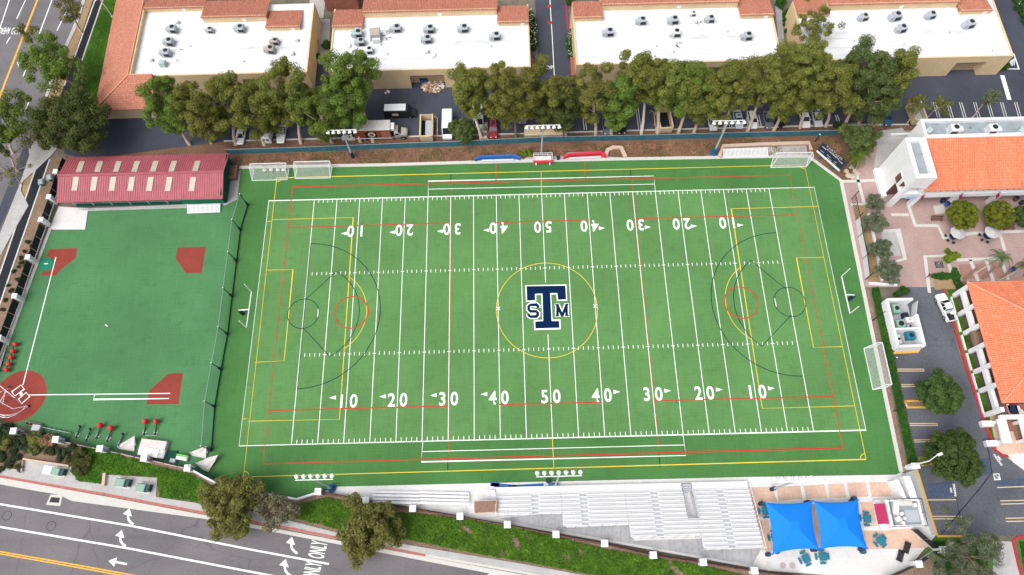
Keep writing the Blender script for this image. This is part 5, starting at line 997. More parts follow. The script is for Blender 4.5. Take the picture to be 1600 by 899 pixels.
pillar_fence('dark fence with white pillars along the lower edge of the baseball turf', [(-60, 640), (0, 662), (33, 676), (98, 690), (166, 704), (234, 719), (301, 734)], [(33, 677), (98, 690), (166, 704), (234, 719), (301, 734)], 1.7, 'iron_black', pw=.95)
wv = MB()
for a, b in (((301, 734), (318, 744)), ((318, 744), (347, 759)), ((347, 759), (400, 769)), ((400, 769), (466, 781)), ((466, 781), (498, 771))):
    p, q = G(*a), G(*b); wv.beam((p.x, p.y, .55), (q.x, q.y, .55), .3, 1.15)
solo(wv, 'boundary_wall', 'stucco_white', 'low white wall bending round the corner behind the two bank trees', 'wall')
nf = root('screen_fence', 'dark green mesh fence behind the white corner wall', 'fence', G(330, 745))
for a, b in (((303, 731), (345, 752)), ((345, 752), (398, 763))):
    p, q = G(*a), G(*b); MB().beam((p.x, p.y, 1.2), (q.x, q.y, 1.2), .05, 2.3).build('panel', 'green_screen', nf); MB().box((p.x, p.y, 0), (.1, .1, 2.4)).build('post', 'iron_green', nf)
pillar_fence('brown fence with white square pillars behind the bleachers', [(503, 769.5), (575, 783), (647, 796), (720, 808), (793, 821), (868, 836), (943, 850), (1018, 868), (1095, 879), (1174, 892), (1250, 903)], [(501, 770), (575, 783), (647, 796), (720, 808), (793, 821), (868, 836), (943, 850), (1018, 868), (1095, 879), (1174, 892)], 1.5, 'wood_brown', base='brown_wall', pw=.95, ph=1.75)
pillar_fence('black fence with white pillars at the lower corner of the terrace', [(1423, 828), (1459, 860), (1425, 883), (1375, 906)], [(1461, 860), (1424, 882)], 2.1, 'iron_black', pw=.9)
scr = root('screen_fence', 'long blue green windscreen fence between field slope and eucalyptus row', 'fence', (0, 36.6, 0))
fa = [(356, 241.5), (480, 237.5), (620, 232), (720, 228.5), (850, 222), (1000, 219), (1150, 215), (1310, 211.5)]
for i in range(len(fa) - 1):
    a, b = Vector(G2(*fa[i])), Vector(G2(*fa[i + 1])); n = max(1, round((b - a).length / 3))
    for k in range(n):
        p = a.lerp(b, k / n); q = a.lerp(b, (k + 1) / n); pn = MB().beam((p.x, p.y, .9), (q.x, q.y, .9), .03, 1.7).build('screen_panel', 'teal_screen', scr); MB().box((p.x, p.y + .06, 0), (.08, .08, 1.85)).build('post', 'galv', scr); MB().beam((p.x, p.y, 1.78), (q.x, q.y, 1.78), .06, .06).build('rail', 'galv', pn)
# tall netting between baseball and football
net = root('netting_fence', 'tall green netting on dark posts between baseball turf and football field', 'fence', (-59, 0, 0))
NP = [(387.5, 321), (376, 360), (370, 409), (363, 464), (356, 523), (346, 578), (336, 636), (331, 704)]
NT = []
for u, v in NP:
    b = Vector(G2(u, v)); NT.append(b); MB().tube([(b.x, b.y, 0), (b.x, b.y, 4.6)], [.1, .07], 8).build('post', 'iron_green', net); MB().lathe((b.x, b.y, 0), [(.24, 0), (.24, 1.3), (.2, 1.35)], 12).build('post_pad', 'navy_dark', net); MB().lathe((b.x, b.y, 4.6), [(.1, 0), (.12, .1), (.05, .18)], 8).build('post_cap', 'white_metal', net)
for i in range(len(NT) - 1):
    a, b = NT[i], NT[i + 1]; mb = MB(); L_ = (b - a).length; n = int(L_ / .22)
    for k in range(n + 1):
        p = a.lerp(b, k / n); mb.beam((p.x, p.y, .05), (p.x, p.y, 4.5), .009, .009)
    for k in range(21): mb.beam((a.x, a.y, .05 + k * .22), (b.x, b.y, .05 + k * .22), .009, .009)
    mb.build('net', 'net_green', net); MB().tube([(a.x, a.y, 4.55), (b.x, b.y, 4.55)], .03, 6).build('top_cable', 'galv', net)
    MB().beam((a.x, a.y, .2), (b.x, b.y, .2), .06, .4).build('bottom_strip', 'green_screen', net)  # low dark green strip forming the dark band along the net's foot
# right side: black fence posts and white picket wall
rf_ = root('field_fence', 'black netting posts and pale panels between field and olive planter', 'fence', G(1345, 380))
RP = [(1330, 312), (1337, 345), (1341, 371), (1348, 405), (1352, 437)]
for i, (u, v) in enumerate(RP):
    b = G(u, v); MB().tube([(b.x, b.y, 0), (b.x, b.y, 3.4)], .08, 8).build('post', 'iron_black', rf_)
    if i:
        a = G(*RP[i - 1]); MB().beam((a.x, a.y, 1.0), (b.x, b.y, 1.0), .05, 1.9).build('panel', 'ac_pale', rf_) if i > 1 else [MB().box((a.x + (b.x - a.x) * k / 12, a.y + (b.y - a.y) * k / 12, 0), (.05, .05, 2.0)).build('picket', 'iron_black', rf_) for k in range(13)]; MB().beam((a.x, a.y, 2.0), (b.x, b.y, 2.0), .1, .08).build('rail', 'iron_black', rf_)
for (u, v, h_, lab) in ((1363, 501, 5.2, 'black net pole beside the equipment enclosure'), (1382, 570, 4.5, 'black net pole beside the right soccer goal'), (1396, 643, 4.5, 'black net pole above the lower right corner of the field')):
    b = G(u, v); rt = root('net_pole', lab, 'pole', b); MB().tube([b, b + Vector((0, 0, h_))], [.1, .07], 8).build('shaft', 'iron_black', rt); MB().lathe((b.x, b.y, h_), [(.1, 0), (.12, .1), (.04, .18)], 8).build('cap', 'white_metal', rt)
b = G(1273, 222); rt = root('net_pole', 'short black pole with white top left of the scoreboard', 'pole', b); MB().tube([b, b + Vector((0, 0, 2.6))], .12, 8).build('shaft', 'iron_black', rt); MB().lathe((b.x, b.y, 2.6), [(.16, 0), (.16, .15), (.05, .2)], 8).build('cap', 'white_metal', rt)
# ------------------------------------------------------------------ soccer goals, football posts
def soccer(label, a, b, back, top, h=2.35):
    """a, b = post feet; back = ground offset of the rear bar; top = offset of the upper depth bar"""
    a, b, bk, tp = Vector((*a, 0)), Vector((*b, 0)), Vector((*back, 0)), Vector((*top, 0)); H = Vector((0, 0, h)); rt = root('soccer_goal', label, 'soccer goal', (a + b) / 2); r = .075
    for p in (a, b): MB().tube([p, p + H], r, 8).build('post', 'white_metal', rt); MB().tube([p, p + bk], r, 8).build('side_bar', 'white_metal', rt); MB().tube([p + H, p + H + tp, p + bk], r * .8, 8).build('stay', 'white_metal', rt)
    MB().tube([a + H, b + H], r, 8).build('crossbar', 'white_metal', rt); MB().tube([a + bk, b + bk], r, 8).build('rear_bar', 'white_metal', rt)
    mb = MB(); n = 34; w = .022
    prof = [H, H + tp, bk]
    for k in range(n + 1):
        p = a.lerp(b, k / n)
        for i in range(2): mb.beam(p + prof[i], p + prof[i + 1], w, w)
    for i in range(2):
        m_ = max(2, int((prof[i + 1] - prof[i]).length / .2))
        for k in range(m_): o = prof[i].lerp(prof[i + 1], k / m_); mb.beam(a + o, b + o, w, w)
    for p in (a, b):
        for k in range(1, 8): mb.beam(p + H * (k / 8), p + (H + tp).lerp(bk, 1 - k / 8 * .98), w, w)
    mb.build('net', 'net_white', rt)
    return rt
def V2(u, v): return Vector(G2(u, v))
a, b = V2(396.8, 266), V2(451.5, 264.5); soccer('white soccer goal at the top left corner, balls under it', a, b, V2(394, 282.5) - a, (0, -1.0))
a, b = V2(464.5, 262.8), V2(519, 261.5); soccer('white soccer goal second from the left on the far touchline', a, b, V2(461.5, 279.5) - a, (0, -1.0))
a, b = V2(1207.5, 249), V2(1263, 248); soccer('white soccer goal at the top right corner beside the scoreboard', a, b, V2(1204, 262) - a, (0, -1.1))
a, b = V2(1369, 541.5), V2(1383.5, 606); soccer('white soccer goal turned outwards on the right edge of the field', a, b, V2(1349.7, 544.6) - a, (-.9, 0))
for k, (u, v) in enumerate(((414.5, 268), (425, 267.5), (435.5, 267.5), (444, 267.5))):
    c = G(u, v); rt = root('soccer_ball_bag', ('leftmost', 'second', 'third', 'rightmost')[k] + ' of the four white and black bundles inside the top left goal', 'ball bundle', c, 'bundles in the goal'); bm = bmesh.new(); bmesh.ops.create_icosphere(bm, subdivisions=2, radius=.42); me = bpy.data.meshes.new('ball'); bm.to_mesh(me); bm.free(); me.materials.append(M['paper_white']); o = part('ball', me, rt); o.location = (0, 0, .45); o.scale = (1.1, .9, .9)
    MB().lathe((c.x, c.y, .3), [(.47, 0), (.47, .16)], 14).build('strap', 'iron_black', rt)
def football(label, foot, c0, c1, sgn):
    f = G(*foot); a = G(*c0, 3.05); b = G(*c1, 3.05); m_ = (a + b) / 2; rt = root('goalpost', label, 'goalpost', f)
    MB().tube([f, f + Vector((0, 0, 2.2)), Vector((f.x + (m_.x - f.x) * .25, m_.y, 2.85)), Vector((m_.x, m_.y, 3.05))], .11, 10).build('gooseneck', 'white_metal', rt)
    MB().tube([a, b], .1, 10).build('crossbar', 'white_metal', rt)
    for p in (a, b): MB().tube([p, p + Vector((0, 0, 3.6))], .085, 8).build('upright', 'white_metal', rt)
    MB().lathe((f.x, f.y, 0), [(.34, 0), (.34, 1.9), (.25, 1.95)], 14).build('pad', 'navy_dark', rt)
football('white football goalpost with black pad at the left end of the field', (380, 491), (393, 456), (385, 512), -1); football('white football goalpost with black pad at the right end of the field', (1327, 468), (1315, 432), (1328, 490), 1)
# ------------------------------------------------------------------ floodlights
def flood(label, base, H, dirn, n, sp, pad, skew=0.):
    b = G(*base); rt = root('floodlight', label, 'floodlight', b); top_ = b + Vector((0, 0, H))
    MB().tube([b, b + Vector((0, 0, H * .5)), top_], [.2, .16, .11], 10).build('pole', 'galv', rt)
    w = (n - 1) * sp / 2
    MB().beam(top_ + Vector((-w - .2, 0, 0)), top_ + Vector((w + .2, 0, 0)), .12, .12).build('crossarm', 'white_metal', rt); MB().beam(top_ + Vector((0, 0, -.8)), top_ + Vector((w * .6, 0, 0)), .06, .06).build('brace', 'galv', rt); MB().beam(top_ + Vector((0, 0, -.8)), top_ + Vector((-w * .6, 0, 0)), .06, .06).build('brace', 'galv', rt)
    for k in range(n):
        c = top_ + Vector((-w + k * sp, dirn * .5, .0)); lm = MB(); rr = [(.10, -.42), (.30, -.34), (.42, -.05), (.40, .14), (.22, .30), (.08, .34)]; vs = []; seg = 12
        ax = Vector(((k - (n - 1) / 2) * .1, dirn, -.75)).normalized(); u_ = ax.cross(Vector((1, 0, 0))).normalized(); v_ = ax.cross(u_)
        for r, z in [(.30, .26), (.38, .22), (.36, -.02), (.22, -.26), (.10, -.34)]:
            for j in range(seg): t_ = 2 * math.pi * j / seg; vs.append(c + ax * z + (u_ * math.cos(t_) + v_ * math.sin(t_)) * r)
        lm.add(vs, [(i * seg + j, i * seg + (j + 1) % seg, (i + 1) * seg + (j + 1) % seg, (i + 1) * seg + j) for i in range(4) for j in range(seg)] + [tuple(range(seg - 1, -1, -1)), tuple(range(4 * seg, 5 * seg))])
        lamp = lm.build('lamp_head', 'white_metal', rt, smooth=True); MB().beam(top_ + Vector((-w + k * sp, 0, 0)), c, .08, .08).build('lamp_bracket', 'galv', lamp)
    if pad == 'black': MB().lathe(b, [(.34, 0), (.34, 1.7), (.24, 1.75)], 12).build('pad', 'navy_dark', rt)
    if pad == 'blue': MB().lathe(b, [(.75, 0), (.75, .25), (.42, .28), (.42, 1.9), (.3, 1.95)], 16).build('pad', 'pad_blue', rt)
    return rt
flood('floodlight on the mulch slope above the left soccer goals', (551, 246), 9.6, -1, 6, 1.05, 'black'); flood('floodlight behind the red cart at midfield', (846, 240), 9.8, -1, 7, 1.05, None); flood('floodlight with blue padded foot left of the stone edged recess', (1115, 240), 11.3, -1, 6, 1.15, 'blue')
flood('floodlight with blue padded foot at the lower left end of the terrace', (519, 763), 11.5, 1, 6, 1.1, 'blue'); flood('floodlight in front of the bleachers on the near touchline', (868, 758), 11.5, 1, 7, 1.12, None); flood('floodlight above the blue shade sails', (1205, 765), 10.5, 1, 6, 1.15, 'black')
c = G(868, 758); solo(MB().bev((c.x - .4, c.y, .05), (1.7, .6, .8), 0, .1), 'cabinet', 'pad_blue', 'dark blue cabinet at the foot of the near midfield floodlight', 'cabinet'); c = G(856, 752); solo(MB().lathe((c.x, c.y, .05), [(.36, 0), (.4, .85), (.34, .95)], 14), 'rubbish_bin', 'navy_dark', 'black bin left of the near midfield floodlight', 'bin'); c = G(872, 249); solo(MB().lathe((c.x, c.y, .05), [(.32, 0), (.36, .85), (.3, .95)], 14), 'rubbish_bin', 'navy_dark', 'black bin right of the red cart at midfield', 'bin')
# ------------------------------------------------------------------ team shelters, cart, scoreboard
def shelter(label, pts, m):
    P_ = [G(*q) for q in pts]; rt = root('team_shelter', label, 'team shelter', (P_[1] + P_[2]) / 2)
    for i in range(3):
        a, b = P_[i], P_[i + 1]
        MB().beam(a + Vector((0, 0, .6)), b + Vector((0, 0, .6)), .1, 1.1).build('back_panel', m, rt); MB().beam(a + Vector((0, 0, 1.18)), b + Vector((0, 0, 1.18)), .45, .12).build('roof_pad', m, rt)
    a, b = P_[1], P_[2]; MB().beam(a + Vector((0, -.55, .45)), b + Vector((0, -.55, .45)), .32, .06).build('bench', 'aluminium', rt)
shelter('blue padded team shelter left of the red cart', [(742, 253), (753, 249.5), (802, 248), (813, 251)], 'banner_blue'); shelter('red padded team shelter right of the red cart', [(880, 250), (889, 246), (938, 243.5), (946, 248)], 'banner_red')
c = G(848, 252); rt = root('chain_cart', 'red cart with white rails parked at midfield on the far touchline', 'cart', c)
MB().bev((c.x, c.y, .35), (3.9, 1.5, .5), 0, .08).build('body', 'banner_red', rt); MB().box((c.x, c.y + .15, .86), (3.5, 1.0, .05)).build('deck', 'ac_pale', rt); MB().beam((c.x + .6, c.y - .2, 1.0), (c.x + 1.6, c.y + .4, 1.0), .35, .12).build('board', 'paper_white', rt)
for sx in (-1.9, -.95, 0, .95, 1.9): MB().box((c.x + sx, c.y + .72, .8), (.07, .07, 1.15)).build('rail_post', 'white_metal', rt)
for z in (1.35, 1.92): MB().beam((c.x - 1.9, c.y + .72, z), (c.x + 1.9, c.y + .72, z), .07, .07).build('rail', 'white_metal', rt)
for sx in (-1.9, 1.9): MB().beam((c.x + sx, c.y + .72, 1.9), (c.x + sx, c.y - .6, 1.3), .07, .07).build('rail', 'white_metal', rt)
for sx in (-1.4, 1.4): MB().tube([(c.x + sx - .12, c.y - .85, .3), (c.x + sx + .12, c.y - .85, .3)], .3, 14).build('wheel', 'paper_white', rt)
# scoreboard
z0, z1 = 1.5, 4.1; A = G(1277.5, 235, z0); B = G(1313, 266, z0); dd = (B - A); dd.z = 0; Ls = dd.length; ds = dd.normalized(); ns = Vector((ds.y, -ds.x, 0)); rzs = math.atan2(ds.y, ds.x)
sb = root('scoreboard', 'dark blue scoreboard on two steel legs at the top right corner of the field', 'scoreboard', ((A + B) / 2).xy.to_3d()); mc = (A + B) / 2
MB().beam(A + Vector((0, 0, (z1 - z0) / 2)), B + Vector((0, 0, (z1 - z0) / 2)), .3, z1 - z0).build('panel', 'navy_dark', sb); MB().beam(A + Vector((0, 0, -.05)) + ns * .12, B + Vector((0, 0, -.05)) + ns * .12, .35, .42).build('base_panel', 'paper_white', sb)
for t_ in (.22, .75): p = A.lerp(B, t_); MB().box((p.x, p.y, 0), (.35, .35, z0 - .25), rzs).build('leg', 'pad_blue', sb)
def sbt(txt, t_, z, size, m, nm='lettering'): p = A.lerp(B, t_) + ns * .165; return text(nm, txt, size, (p.x, p.y, z), 0, m, sb, .01, rot=(R(90), 0, rzs))
MB().prism([(0, 0), (0.01, 0), (0, .01)], 0, .01)
sbt('TARTANS', .5, 4.35, .95, 'stone_pink'); sbt('ST. MARGARET\'S', .5, 3.72, .42, 'paper_white'); sbt('HOME', .14, 3.5, .36, 'paper_white'); sbt('GUEST', .86, 3.5, .36, 'paper_white'); sbt('DOWN', .16, 2.3, .26, 'paper_white'); sbt('TO GO', .42, 2.55, .26, 'paper_white'); sbt('BALL ON', .5, 2.0, .26, 'paper_white'); sbt('QTR', .72, 2.5, .26, 'paper_white'); sbt('T.O.L.', .72, 2.0, .26, 'paper_white')
MB().beam(A.lerp(B, .12) + Vector((0, 0, 2.85)), A.lerp(B, .88) + Vector((0, 0, 2.85)), .12, .5).build('sign_backing', 'navy_dark', sb)
for k, (u, v, r_) in enumerate(((1325, 275, .6), (1332, 277, .7), (1336, 268, .55), (1330, 262, .5), (1341, 272, .45), (1322, 268, .5))):
    c = G(u, v); bm = bmesh.new(); bmesh.ops.create_icosphere(bm, subdivisions=2, radius=r_); rgk = np.random.default_rng(k)
    for v_ in bm.verts: v_.co *= 1 + .25 * rgk.normal() * .5; v_.co.z = max(v_.co.z * .7, -.1)
    me = bpy.data.meshes.new('boulder'); bm.to_mesh(me); bm.free(); me.materials.append(M['stone']); o = bpy.data.objects.new('boulder', me); COL.objects.link(o); o.location = (c.x, c.y, .1); tag(o, 'tan boulder in the bed beside the scoreboard palm', 'boulder', 'boulders by the scoreboard')
# ------------------------------------------------------------------ bleachers
blr = root('bleachers', 'large white aluminium bleachers with stepped back edge facing the near touchline', 'bleachers', (11, -37, 0))
SEC = [(-10.0, .9, 5), (.9, 11.7, 8), (11.7, 23.0, 11), (23.0, 32.6, 14)]   # x0, x1, rows
y0 = -33.9; pit = .68; zf = .85; rise = .25
def bx_(name, x0, x1, y, z, d_, h, m='aluminium'): return MB().box(((x0 + x1) / 2, y, z), (x1 - x0, d_, h)).build(name, m, blr)
for x0, x1 in ((-10.0, 21.4), (23.2, 32.6)):
    for k in range(5): bx_('walkway_plank', x0, x1, -32.75 - k * .25, zf - .06, .22, .05)
bx_('fascia', -10.0, 32.6, -32.6, .15, .05, zf - .15)
for (x0, x1, n) in SEC:
    for r in range(n):
        y = y0 - r * pit; z = zf + r * rise; xs = [(x0 + .02, x1 - .02)]
        if x0 == 11.7 and r < 7: xs = [(x0 + .02, 21.4)]
        if x0 == 23.0 and r < 7: xs = [(23.2, x1 - .02)]
        for a, b in xs:
            bx_('foot_plank', a, b, y, z, .36, .05, 'plank_grey'); cuts = {-10.0: -3.5, .9: 4.6, 11.7: 16.5, 23.0: 27.6}[x0]
            for c0, c1 in ((a, cuts - .55), (cuts + .55, b)): bx_('seat_plank', c0, c1, y - .31, z + .38, .25, .05)
            bx_('aisle_step', cuts - .5, cuts + .5, y - .3, z + .13, .25, .05, 'galv'); bx_('riser', a, b, y - .48, z + .05, .03, .2, 'plank_grey')
    zt = zf + n * rise; yb2 = y0 - n * pit + .1
    for zz in (zt + .3, zt + .75): MB().beam((x0 + .05, yb2, zz), (x1 - .05, yb2, zz), .06, .06).build('back_rail', 'white_metal', blr)
    m_ = int((x1 - x0) / 1.8)
    for k in range(m_ + 1):
        x = x0 + .1 + k * (x1 - x0 - .2) / m_; MB().box((x, yb2, .05), (.08, .08, zt + .7)).build('back_post', 'galv', blr); MB().beam((x, y0, .1), (x, yb2, zt - .3), .07, .12).build('stringer', 'galv', blr)
for x, n in ((32.72, 14), (-10.1, 5)):
    MB().beam((x, y0 + .4, zf + .95), (x, y0 - n * pit, zf + n * rise + .85), .07, .07).build('side_rail', 'white_metal', blr)
    for r in range(0, n + 1, 2): MB().box((x, y0 - r * pit, .05), (.06, .06, zf + r * rise + .8)).build('side_post', 'white_metal', blr)
for x in (21.45, 23.15):
    MB().beam((x, y0 + .3, zf + .9), (x, y0 - 7 * pit, zf + 7 * rise + .7), .07, .07).build('stair_rail', 'galv', blr)
for k in range(4): MB().box((22.3, -33.0 - k * .35, .05), (1.5, .3, .7 - k * .16)).build('stair_step', 'galv', blr)
for k in range(4): MB().box((-10.35 - k * .4, -33.8, .05), (.36, 1.7, .72 - k * .17)).build('stair_step', 'aluminium', blr)
sb2 = root('small_bleachers', 'small low white bleachers at the left end of the terrace', 'bleachers', G(655, 778))
for k in range(4):
    for (u0, u1) in ((582, 656), (657, 733)):
        v0 = 769.5 + k * 5.4 - 1; a = G(u0 - .5 + k * .0, v0 - (u0 - 580) * -.012, .5 + k * .2); b = G(u1, v0 + (u1 - 580) * .02, .5 + k * .2); MB().beam(a, b, .42 if k % 2 else .34, .06).build('seat_plank', 'aluminium', sb2)
for u in (590, 625, 650, 670, 700, 726): a = G(u, 770); b = G(u, 788); MB().beam((a.x, a.y, .3), (b.x, b.y, .9), .08, .1).build('support', 'galv', sb2); MB().box((b.x, b.y, .05), (.08, .08, .85)).build('leg', 'galv', sb2); MB().box((a.x, a.y, .05), (.08, .08, .25)).build('leg', 'galv', sb2)
c = G(758.5, 792, 2.3); rt = root('announcer_booth', 'small booth with reddish brown flat roof left of the large bleachers', 'booth', (c.x, c.y, .05)); MB().bev((c.x, c.y, 2.2), (3.9, 2.1, .18), R(1.5), .05).build('roof', 'stone_pink', rt); MB().box((c.x, c.y, 2.385), (3.6, 1.8, .03), R(1.5)).build('roof_felt', 'wood_brown', rt); MB().box((c.x, c.y, .05), (3.3, 1.6, 2.1), R(1.5)).build('wall', 'stucco_white', rt); MB().box((c.x + .2, c.y + .82, 1.1), (2.4, .06, .8), R(1.5)).build('window', 'glass', rt)
rt = root('field_banner', 'long folded blue banner lying in front of the bleachers', 'banner', G(800, 758)); 
for a, b, w in (((766, 757), (808, 761), .55), ((795, 761), (849, 757.5), .45), ((768, 756), (780, 759), .8)): p, q = G(*a), G(*b); MB().beam((p.x, p.y, .1), (q.x, q.y, .1), w, .1).build('fold', 'banner_blue', rt)
# ------------------------------------------------------------------ shade sails, tables, kiosk
def sail(label, cs, zs, hub):
    P_ = [G(*q, z) for q, z in zip(cs, zs)]; c = sum(P_, Vector()) / 4; rt = root('shade_sail', label, 'shade sail', (c.x, c.y, .05)); n = 28; vs = []; fs = []
    for j in range(n + 1):
        for i in range(n + 1):
            s, t_ = i / n, j / n; p = P_[0] * (1 - s) * (1 - t_) + P_[1] * s * (1 - t_) + P_[2] * s * t_ + P_[3] * (1 - s) * t_
            k = .35 * (4 * s * (1 - s) * (1 - min(1, 2.2 * min(t_, 1 - t_))) ); kk = .35 * (4 * t_ * (1 - t_) * (1 - min(1, 2.2 * min(s, 1 - s))))
            d_ = (c - p); p = p + Vector((math.copysign(kk * 1.0, d_.x) if abs(d_.x) > .01 else 0, math.copysign(k * 1.0, d_.y) if abs(d_.y) > .01 else 0, 0))
            e = min(min(s, 1 - s) * 1.0, min(t_, 1 - t_) * 1.0) * 2; p.z += hub * min(1, e * 1.25) ** .8; vs.append(p)
    fs = [(j * (n + 1) + i, (j + 1) * (n + 1) + i, (j + 1) * (n + 1) + i + 1, j * (n + 1) + i + 1) for j in range(n) for i in range(n)]
    o = MB().add(vs, fs).build('canopy', 'sail_blue', rt)
    for q in P_: MB().tube([(q.x, q.y, 0), (q.x, q.y, q.z + .1)], .1, 10).build('post', 'banner_blue', rt); MB().lathe((q.x, q.y, 0), [(.34, .05), (.34, 1.2), (.2, 1.25)], 12).build('post_pad', 'navy_dark', rt)
sail('left blue shade sail over the peach terrace', [(1196, 785), (1269, 783), (1279.5, 858.5), (1207.5, 866)], (3.0,) * 4, 1.1); sail('right blue shade sail beside the kiosk', [(1271, 783), (1341, 781), (1355.5, 857), (1281.5, 858.5)], (3.0,) * 4, 1.1)
for k, (u, v, lab) in enumerate(((1194, 799, 'teal picnic table left of the sails, upper one'), (1209, 840, 'teal picnic table left of the sails, half under the cloth'), (1352, 811, 'teal picnic table right of the sails, beside the maroon awning'), (1373, 845, 'teal picnic table between sails and corner fence'), (1257, 873, 'teal picnic table below the left sail'), (1283, 870, 'teal picnic table below the gap between the sails'))):
    c = G(u, v); rt = root('picnic_table', lab, 'picnic table', (c.x, c.y, .05), 'teal picnic tables'); a0 = (0, .05, -.15, .6, .35, 0)[k]
    MB().bev((c.x, c.y, .72), (1.25, 1.25, .08), a0, .03).build('tabletop', 'teal_plastic', rt); MB().tube([(c.x, c.y, .05), (c.x, c.y, .72)], .08, 8).build('pedestal', 'iron_black', rt)
    for j in range(4 if k not in (2, 4) else 3): t_ = a0 + j * math.pi / 2 + math.pi / 2; MB().bev((c.x + 1.0 * math.cos(t_), c.y + 1.0 * math.sin(t_), .42), (.36, 1.0, .07), t_, .02).build('seat', 'teal_plastic', rt); MB().beam((c.x, c.y, .35), (c.x + 1.0 * math.cos(t_), c.y + 1.0 * math.sin(t_), .4), .06, .06).build('seat_arm', 'iron_black', rt)
for u, v, lab in ((1415, 856, 'black slatted bench by the corner fence, upper one'), (1405, 869, 'black slatted bench by the corner fence, lower one')):
    c = G(u, v); rt = root('bench', lab, 'bench', (c.x, c.y, .05)); rz0 = R(62)
    for j in range(5): o = -.4 + j * .2; MB().box((c.x - math.sin(rz0) * o, c.y + math.cos(rz0) * o, .42), (1.9, .15, .05), rz0).build('slat', 'iron_black', rt)
    for s in (-.7, .7): MB().box((c.x + math.cos(rz0) * s, c.y + math.sin(rz0) * s, .05), (.08, .85, .37), rz0).build('leg', 'iron_black', rt)
for (u, v, lab) in ((1212, 862, 'dark bin at the lower left corner of the sails'), (1346, 862, 'blue black bin at the lower right corner of the sails'), (1332, 780, 'dark bin at the upper right corner of the sails')):
    c = G(u, v); rt = root('rubbish_bin', lab, 'bin', (c.x, c.y, .05)); MB().lathe((c.x, c.y, .05), [(.38, 0), (.44, .85), (.4, .9)], 16).build('body', 'navy_dark', rt); MB().lathe((c.x, c.y, .95), [(.4, 0), (.3, .18), (.14, .2)], 16).build('lid', 'pad_blue', rt)
for k, (u, v) in enumerate(((1201, 882), (1223, 884), (1238, 884))):
    c = G(u, v); solo(MB().lathe((c.x, c.y, .05), [(.5, 0), (.5, .05), (.3, .06)], 14), 'drain_cover', ('concrete_plain', 'ac_rust', 'ac_rust')[k], ('pale oval drain cover below the left sail', 'rusty round drain cover right of the pale one', 'rusty round drain cover nearest the fence pillar')[k], 'drain cover')
# kiosk with roof deck
kq = root('snack_kiosk', 'white snack kiosk with cluttered flat roof and maroon awning', 'kiosk', (56.5, -38.5, .05))
kx0, kx1, ky0, ky1 = 54.3, 59.6, -40.6, -36.4
MB().prism([(kx0, ky0), (kx1, ky0), (kx1, ky1), (kx0, ky1)], 0, 2.7).build('wall', 'stucco_white', kq); MB().prism([(kx0 + .25, ky0 + .25), (kx1 - .25, ky0 + .25), (kx1 - .25, ky1 - .25), (kx0 + .25, ky1 - .25)], 2.7, 2.75).build('roof_deck', 'roof_grey', kq)
for q in ([(kx0 - .1, ky0 - .1), (kx1 + .1, ky0 - .1), (kx1 + .1, ky0 + .25), (kx0 - .1, ky0 + .25)], [(kx0 - .1, ky1 - .25), (kx1 + .1, ky1 - .25), (kx1 + .1, ky1 + .1), (kx0 - .1, ky1 + .1)], [(kx0 - .1, ky0 + .25), (kx0 + .25, ky0 + .25), (kx0 + .25, ky1 - .25), (kx0 - .1, ky1 - .25)], [(kx1 - .25, ky0 + .25), (kx1 + .1, ky0 + .25), (kx1 + .1, ky1 - .25), (kx1 - .25, ky1 - .25)]): MB().prism(q, 2.6, 3.0).build('parapet', 'stucco_white', kq)
for (a, b) in (((kx0, ky0), (kx1, ky0)), ((kx1, ky0), (kx1, ky1)), ((kx1, ky1), (kx0, ky1)), ((kx0, ky1), (kx0, ky0))):
    MB().tube([(*a, 4.0), (*b, 4.0)], .05, 6).build('roof_rail', 'iron_black', kq); MB().tube([(*a, 3.0), (*a, 4.05)], .05, 6).build('rail_post', 'iron_black', kq)
    m_ = ((a[0] + b[0]) / 2, (a[1] + b[1]) / 2); MB().tube([(*m_, 3.0), (*m_, 4.05)], .04, 6).build('rail_post', 'iron_black', kq)
quadpart('awning', [(52.5, -36.9, 2.25), (54.1, -36.9, 2.7), (54.1, -40.1, 2.7), (52.5, -40.1, 2.25)][::-1], 'maroon', kq, .06); MB().prism([(53.4, -41.0), (54.28, -41.0), (54.28, -36.2), (53.4, -36.2)], 0, 1.05).build('counter', 'stucco_white', kq)
for i, (x, y, w, d_, r_, m, lab) in enumerate(((55.6, -37.6, .9, 2.2, -.3, 'paper_white', 'long white folding table lying slantwise on the kiosk roof'), (57.3, -37.0, 2.1, .8, .02, 'tarp_cream', 'cream box along the back rail on the kiosk roof'), (58.8, -37.3, .6, .6, .1, 'paper_white', 'small white box at the right back corner of the kiosk roof'), (56.3, -38.6, .6, .5, .4, 'paper_white', 'small white box in the middle of the kiosk roof'), (55.6, -39.4, .8, .8, .5, 'paper_white', 'white carton at the lower left of the kiosk roof'), (56.6, -39.3, .5, .5, .8, 'ac_pale', 'grey white carton left of the deck boards on the kiosk roof'), (56.2, -40.0, .6, .5, -.4, 'paper_white', 'white carton at the front edge of the kiosk roof'))): solo(MB().bev((x, y, 2.76), (w, d_, .45), r_, .04), 'carton', m, lab, 'box')
solo(MB().box((58.0, -39.0, 2.76), (2.2, 1.9, .12)), 'roof_pallet', 'ac_grey', 'grey ribbed pallet on the right of the kiosk roof', 'pallet')
ks = MB().prism([(57.3, -36.2), (57.9, -36.2), (57.2, -33.2), (56.6, -33.2)], 0, 2.7).prism([(58.6, -36.2), (59.7, -36.2), (59.3, -32.6), (58.2, -32.6)], 0, 2.6); solo(ks, 'gate_wall', 'stucco_white', 'white gate walls between kiosk and field corner', 'wall')
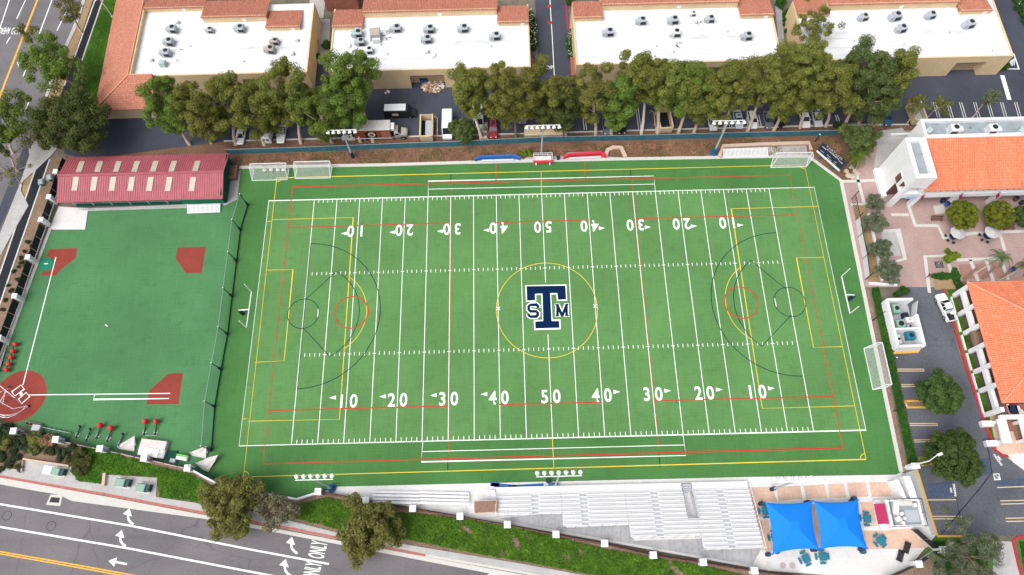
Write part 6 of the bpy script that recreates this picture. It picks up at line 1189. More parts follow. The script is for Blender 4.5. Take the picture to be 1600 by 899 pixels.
c = G(1420, 731); rt = root('gate_pillar', 'white gate pillar at the lower right corner of the field', 'pillar', (c.x, c.y, .05)); MB().box((c.x, c.y, .05), (1.2, .8, 2.2)).build('shaft', 'stucco_white', rt); MB().bev((c.x, c.y, 2.25), (1.4, 1.0, .15), 0, .05).build('cap', 'stucco_white', rt)
b = G(1413, 731); rt = root('street_lamp', 'pale street lamp whose arm reaches over the car park tree', 'street lamp', b); e = G(1466, 710, 8.2); MB().tube([b, Vector((b.x, b.y, 6)), Vector((b.x + .2, b.y, 7.5))], [.14, .11, .09], 8).build('pole', 'white_metal', rt); MB().tube([(b.x + .2, b.y, 7.5), tuple(e)], .06, 8).build('arm', 'white_metal', rt); MB().bev((e.x + .3, e.y, e.z - .1), (.9, .45, .2), R(20), .05).build('lamp_head', 'ac_pale', rt)
b = G(177, 28); rt = root('street_lamp', 'pale street lamp with a long arm over the black path', 'street lamp', b); e = G(150, 0, 6.5); MB().tube([b, (b.x, b.y, 5.8)], [.13, .09], 8).build('pole', 'white_metal', rt); MB().tube([(b.x, b.y, 5.8), tuple(e)], .07, 8).build('arm', 'white_metal', rt); MB().bev((e.x, e.y, e.z - .1), (.8, .4, .2), R(60), .05).build('lamp_head', 'ac_pale', rt); MB().lathe(b, [(.35, 0), (.3, .5), (.18, .55)], 10).build('foot', 'concrete_plain', rt)
c = G(127, 104); rt = root('mailbox', 'blue box standing on the edge of the black path', 'mailbox', c); MB().bev((c.x, c.y, .3), (1.3, 1.0, 1.1), R(-5), .2).build('body', 'pad_blue', rt); MB().box((c.x, c.y, 0), (.9, .7, .3), R(-5)).build('legs', 'iron_black', rt)
# ------------------------------------------------------------------ equipment along the baseball turf
c = G(8, 634); rt = root('batting_cage', 'wheeled batting cage of white bent tubes behind home plate', 'batting cage', c); hx, hy = hp
def q3(x, y, z): return (c.x + x, c.y + y, z)
def hoop(pts): MB().tube(pts, .06, 8).build('tube_frame', 'white_metal', rt)
for off in (0, .5): hoop([(*G2(46 - off * 4, 634 + off * 2), .1 + off), *[tuple(G(46 - t_ * 50 - off * 4, 634 + 22 * math.sin(t_ * 2.2) * (.7 + .3 * off), .1 + 2.6 * math.sin(min(1, t_ * 1.3) * 1.57))) for t_ in (.2, .4, .6, .8, 1.0)]])
hoop([tuple(G(46, 634, .1)), tuple(G(20, 639, 1.4)), tuple(G(0, 628, 2.8)), tuple(G(-14, 606, 2.8))]); hoop([tuple(G(-6, 600, .1)), tuple(G(0, 603, 2.6)), tuple(G(23, 622, 2.6)), tuple(G(30, 629, .1))])
hoop([tuple(G(16, 606, .1)), tuple(G(2, 612, 2.4)), tuple(G(-10, 622, 2.6))]); hoop([tuple(G(8, 611, 2.5)), tuple(G(4, 632, .2))]); hoop([tuple(G(10, 612, 2.3)), tuple(G(-4, 634, .2))]); hoop([tuple(G(-14, 606, 2.8)), tuple(G(-16, 640, 2.6)), tuple(G(10, 652, .2))])
for u, v in ((46, 635), (15, 606), (12, 652)): w = G(u, v); MB().tube([(w.x - .1, w.y, .2), (w.x + .1, w.y, .2)], .2, 12).build('wheel', 'tyre', rt)
nmb = MB()
for k in range(10):
    t_ = k / 9; p = [G(46 - 56 * t_, 634 + 16 * math.sin(t_ * 3.1), .1 + 2.6 * math.sin(min(1, t_ * 1.3) * 1.57)), G(20 - 30 * t_, 622 - 14 * t_, 2.7), G(-14, 606, 2.8)]; nmb.beam(p[0], p[1], .02, .02)
nmb.build('net', 'iron_black', rt)
def sled(px, rz0, label, pad=True, grp='blocking sleds along the turf edge'):
    c = G(*px); rt = root('blocking_sled', label, 'blocking sled', (c.x, c.y, .03), grp); d_ = Vector((math.cos(rz0), math.sin(rz0), 0)); n_ = Vector((-d_.y, d_.x, 0)); P = lambda a, b, z: c + d_ * a + n_ * b + Vector((0, 0, z))
    MB().beam(P(-1.1, 0, .2), P(1.0, 0, .45), .16, .16).build('beam', 'iron_black', rt); MB().beam(P(-.9, -.3, .1), P(-.1, -.3, .1), .07, .1).build('skid', 'galv', rt); MB().beam(P(-.9, .3, .1), P(-.1, .3, .1), .07, .1).build('skid', 'galv', rt); MB().beam(P(-.6, -.3, .15), P(-.6, .3, .15), .08, .08).build('cross_tube', 'white_metal', rt)
    MB().beam(P(.9, 0, .3), P(1.05, 0, 1.0), .2, .3).build('upright', 'iron_black', rt)
    if pad: q = P(1.25, 0, .35); MB().lathe(q, [(.26, 0), (.42, .25), (.44, .75), (.3, 1.05), (.1, 1.12)], 12).build('pad', 'pad_red', rt, smooth=True)
tt = R(72)
for k, (u, v, pd) in enumerate(((124, 676, False), (140, 680, False), (155.5, 677, True), (172.5, 681, True), (191, 688, False))): sled((u, v), tt, ('first', 'second', 'third', 'fourth', 'last')[k] + f' blocking sled from the left along the lower fence, {"red pad" if pd else "bare black"}', pd)
sled((228, 671), R(85), 'left of the two red padded sleds standing free on the turf'); sled((245, 671), R(85), 'right of the two red padded sleds standing free on the turf')
a, b = G(228, 681), G(246, 681); solo(MB().tube([(a.x, a.y, .2), (b.x, b.y, .2)], .05, 6), 'sled_bar', 'galv', 'thin steel bar joining the two free standing sleds', 'bar')
rt = root('five_man_sled', 'long black sled with five red pads beside the left fence', 'blocking sled', G(18, 560))
for k, (u, v) in enumerate(((28.5, 540), (25, 551), (22, 560.5), (18.5, 571), (15, 580))):
    c = G(u, v); MB().lathe(c, [(.22, .3), (.4, .5), (.42, .95), (.3, 1.2), (.1, 1.25)], 12).build('pad', 'pad_red', rt, smooth=True); MB().beam((c.x - 1.6, c.y, .25), (c.x, c.y, .5), .09, .12).build('arm', 'iron_black', rt)
a, b = G(25, 540), G(12, 582); MB().beam((a.x, a.y, .5), (b.x, b.y, .5), .12, .14).build('frame', 'iron_black', rt); a, b = G(13, 540), G(0, 582); MB().beam((a.x, a.y, .2), (b.x, b.y, .2), .1, .1).build('frame', 'iron_black', rt)
rt = root('training_rig', 'long low green frame with grey box and reddish rails by the lower fence', 'training frame', G(75, 668))
a, b = G(66, 668), G(113, 678); MB().beam((a.x, a.y, .5), (b.x, b.y, .5), .08, .08).build('top_bar', 'galv', rt); 
for k in range(7): p = a.lerp(b, k / 6); MB().beam((p.x, p.y, .5), (p.x - .4, p.y - 1.3, .1), .06, .06).build('strut', 'iron_green', rt); MB().beam((p.x, p.y, .05), (p.x - .3, p.y + .5, .05), .1, .06).build('foot', 'iron_green', rt)
a2, b2 = a + Vector((-.4, -1.2, 0)), b + Vector((-.4, -1.2, 0)); MB().beam((a2.x, a2.y, .2), (b2.x, b2.y, .2), .9, .05).build('mesh_panel', 'green_screen', rt)
c = G(61, 670); MB().bev((c.x, c.y, .05), (1.5, 1.1, .9), R(-8), .06).build('box', 'ac_grey', rt); a, b = G(43, 660), G(68, 664)
for dy in (0, -.5): MB().beam((a.x, a.y + dy, .5), (b.x, b.y + dy, .5), .12, .12).build('rail', 'wood_brown', rt)
for k in range(5): p = a.lerp(b, k / 4); MB().box((p.x, p.y - .25, .05), (.1, .6, .45)).build('rail_leg', 'wood_brown', rt)
def tarp(label, pts, peak):
    P_ = [G(*q[:2], q[2]) for q in pts]; t_ = G(*peak[:2], peak[2]); c = sum(P_, Vector()) / len(P_); rt = root('tarp_bundle', label, 'tarp', (c.x, c.y, .03), 'cream tarps'); n = len(P_); mb = MB()
    for i in range(n):
        a, b = P_[i], P_[(i + 1) % n]; m_ = a.lerp(b, .5).lerp(c, .2) + Vector((0, 0, .1)); mm = m_.lerp(t_, .5) - Vector((0, 0, .25)); ma, mb_ = a.lerp(t_, .5), b.lerp(t_, .5)
        mb.poly([a, m_, mm, ma]); mb.poly([m_, b, mb_, mm]); mb.poly([ma, mm, t_]); mb.poly([mm, mb_, t_])
    mb.build('cloth', 'tarp_cream', rt, smooth=False); MB().tube([(t_.x, t_.y, .03), tuple(t_)], .05, 6).build('pole', 'galv', rt)
    for i in range(2): a, b = P_[i], P_[i + 1]; MB().tube([a + Vector((0, 0, .12)), b + Vector((0, 0, .12))], .09, 6).build('rolled_edge', 'tarp_cream', rt)
tarp('draped cream tarp left of the white storage box', [(184, 697, .1), (187, 701, .1), (210, 705, .1), (213, 696, .3), (200, 692, .5)], (210, 681, 1.6)); tarp('upper of the two draped cream tarps by the netting corner', [(297, 707, .1), (302, 712, .1), (322, 716, .1), (325, 708, .4), (312, 702, .5)], (322, 697, 1.7)); tarp('lower of the two draped cream tarps by the netting corner', [(306, 723, .1), (318, 734, .1), (326, 737, .1), (336, 722, .5), (322, 716, .5)], (341, 711, 1.7))
a = G(238, 700, 1.0); rt = root('storage_box', 'white flat lidded storage box against the lower fence', 'storage box', (a.x, a.y, .03)); MB().bev((a.x, a.y + .3, .03), (4.6, 2.2, 1.0), R(-8), .08).build('body', 'tarp_cream', rt); MB().bev((a.x - .5, a.y - .7, .03), (3.6, 1.5, 1.1), R(-10), .08).build('lid', 'paper_white', rt); MB().bev((a.x + 1.75, a.y - 1.1, .03), (1.1, 1.4, .95), R(-10), .06).build('side_unit', 'ac_grey', rt)
a = G(267, 712); rt = root('wire_rack', 'dark green wire rack right of the white storage box', 'rack', (a.x, a.y, .03)); 
for k in range(7): MB().beam((a.x - 1.1 + k * .36, a.y - .7, .5), (a.x - 1.1 + k * .36, a.y + .7, .5), .05, .05).build('bar', 'iron_green', rt)
MB().box((a.x, a.y, .03), (2.4, 1.4, .35)).build('tray', 'green_screen', rt)
a = G(284, 715, .7); rt = root('wheeled_cart', 'white cart with bright green lid beside the lower tarps', 'cart', (a.x, a.y, .03)); MB().bev((a.x, a.y, .2), (2.0, .9, .6), R(-10), .1).build('body', 'paper_white', rt); MB().bev((a.x + .05, a.y + .3, .8), (1.9, .4, .12), R(-10), .04).build('lid', 'bright_green', rt)
for s in (-.7, .7): MB().tube([(a.x + s, a.y - .5, .2), (a.x + s, a.y - .4, .2)], .2, 12).build('wheel', 'tyre', rt)
a = G(272, 721); solo(MB().bev((a.x, a.y, .1), (1.0, .8, .6), R(-10), .08), 'equipment_case', 'ac_grey', 'dark grey case on the fence line below the wire rack', 'case')
# utility boxes
def ubox(px, label, w=1.5, d_=1.2):
    c = G(*px); rt = root('utility_box', label, 'utility box', (c.x, c.y, .14)); MB().bev((c.x - .25, c.y, .14), (w, d_, 1.15), R(-10), .1).build('cabinet', 'box_green', rt); MB().box((c.x + w * .62, c.y - .1, .14), (.5, d_ * .92, 1.05), R(-10)).build('door', 'box_green_dark', rt); MB().box((c.x, c.y, .14), (w + .7, d_ + .5, .06), R(-10)).build('plinth', 'concrete_plain', rt)
ubox((95, 738), 'green utility box beside the large shrub, on the left pad'); ubox((195, 755), 'green utility box with bolted lid on the middle pad', 1.7, 1.3); ubox((227, 763), 'darker green utility box at the right of the middle pad', 1.6, 1.3)
a = G(77, 735); solo(MB().bev((a.x, a.y, .14), (2.0, 1.5, .15), R(-10), .04), 'vault_cover', 'ac_pale', 'flat grey vault cover left of the first utility box', 'vault cover')
kerb('pad_wall', [(36, 738), (39, 718), (110, 729)], .3, 0, .6, 'stone_pink'); kerb('pad_wall', [(164, 760), (166, 740)], .5, 0, .7, 'stone_pink')
for u, v, lab in ((80, 280, 'pale green utility box between black path and fence, upper one'), (67, 287, 'grey box on the edging of the black path')):
    c = G(u, v); rt = root('utility_box', lab, 'utility box', (c.x, c.y, .02)); MB().bev((c.x, c.y, .02), (1.0, 1.2, .9), R(15), .12).build('cabinet', 'ac_green', rt); MB().box((c.x + .3, c.y - .5, .1), (.5, .3, .6), R(15)).build('door', 'box_green_dark', rt)

# ------------------------------------------------------------------ vehicles
def loft(rings):
    mb = MB(); n = len(rings[0]); vs = [p for r in rings for p in r]
    fs = [(i * n + k, i * n + (k + 1) % n, (i + 1) * n + (k + 1) % n, (i + 1) * n + k) for i in range(len(rings) - 1) for k in range(n)]
    fs += [tuple(range(n - 1, -1, -1)), tuple(range((len(rings) - 1) * n, len(rings) * n))]
    return mb.add(vs, fs)
def xf(c, rz):
    ca, sa = math.cos(rz), math.sin(rz); return lambda x, y, z: (c.x + x * ca - y * sa, c.y + x * sa + y * ca, z + c.z)
def wheels(rt, T, xs, yw, r, w=.22):
    for x in xs:
        for s in (-1, 1):
            a, b = T(x, s * yw, r), T(x, s * (yw - w), r); t_ = MB().tube([a, b], r, 16).build('wheel', 'tyre', rt); a2 = T(x, s * (yw + .012), r); MB().tube([a2, a], r * .58, 12).build('rim', 'rim', t_)
def ring(T, x, w, z0, z1, sh=.12, tw=None):
    """cross-section, x station, half width w, from z0 to z1 with a shoulder"""
    tw = tw or w * .9
    return [T(x, -w * .93, z0), T(x, w * .93, z0), T(x, w, z0 + (z1 - z0) * .45), T(x, w * .97, z1 - sh), T(x, tw, z1), T(x, -tw, z1), T(x, -w * .97, z1 - sh), T(x, -w, z0 + (z1 - z0) * .45)]
def car(px, rz, m, label, L=4.5, W_=1.82, H=1.45, suv=False, z=0.0, sunroof=False):
    c = G(*px); c.z = z; T = xf(c, rz); rt = root('parked_car', label, 'car', c, 'parked vehicles'); h = L / 2; w = W_ / 2; bz = .88 if not suv else 1.0
    MBb = loft([ring(T, -h, w * .82, .38, bz * .78), ring(T, -h + .12, w * .94, .3, bz * .93), ring(T, -h * .7, w, .24, bz), ring(T, 0, w, .22, bz), ring(T, h * .38, w, .22, bz * .98), ring(T, h * .75, w * .97, .24, bz * .86), ring(T, h - .14, w * .88, .3, bz * .74), ring(T, h, w * .74, .38, bz * .62)])
    MBb.build('body', m, rt, smooth=False)
    xr, xf_ = (-h * .86, h * .42) if suv else (-h * .72, h * .40); ra, rb_ = (-h * .72, h * .05) if suv else (-h * .38, h * .04)
    gl = loft([[T(xr, -w * .84, bz - .02), T(xr, w * .84, bz - .02), T(xr + .02, w * .8, bz + .02), T(xr + .02, -w * .8, bz + .02)], [T(ra, -w * .9, bz - .02), T(ra, w * .9, bz - .02), T(ra, w * .70, H - .06), T(ra, -w * .70, H - .06)], [T(rb_, -w * .9, bz - .02), T(rb_, w * .9, bz - .02), T(rb_, w * .70, H - .05), T(rb_, -w * .70, H - .05)], [T(xf_, -w * .86, bz - .02), T(xf_, w * .86, bz - .02), T(xf_ - .02, w * .82, bz + .02), T(xf_ - .02, -w * .82, bz + .02)]])
    gl.build('glasshouse', 'glass', rt)
    roof = loft([[T(ra - .1, -w * .68, H - .08), T(ra - .1, w * .68, H - .08), T(ra - .1, w * .6, H - .03), T(ra - .1, -w * .6, H - .03)], [T(ra + .2, -w * .73, H - .09), T(ra + .2, w * .73, H - .09), T(ra + .2, w * .64, H), T(ra + .2, -w * .64, H)], [T(rb_ - .1, -w * .73, H - .09), T(rb_ - .1, w * .73, H - .09), T(rb_ - .1, w * .64, H), T(rb_ - .1, -w * .64, H)], [T(rb_ + .08, -w * .68, H - .1), T(rb_ + .08, w * .68, H - .1), T(rb_ + .08, w * .6, H - .05), T(rb_ + .08, -w * .6, H - .05)]]).build('roof', m, rt)
    if sunroof: q = [T(ra + .3, -w * .4, H + .012), T(rb_ - .3, -w * .4, H + .012), T(rb_ - .3, w * .4, H + .012), T(ra + .3, w * .4, H + .012)]; MB().poly(q).build('sunroof', 'glass', roof)
    for s in (-1, 1):
        for x0, x1 in ((ra, ra - .32), (rb_, xf_)): MB().beam(T(x0, s * w * .71, H - .06), T(x1, s * w * .88, bz), .07, .06).build('window_pillar', m, rt)
        MB().beam(T((ra + rb_) / 2, s * w * .73, H - .08), T((ra + rb_) / 2, s * w * .905, bz), .07, .05).build('window_pillar', m, rt)
        MB().bev(T(h - .22, s * w * .62, bz * .62), (.26, .34, .14), rz, .04).build('headlight', 'lamp_clear', rt); MB().bev(T(-h + .1, s * w * .68, bz * .7), (.12, .3, .16), rz, .03).build('tail_light', 'lamp_tail', rt); MB().bev(T(xf_ - .35, s * (w + .1), bz - .02), (.14, .2, .14), rz, .03).build('wing_mirror', m, rt)
    wheels(rt, T, (-h * .6, h * .62), w + .01, .33)
    return rt
DN = R(-90)
car((378, 214), DN, 'car_white', 'white car mostly hidden by branches, leftmost in the back row', 4.4); car((441, 212), DN, 'car_white', 'white car right of the white van, nose to the field', 4.4)
car((970, 199), DN, 'car_black', 'small black car under the dark green eucalyptus', 4.2); car((948, 200), DN, 'car_grey', 'grey car just left of the small black car, mostly hidden', 4.2)
car((1112, 193), DN, 'car_white', 'white car half hidden by branches left of the right floodlight', 4.3); car((1152, 189), DN, 'car_silver', 'silver car with a dark sunroof', 4.6, sunroof=True); car((1174, 190), DN, 'car_white', 'white hatchback beside the silver car', 4.3, suv=True); car((1199, 190), DN, 'car_grey', 'dark grey car right of the white hatchback', 4.4); car((1216, 189), DN, 'car_black', 'black car behind the gnarled pale trunk', 4.4)
car((1256, 188), DN, 'car_white', 'white sedan standing clear under the yellow green eucalyptus', 4.5); car((1275, 187), DN, 'car_silver', 'silver car right of the clear white sedan', 4.4); car((1383, 186), DN, 'car_blue', 'dark blue car at the right end of the row', 4.4, suv=True); car((816, 182), DN, 'car_grey', 'grey car glimpsed through the trees left of the central floodlight', 4.5, suv=True)
def van(px, rz, m, mroof, label, L=5.6, W_=2.0, H=2.4, z=0):
    c = G(*px); T = xf(c, rz); rt = root('parked_van', label, 'van', c, 'parked vehicles'); h = L / 2; w = W_ / 2
    loft([ring(T, -h, w * .96, .35, H - .08, .2, w * .86), ring(T, -h + .1, w, .28, H, .2, w * .86), ring(T, h * .42, w, .28, H, .2, w * .86), ring(T, h * .52, w, .28, H * .93, .2, w * .84), ring(T, h * .74, w * .98, .28, 1.25, .12), ring(T, h * .95, w * .92, .3, 1.05, .12), ring(T, h, w * .8, .4, .85, .12)]).build('body', m, rt)
    MB().poly([T(-h + .15, -w * .84, H + .012), T(h * .4, -w * .84, H + .012), T(h * .4, w * .84, H + .012), T(-h + .15, w * .84, H + .012)]).build('roof', mroof, rt)
    MB().poly([T(h * .535, -w * .8, H * .93 + .02), T(h * .745, -w * .88, 1.28), T(h * .745, w * .88, 1.28), T(h * .535, w * .8, H * .93 + .02)]).build('windscreen', 'glass', rt)
    for s in (-1, 1): MB().beam(T(h * .3, s * (w + .005), H * .68), T(h * .58, s * (w + .005), H * .62), .03, .5).build('side_window', 'glass', rt); MB().bev(T(h - .15, s * w * .65, .75), (.2, .35, .16), rz, .04).build('headlight', 'lamp_clear', rt)
    for s in (-.45, .45): MB().beam(T(-h - .01, s * w - .3, H * .68), T(-h - .01, s * w + .3, H * .68), .03, .45).build('rear_window', 'glass', rt)
    wheels(rt, T, (-h * .58, h * .6), w + .01, .36)
    return rt
van((421, 209), R(90), 'car_white', 'car_white', 'white van with two rear windows under the left eucalyptus trees', 5.4)
v1 = van((627, 180), 0, 'car_black', 'car_white', 'black delivery van with white roof behind the box truck', 6.6, 2.05, 2.7)
c = G(620, 186); lg = MB().poly([(c.x - .9, c.y, 1.25), (c.x + .9, c.y, 1.25), (c.x + .9, c.y, 1.85), (c.x - .9, c.y, 1.85)])
T = xf(G(627, 180), 0); MB().box(T(-1.0, -1.05, 1.2), (1.3, .03, .7)).build('side_lettering', 'stone_pink', v1)
v2 = van((700, 201), DN, 'car_white', 'car_white', 'white flat fronted van right of the cream open skip', 6.2, 2.2, 2.7); van((748, 187), DN, 'car_white', 'car_white', 'white van behind the forked white trunk', 5.8, 2.1, 2.6)
# box truck
c = G(598, 214); c.y += .2; T = xf(c, 0); rt = root('box_truck', 'brown box truck with pale cargo roof and round emblem on its side', 'truck', c, 'parked vehicles')
bx0, bx1 = -5.4, 2.1; bodyb = MB().box(T((bx0 + bx1) / 2, 0, 1.0), (bx1 - bx0, 2.45, 2.75)).build('cargo_box', 'truck_brown', rt); MB().box(T((bx0 + bx1) / 2, 0, 3.76), (bx1 - bx0 + .06, 2.5, .08)).build('cargo_roof', 'concrete_plain', rt)
MB().box(T(bx0 + 3.4, -1.24, 1.3), (2.4, .04, 1.9)).build('side_panel', 'car_black', bodyb); o = MB(); o.tube([T(bx0 + 3.6, -1.27, 2.4), T(bx0 + 3.6, -1.29, 2.4)], .75, 20); em = o.build('emblem', 'tarp_cream', bodyb); MB().tube([T(bx0 + 3.6, -1.29, 2.4), T(bx0 + 3.6, -1.31, 2.4)], .45, 16).build('emblem_centre', 'truck_brown', em)
MB().box(T(bx1 - 1.0, -1.24, 1.3), (1.9, .04, 1.9)).build('side_panel', 'terracotta', bodyb); MB().beam(T(bx0, -1.26, 1.05), T(bx1, -1.26, 1.05), .06, .12).build('side_rail', 'white_metal', bodyb)
MB().box(T(-1.3, 0, .7), (8.0, .9, .28)).build('chassis', 'iron_black', rt); MB().bev(T(2.55, 0, 2.9), (.8, 1.6, .7), 0, .1).build('fridge_unit', 'paper_white', rt)
loft([ring(T, 2.75, 1.05, .7, 2.5, .2, .85), ring(T, 3.5, 1.05, .7, 2.5, .2, .85), ring(T, 4.05, 1.02, .7, 1.75, .15), ring(T, 4.9, .9, .7, 1.6, .15), ring(T, 5.3, .8, .75, 1.35, .15)]).build('cab', 'ac_rust', rt); MB().poly([T(3.54, -.8, 2.46), T(4.07, -.9, 1.8), T(4.07, .9, 1.8), T(3.54, .8, 2.46)]).build('windscreen', 'glass', rt)
for s in (-1, 1): MB().beam(T(2.95, s * 1.06, 1.95), T(3.6, s * 1.06, 1.95), .03, .5).build('side_window', 'glass', rt)
wheels(rt, T, (-3.6, 4.4), 1.12, .48, .3)
# skips
def skip(label, px, w, l, h, rz=0, load=None):
    c = G(*px); T = xf(c, rz); rt = root('open_skip', label, 'skip', c); t_ = .12
    MB().box(T(0, 0, .15), (w, l, .15), rz).build('floor', 'iron_black', rt)
    for x in (-w / 2 + t_ / 2, w / 2 - t_ / 2): MB().box(T(x, 0, .3), (t_, l, h - .3), rz).build('side_wall', 'cream_steel', rt); MB().box(T(x, 0, h), (t_ + .16, l, .12), rz).build('rim', 'cream_steel', rt)
    for y in (-l / 2 + t_ / 2, l / 2 - t_ / 2): MB().box(T(0, y, .3), (w - 2 * t_, t_, h - .3), rz).build('end_wall', 'cream_steel', rt)
    MB().box(T(0, -l / 2, h), (w - .3, .28, .12), rz).build('rim', 'cream_steel', rt)
    for k in range(5):
        for s in (-1, 1): MB().box(T(s * (w / 2 + .06), -l / 2 + .5 + k * (l - 1) / 4, .2), (.1, .12, h - .25), rz).build('rib', 'cream_steel', rt)
    if load: MB().bev(T(.3, 0, .3), (w * .5, l * .75, .9), rz, .1).build('lining', 'ac_grey', rt)
    for s in (-.6, .6): MB().tube([T(s * w - .1, -l / 2 + .4, .15), T(s * w * .9, -l / 2 + .4, .15)], .15, 10).build('roller', 'iron_black', rt)
skip('cream open skip beside the black delivery van', (668, 206), 2.6, 5.4, 2.3, 0, True); skip('cream open skip under the arching eucalyptus', (1036, 193), 2.7, 5.2, 2.1, R(3)); skip('cream open skip behind the white tower', (1427, 182), 2.5, 4.6, 2.0, R(4), True)
for (u, v, sx) in ((684, 205, 1), (1022, 196, 1)):
    a = G(u, v); rt = root('pipe_rail', f'bent tan pipe rail beside the {"first" if u < 700 else "second"} cream skip', 'rail', a); MB().tube([(a.x, a.y - 2, 0), (a.x, a.y - 2, 1.1), (a.x, a.y + 2.4, 1.1), (a.x - .6, a.y + 3, 1.1), (a.x - .6, a.y + 3, 0)], .07, 8).build('tube', 'cream_steel', rt); MB().tube([(a.x, a.y, 0), (a.x, a.y, 1.1)], .07, 8).build('post', 'cream_steel', rt)
c = G(757, 207); T = xf(c, R(90)); rt = root('flat_trailer', 'narrow rusty trailer loaded with junk left of the red car', 'trailer', c); MB().box(T(0, 0, .5), (4.2, 1.4, .15), R(90)).build('bed', 'ac_rust', rt); wheels(rt, T, (0,), .85, .33)
for k in range(8): MB().bev(T(-1.7 + k * .48, (-.25, .2)[k % 2], .65), (.5, .5, .3 + .2 * (k % 3)), R(15 * k), .04).build('junk', ('cream_steel', 'wood_brown', 'ac_rust')[k % 3], rt)
MB().tube([T(2.1, 0, .55), T(3.0, 0, .5)], .06, 6).build('drawbar', 'iron_black', rt)
car((771, 204), DN, 'car_red', 'red car with dark roof window beside the rusty trailer', 4.7, 1.85, 1.6, True, sunroof=True)
c = G(838, 206, 1); c.z = 0; rt = root('shipping_box', 'tan flat topped box behind the central floodlight', 'container', c); MB().bev((c.x + 1.5, c.y, 0), (8.0, 2.4, 1.6), 0, .08).build('body', 'cream_steel', rt); 
for k in range(9): MB().box((c.x - 2.2 + k * .92, c.y - 1.22, .1), (.12, .06, 1.4)).build('rib', 'door_tan', rt)
# white pickup in the car park
c = G(1474, 483); T = xf(c, R(101)); rt = root('pickup_truck', 'white crew cab pickup parked at the red kerb by the colonnade', 'pickup', c, 'parked vehicles'); rzp = R(101); w = .98
loft([ring(T, 2.75, .74, .5, .95), ring(T, 2.6, .92, .42, 1.08), ring(T, 1.9, w, .4, 1.15), ring(T, .9, w, .4, 1.2), ring(T, -.75, w, .4, 1.2)]).build('body', 'car_white', rt)
for s in (-1, 1): MB().beam(T(-.72, s * .88, .85), T(-2.75, s * .88, .85), .18, .75).build('bed_side', 'car_white', rt); MB().bev(T(2.6, s * .66, .8), (.2, .36, .2), rzp, .04).build('headlight', 'lamp_clear', rt); MB().bev(T(-2.76, s * .86, .8), (.06, .16, .4), rzp, .02).build('tail_light', 'lamp_tail', rt); MB().bev(T(.85, s * 1.1, 1.2), (.18, .24, .2), rzp, .04).build('wing_mirror', 'car_white', rt)
MB().beam(T(-2.72, -.85, .85), T(-2.72, .85, .85), .12, .72).build('tailgate', 'car_white', rt); MB().box(T(-1.75, 0, .5), (2.0, 1.6, .15), rzp).build('bed_floor', 'iron_black', rt); MB().bev(T(-.95, .1, .66), (.5, 1.4, .35), rzp, .05).build('tool_box', 'ac_grey', rt)
MB().lathe(T(-1.3, -.45, .9), [(.28, 0), (.28, .3), (.1, .36)], 14).build('white_tub', 'paper_white', rt)
loft([[T(-.75, -.86, 1.18), T(-.75, .86, 1.18), T(-.7, .82, 1.25), T(-.7, -.82, 1.25)], [T(-.5, -.88, 1.18), T(-.5, .88, 1.18), T(-.5, .7, 1.8), T(-.5, -.7, 1.8)], [T(.55, -.88, 1.18), T(.55, .88, 1.18), T(.55, .7, 1.82), T(.55, -.7, 1.82)], [T(1.25, -.86, 1.18), T(1.25, .86, 1.18), T(1.22, .82, 1.22), T(1.22, -.82, 1.22)]]).build('glasshouse', 'glass', rt)
loft([[T(-.6, -.68, 1.78), T(-.6, .68, 1.78), T(-.6, .6, 1.83), T(-.6, -.6, 1.83)], [T(.0, -.74, 1.76), T(.0, .74, 1.76), T(.0, .65, 1.88), T(.0, -.65, 1.88)], [T(.62, -.68, 1.78), T(.62, .68, 1.78), T(.62, .6, 1.83), T(.62, -.6, 1.83)]]).build('roof', 'car_white', rt)
for s in (-1, 1):
    for x0, x1 in ((.6, 1.2), (.05, .05), (-.55, -.7)): MB().beam(T(x0, s * .72, 1.78), T(x1, s * .88, 1.19), .09, .06).build('window_pillar', 'car_white', rt)
wheels(rt, T, (-1.75, 1.75), .99, .4, .26)
# cardboard heap in the open bay
rg = np.random.default_rng(9)
for k in range(120):
    t_ = rg.random(); a = rg.uniform(0, 2 * math.pi); r_ = rg.random() ** .6
    c = G(676 + 17 * r_ * math.cos(a), 136 + 9.5 * r_ * math.sin(a)); hz = max(0., .9 * (1 - r_)) * rg.random()
    o = MB().bev((0, 0, 0), (rg.uniform(.35, 1.0), rg.uniform(.3, .7), rg.uniform(.05, .3)), 0, .02).build('cardboard_box', ('cardboard', 'paper_white', 'cardboard', 'cardboard', 'tarp_cream')[k % 5]); o.location = (c.x, c.y, .12 + hz); o.rotation_euler = (rg.normal() * .35, rg.normal() * .35, a); tag(o, ('flattened brown box' if k % 5 in (0, 2, 3) else 'crumpled white carton') + ' in the cardboard heap at the open bay', 'box', 'cardboard heap at the open bay')
for k, (u, v) in enumerate(((603, 146), (608, 145), (606, 143))): c = G(u, v); solo(MB().bev((c.x, c.y, 0), (.4, .35, .3), k, .05), 'litter_bag', 'paper_white', 'small white litter lump on the asphalt left of the cardboard heap', 'litter', 'litter lumps')
rg = np.random.default_rng(12)
for k in range(16):
    c = G(545 + rg.uniform(-9, 10), 216 + rg.uniform(-3.5, 3.5)); solo(MB().lathe((c.x, c.y, .02), [(.24, 0), (.27, .45), (.16, .5)], 10), 'white_bucket', 'paper_white', 'white bucket in the cluster at the foot of the eucalyptus by the box truck', 'bucket', 'white buckets under the trees')
c = G(663, 128); rt = root('wheelie_bin', 'dark blue bin at the left of the open bay', 'bin', c); MB().bev((c.x, c.y, 0), (1.6, 1.2, 1.3), 0, .1).build('body', 'pad_blue', rt); MB().box((c.x, c.y, 1.31), (1.7, 1.3, .08)).build('lid', 'navy_dark', rt)
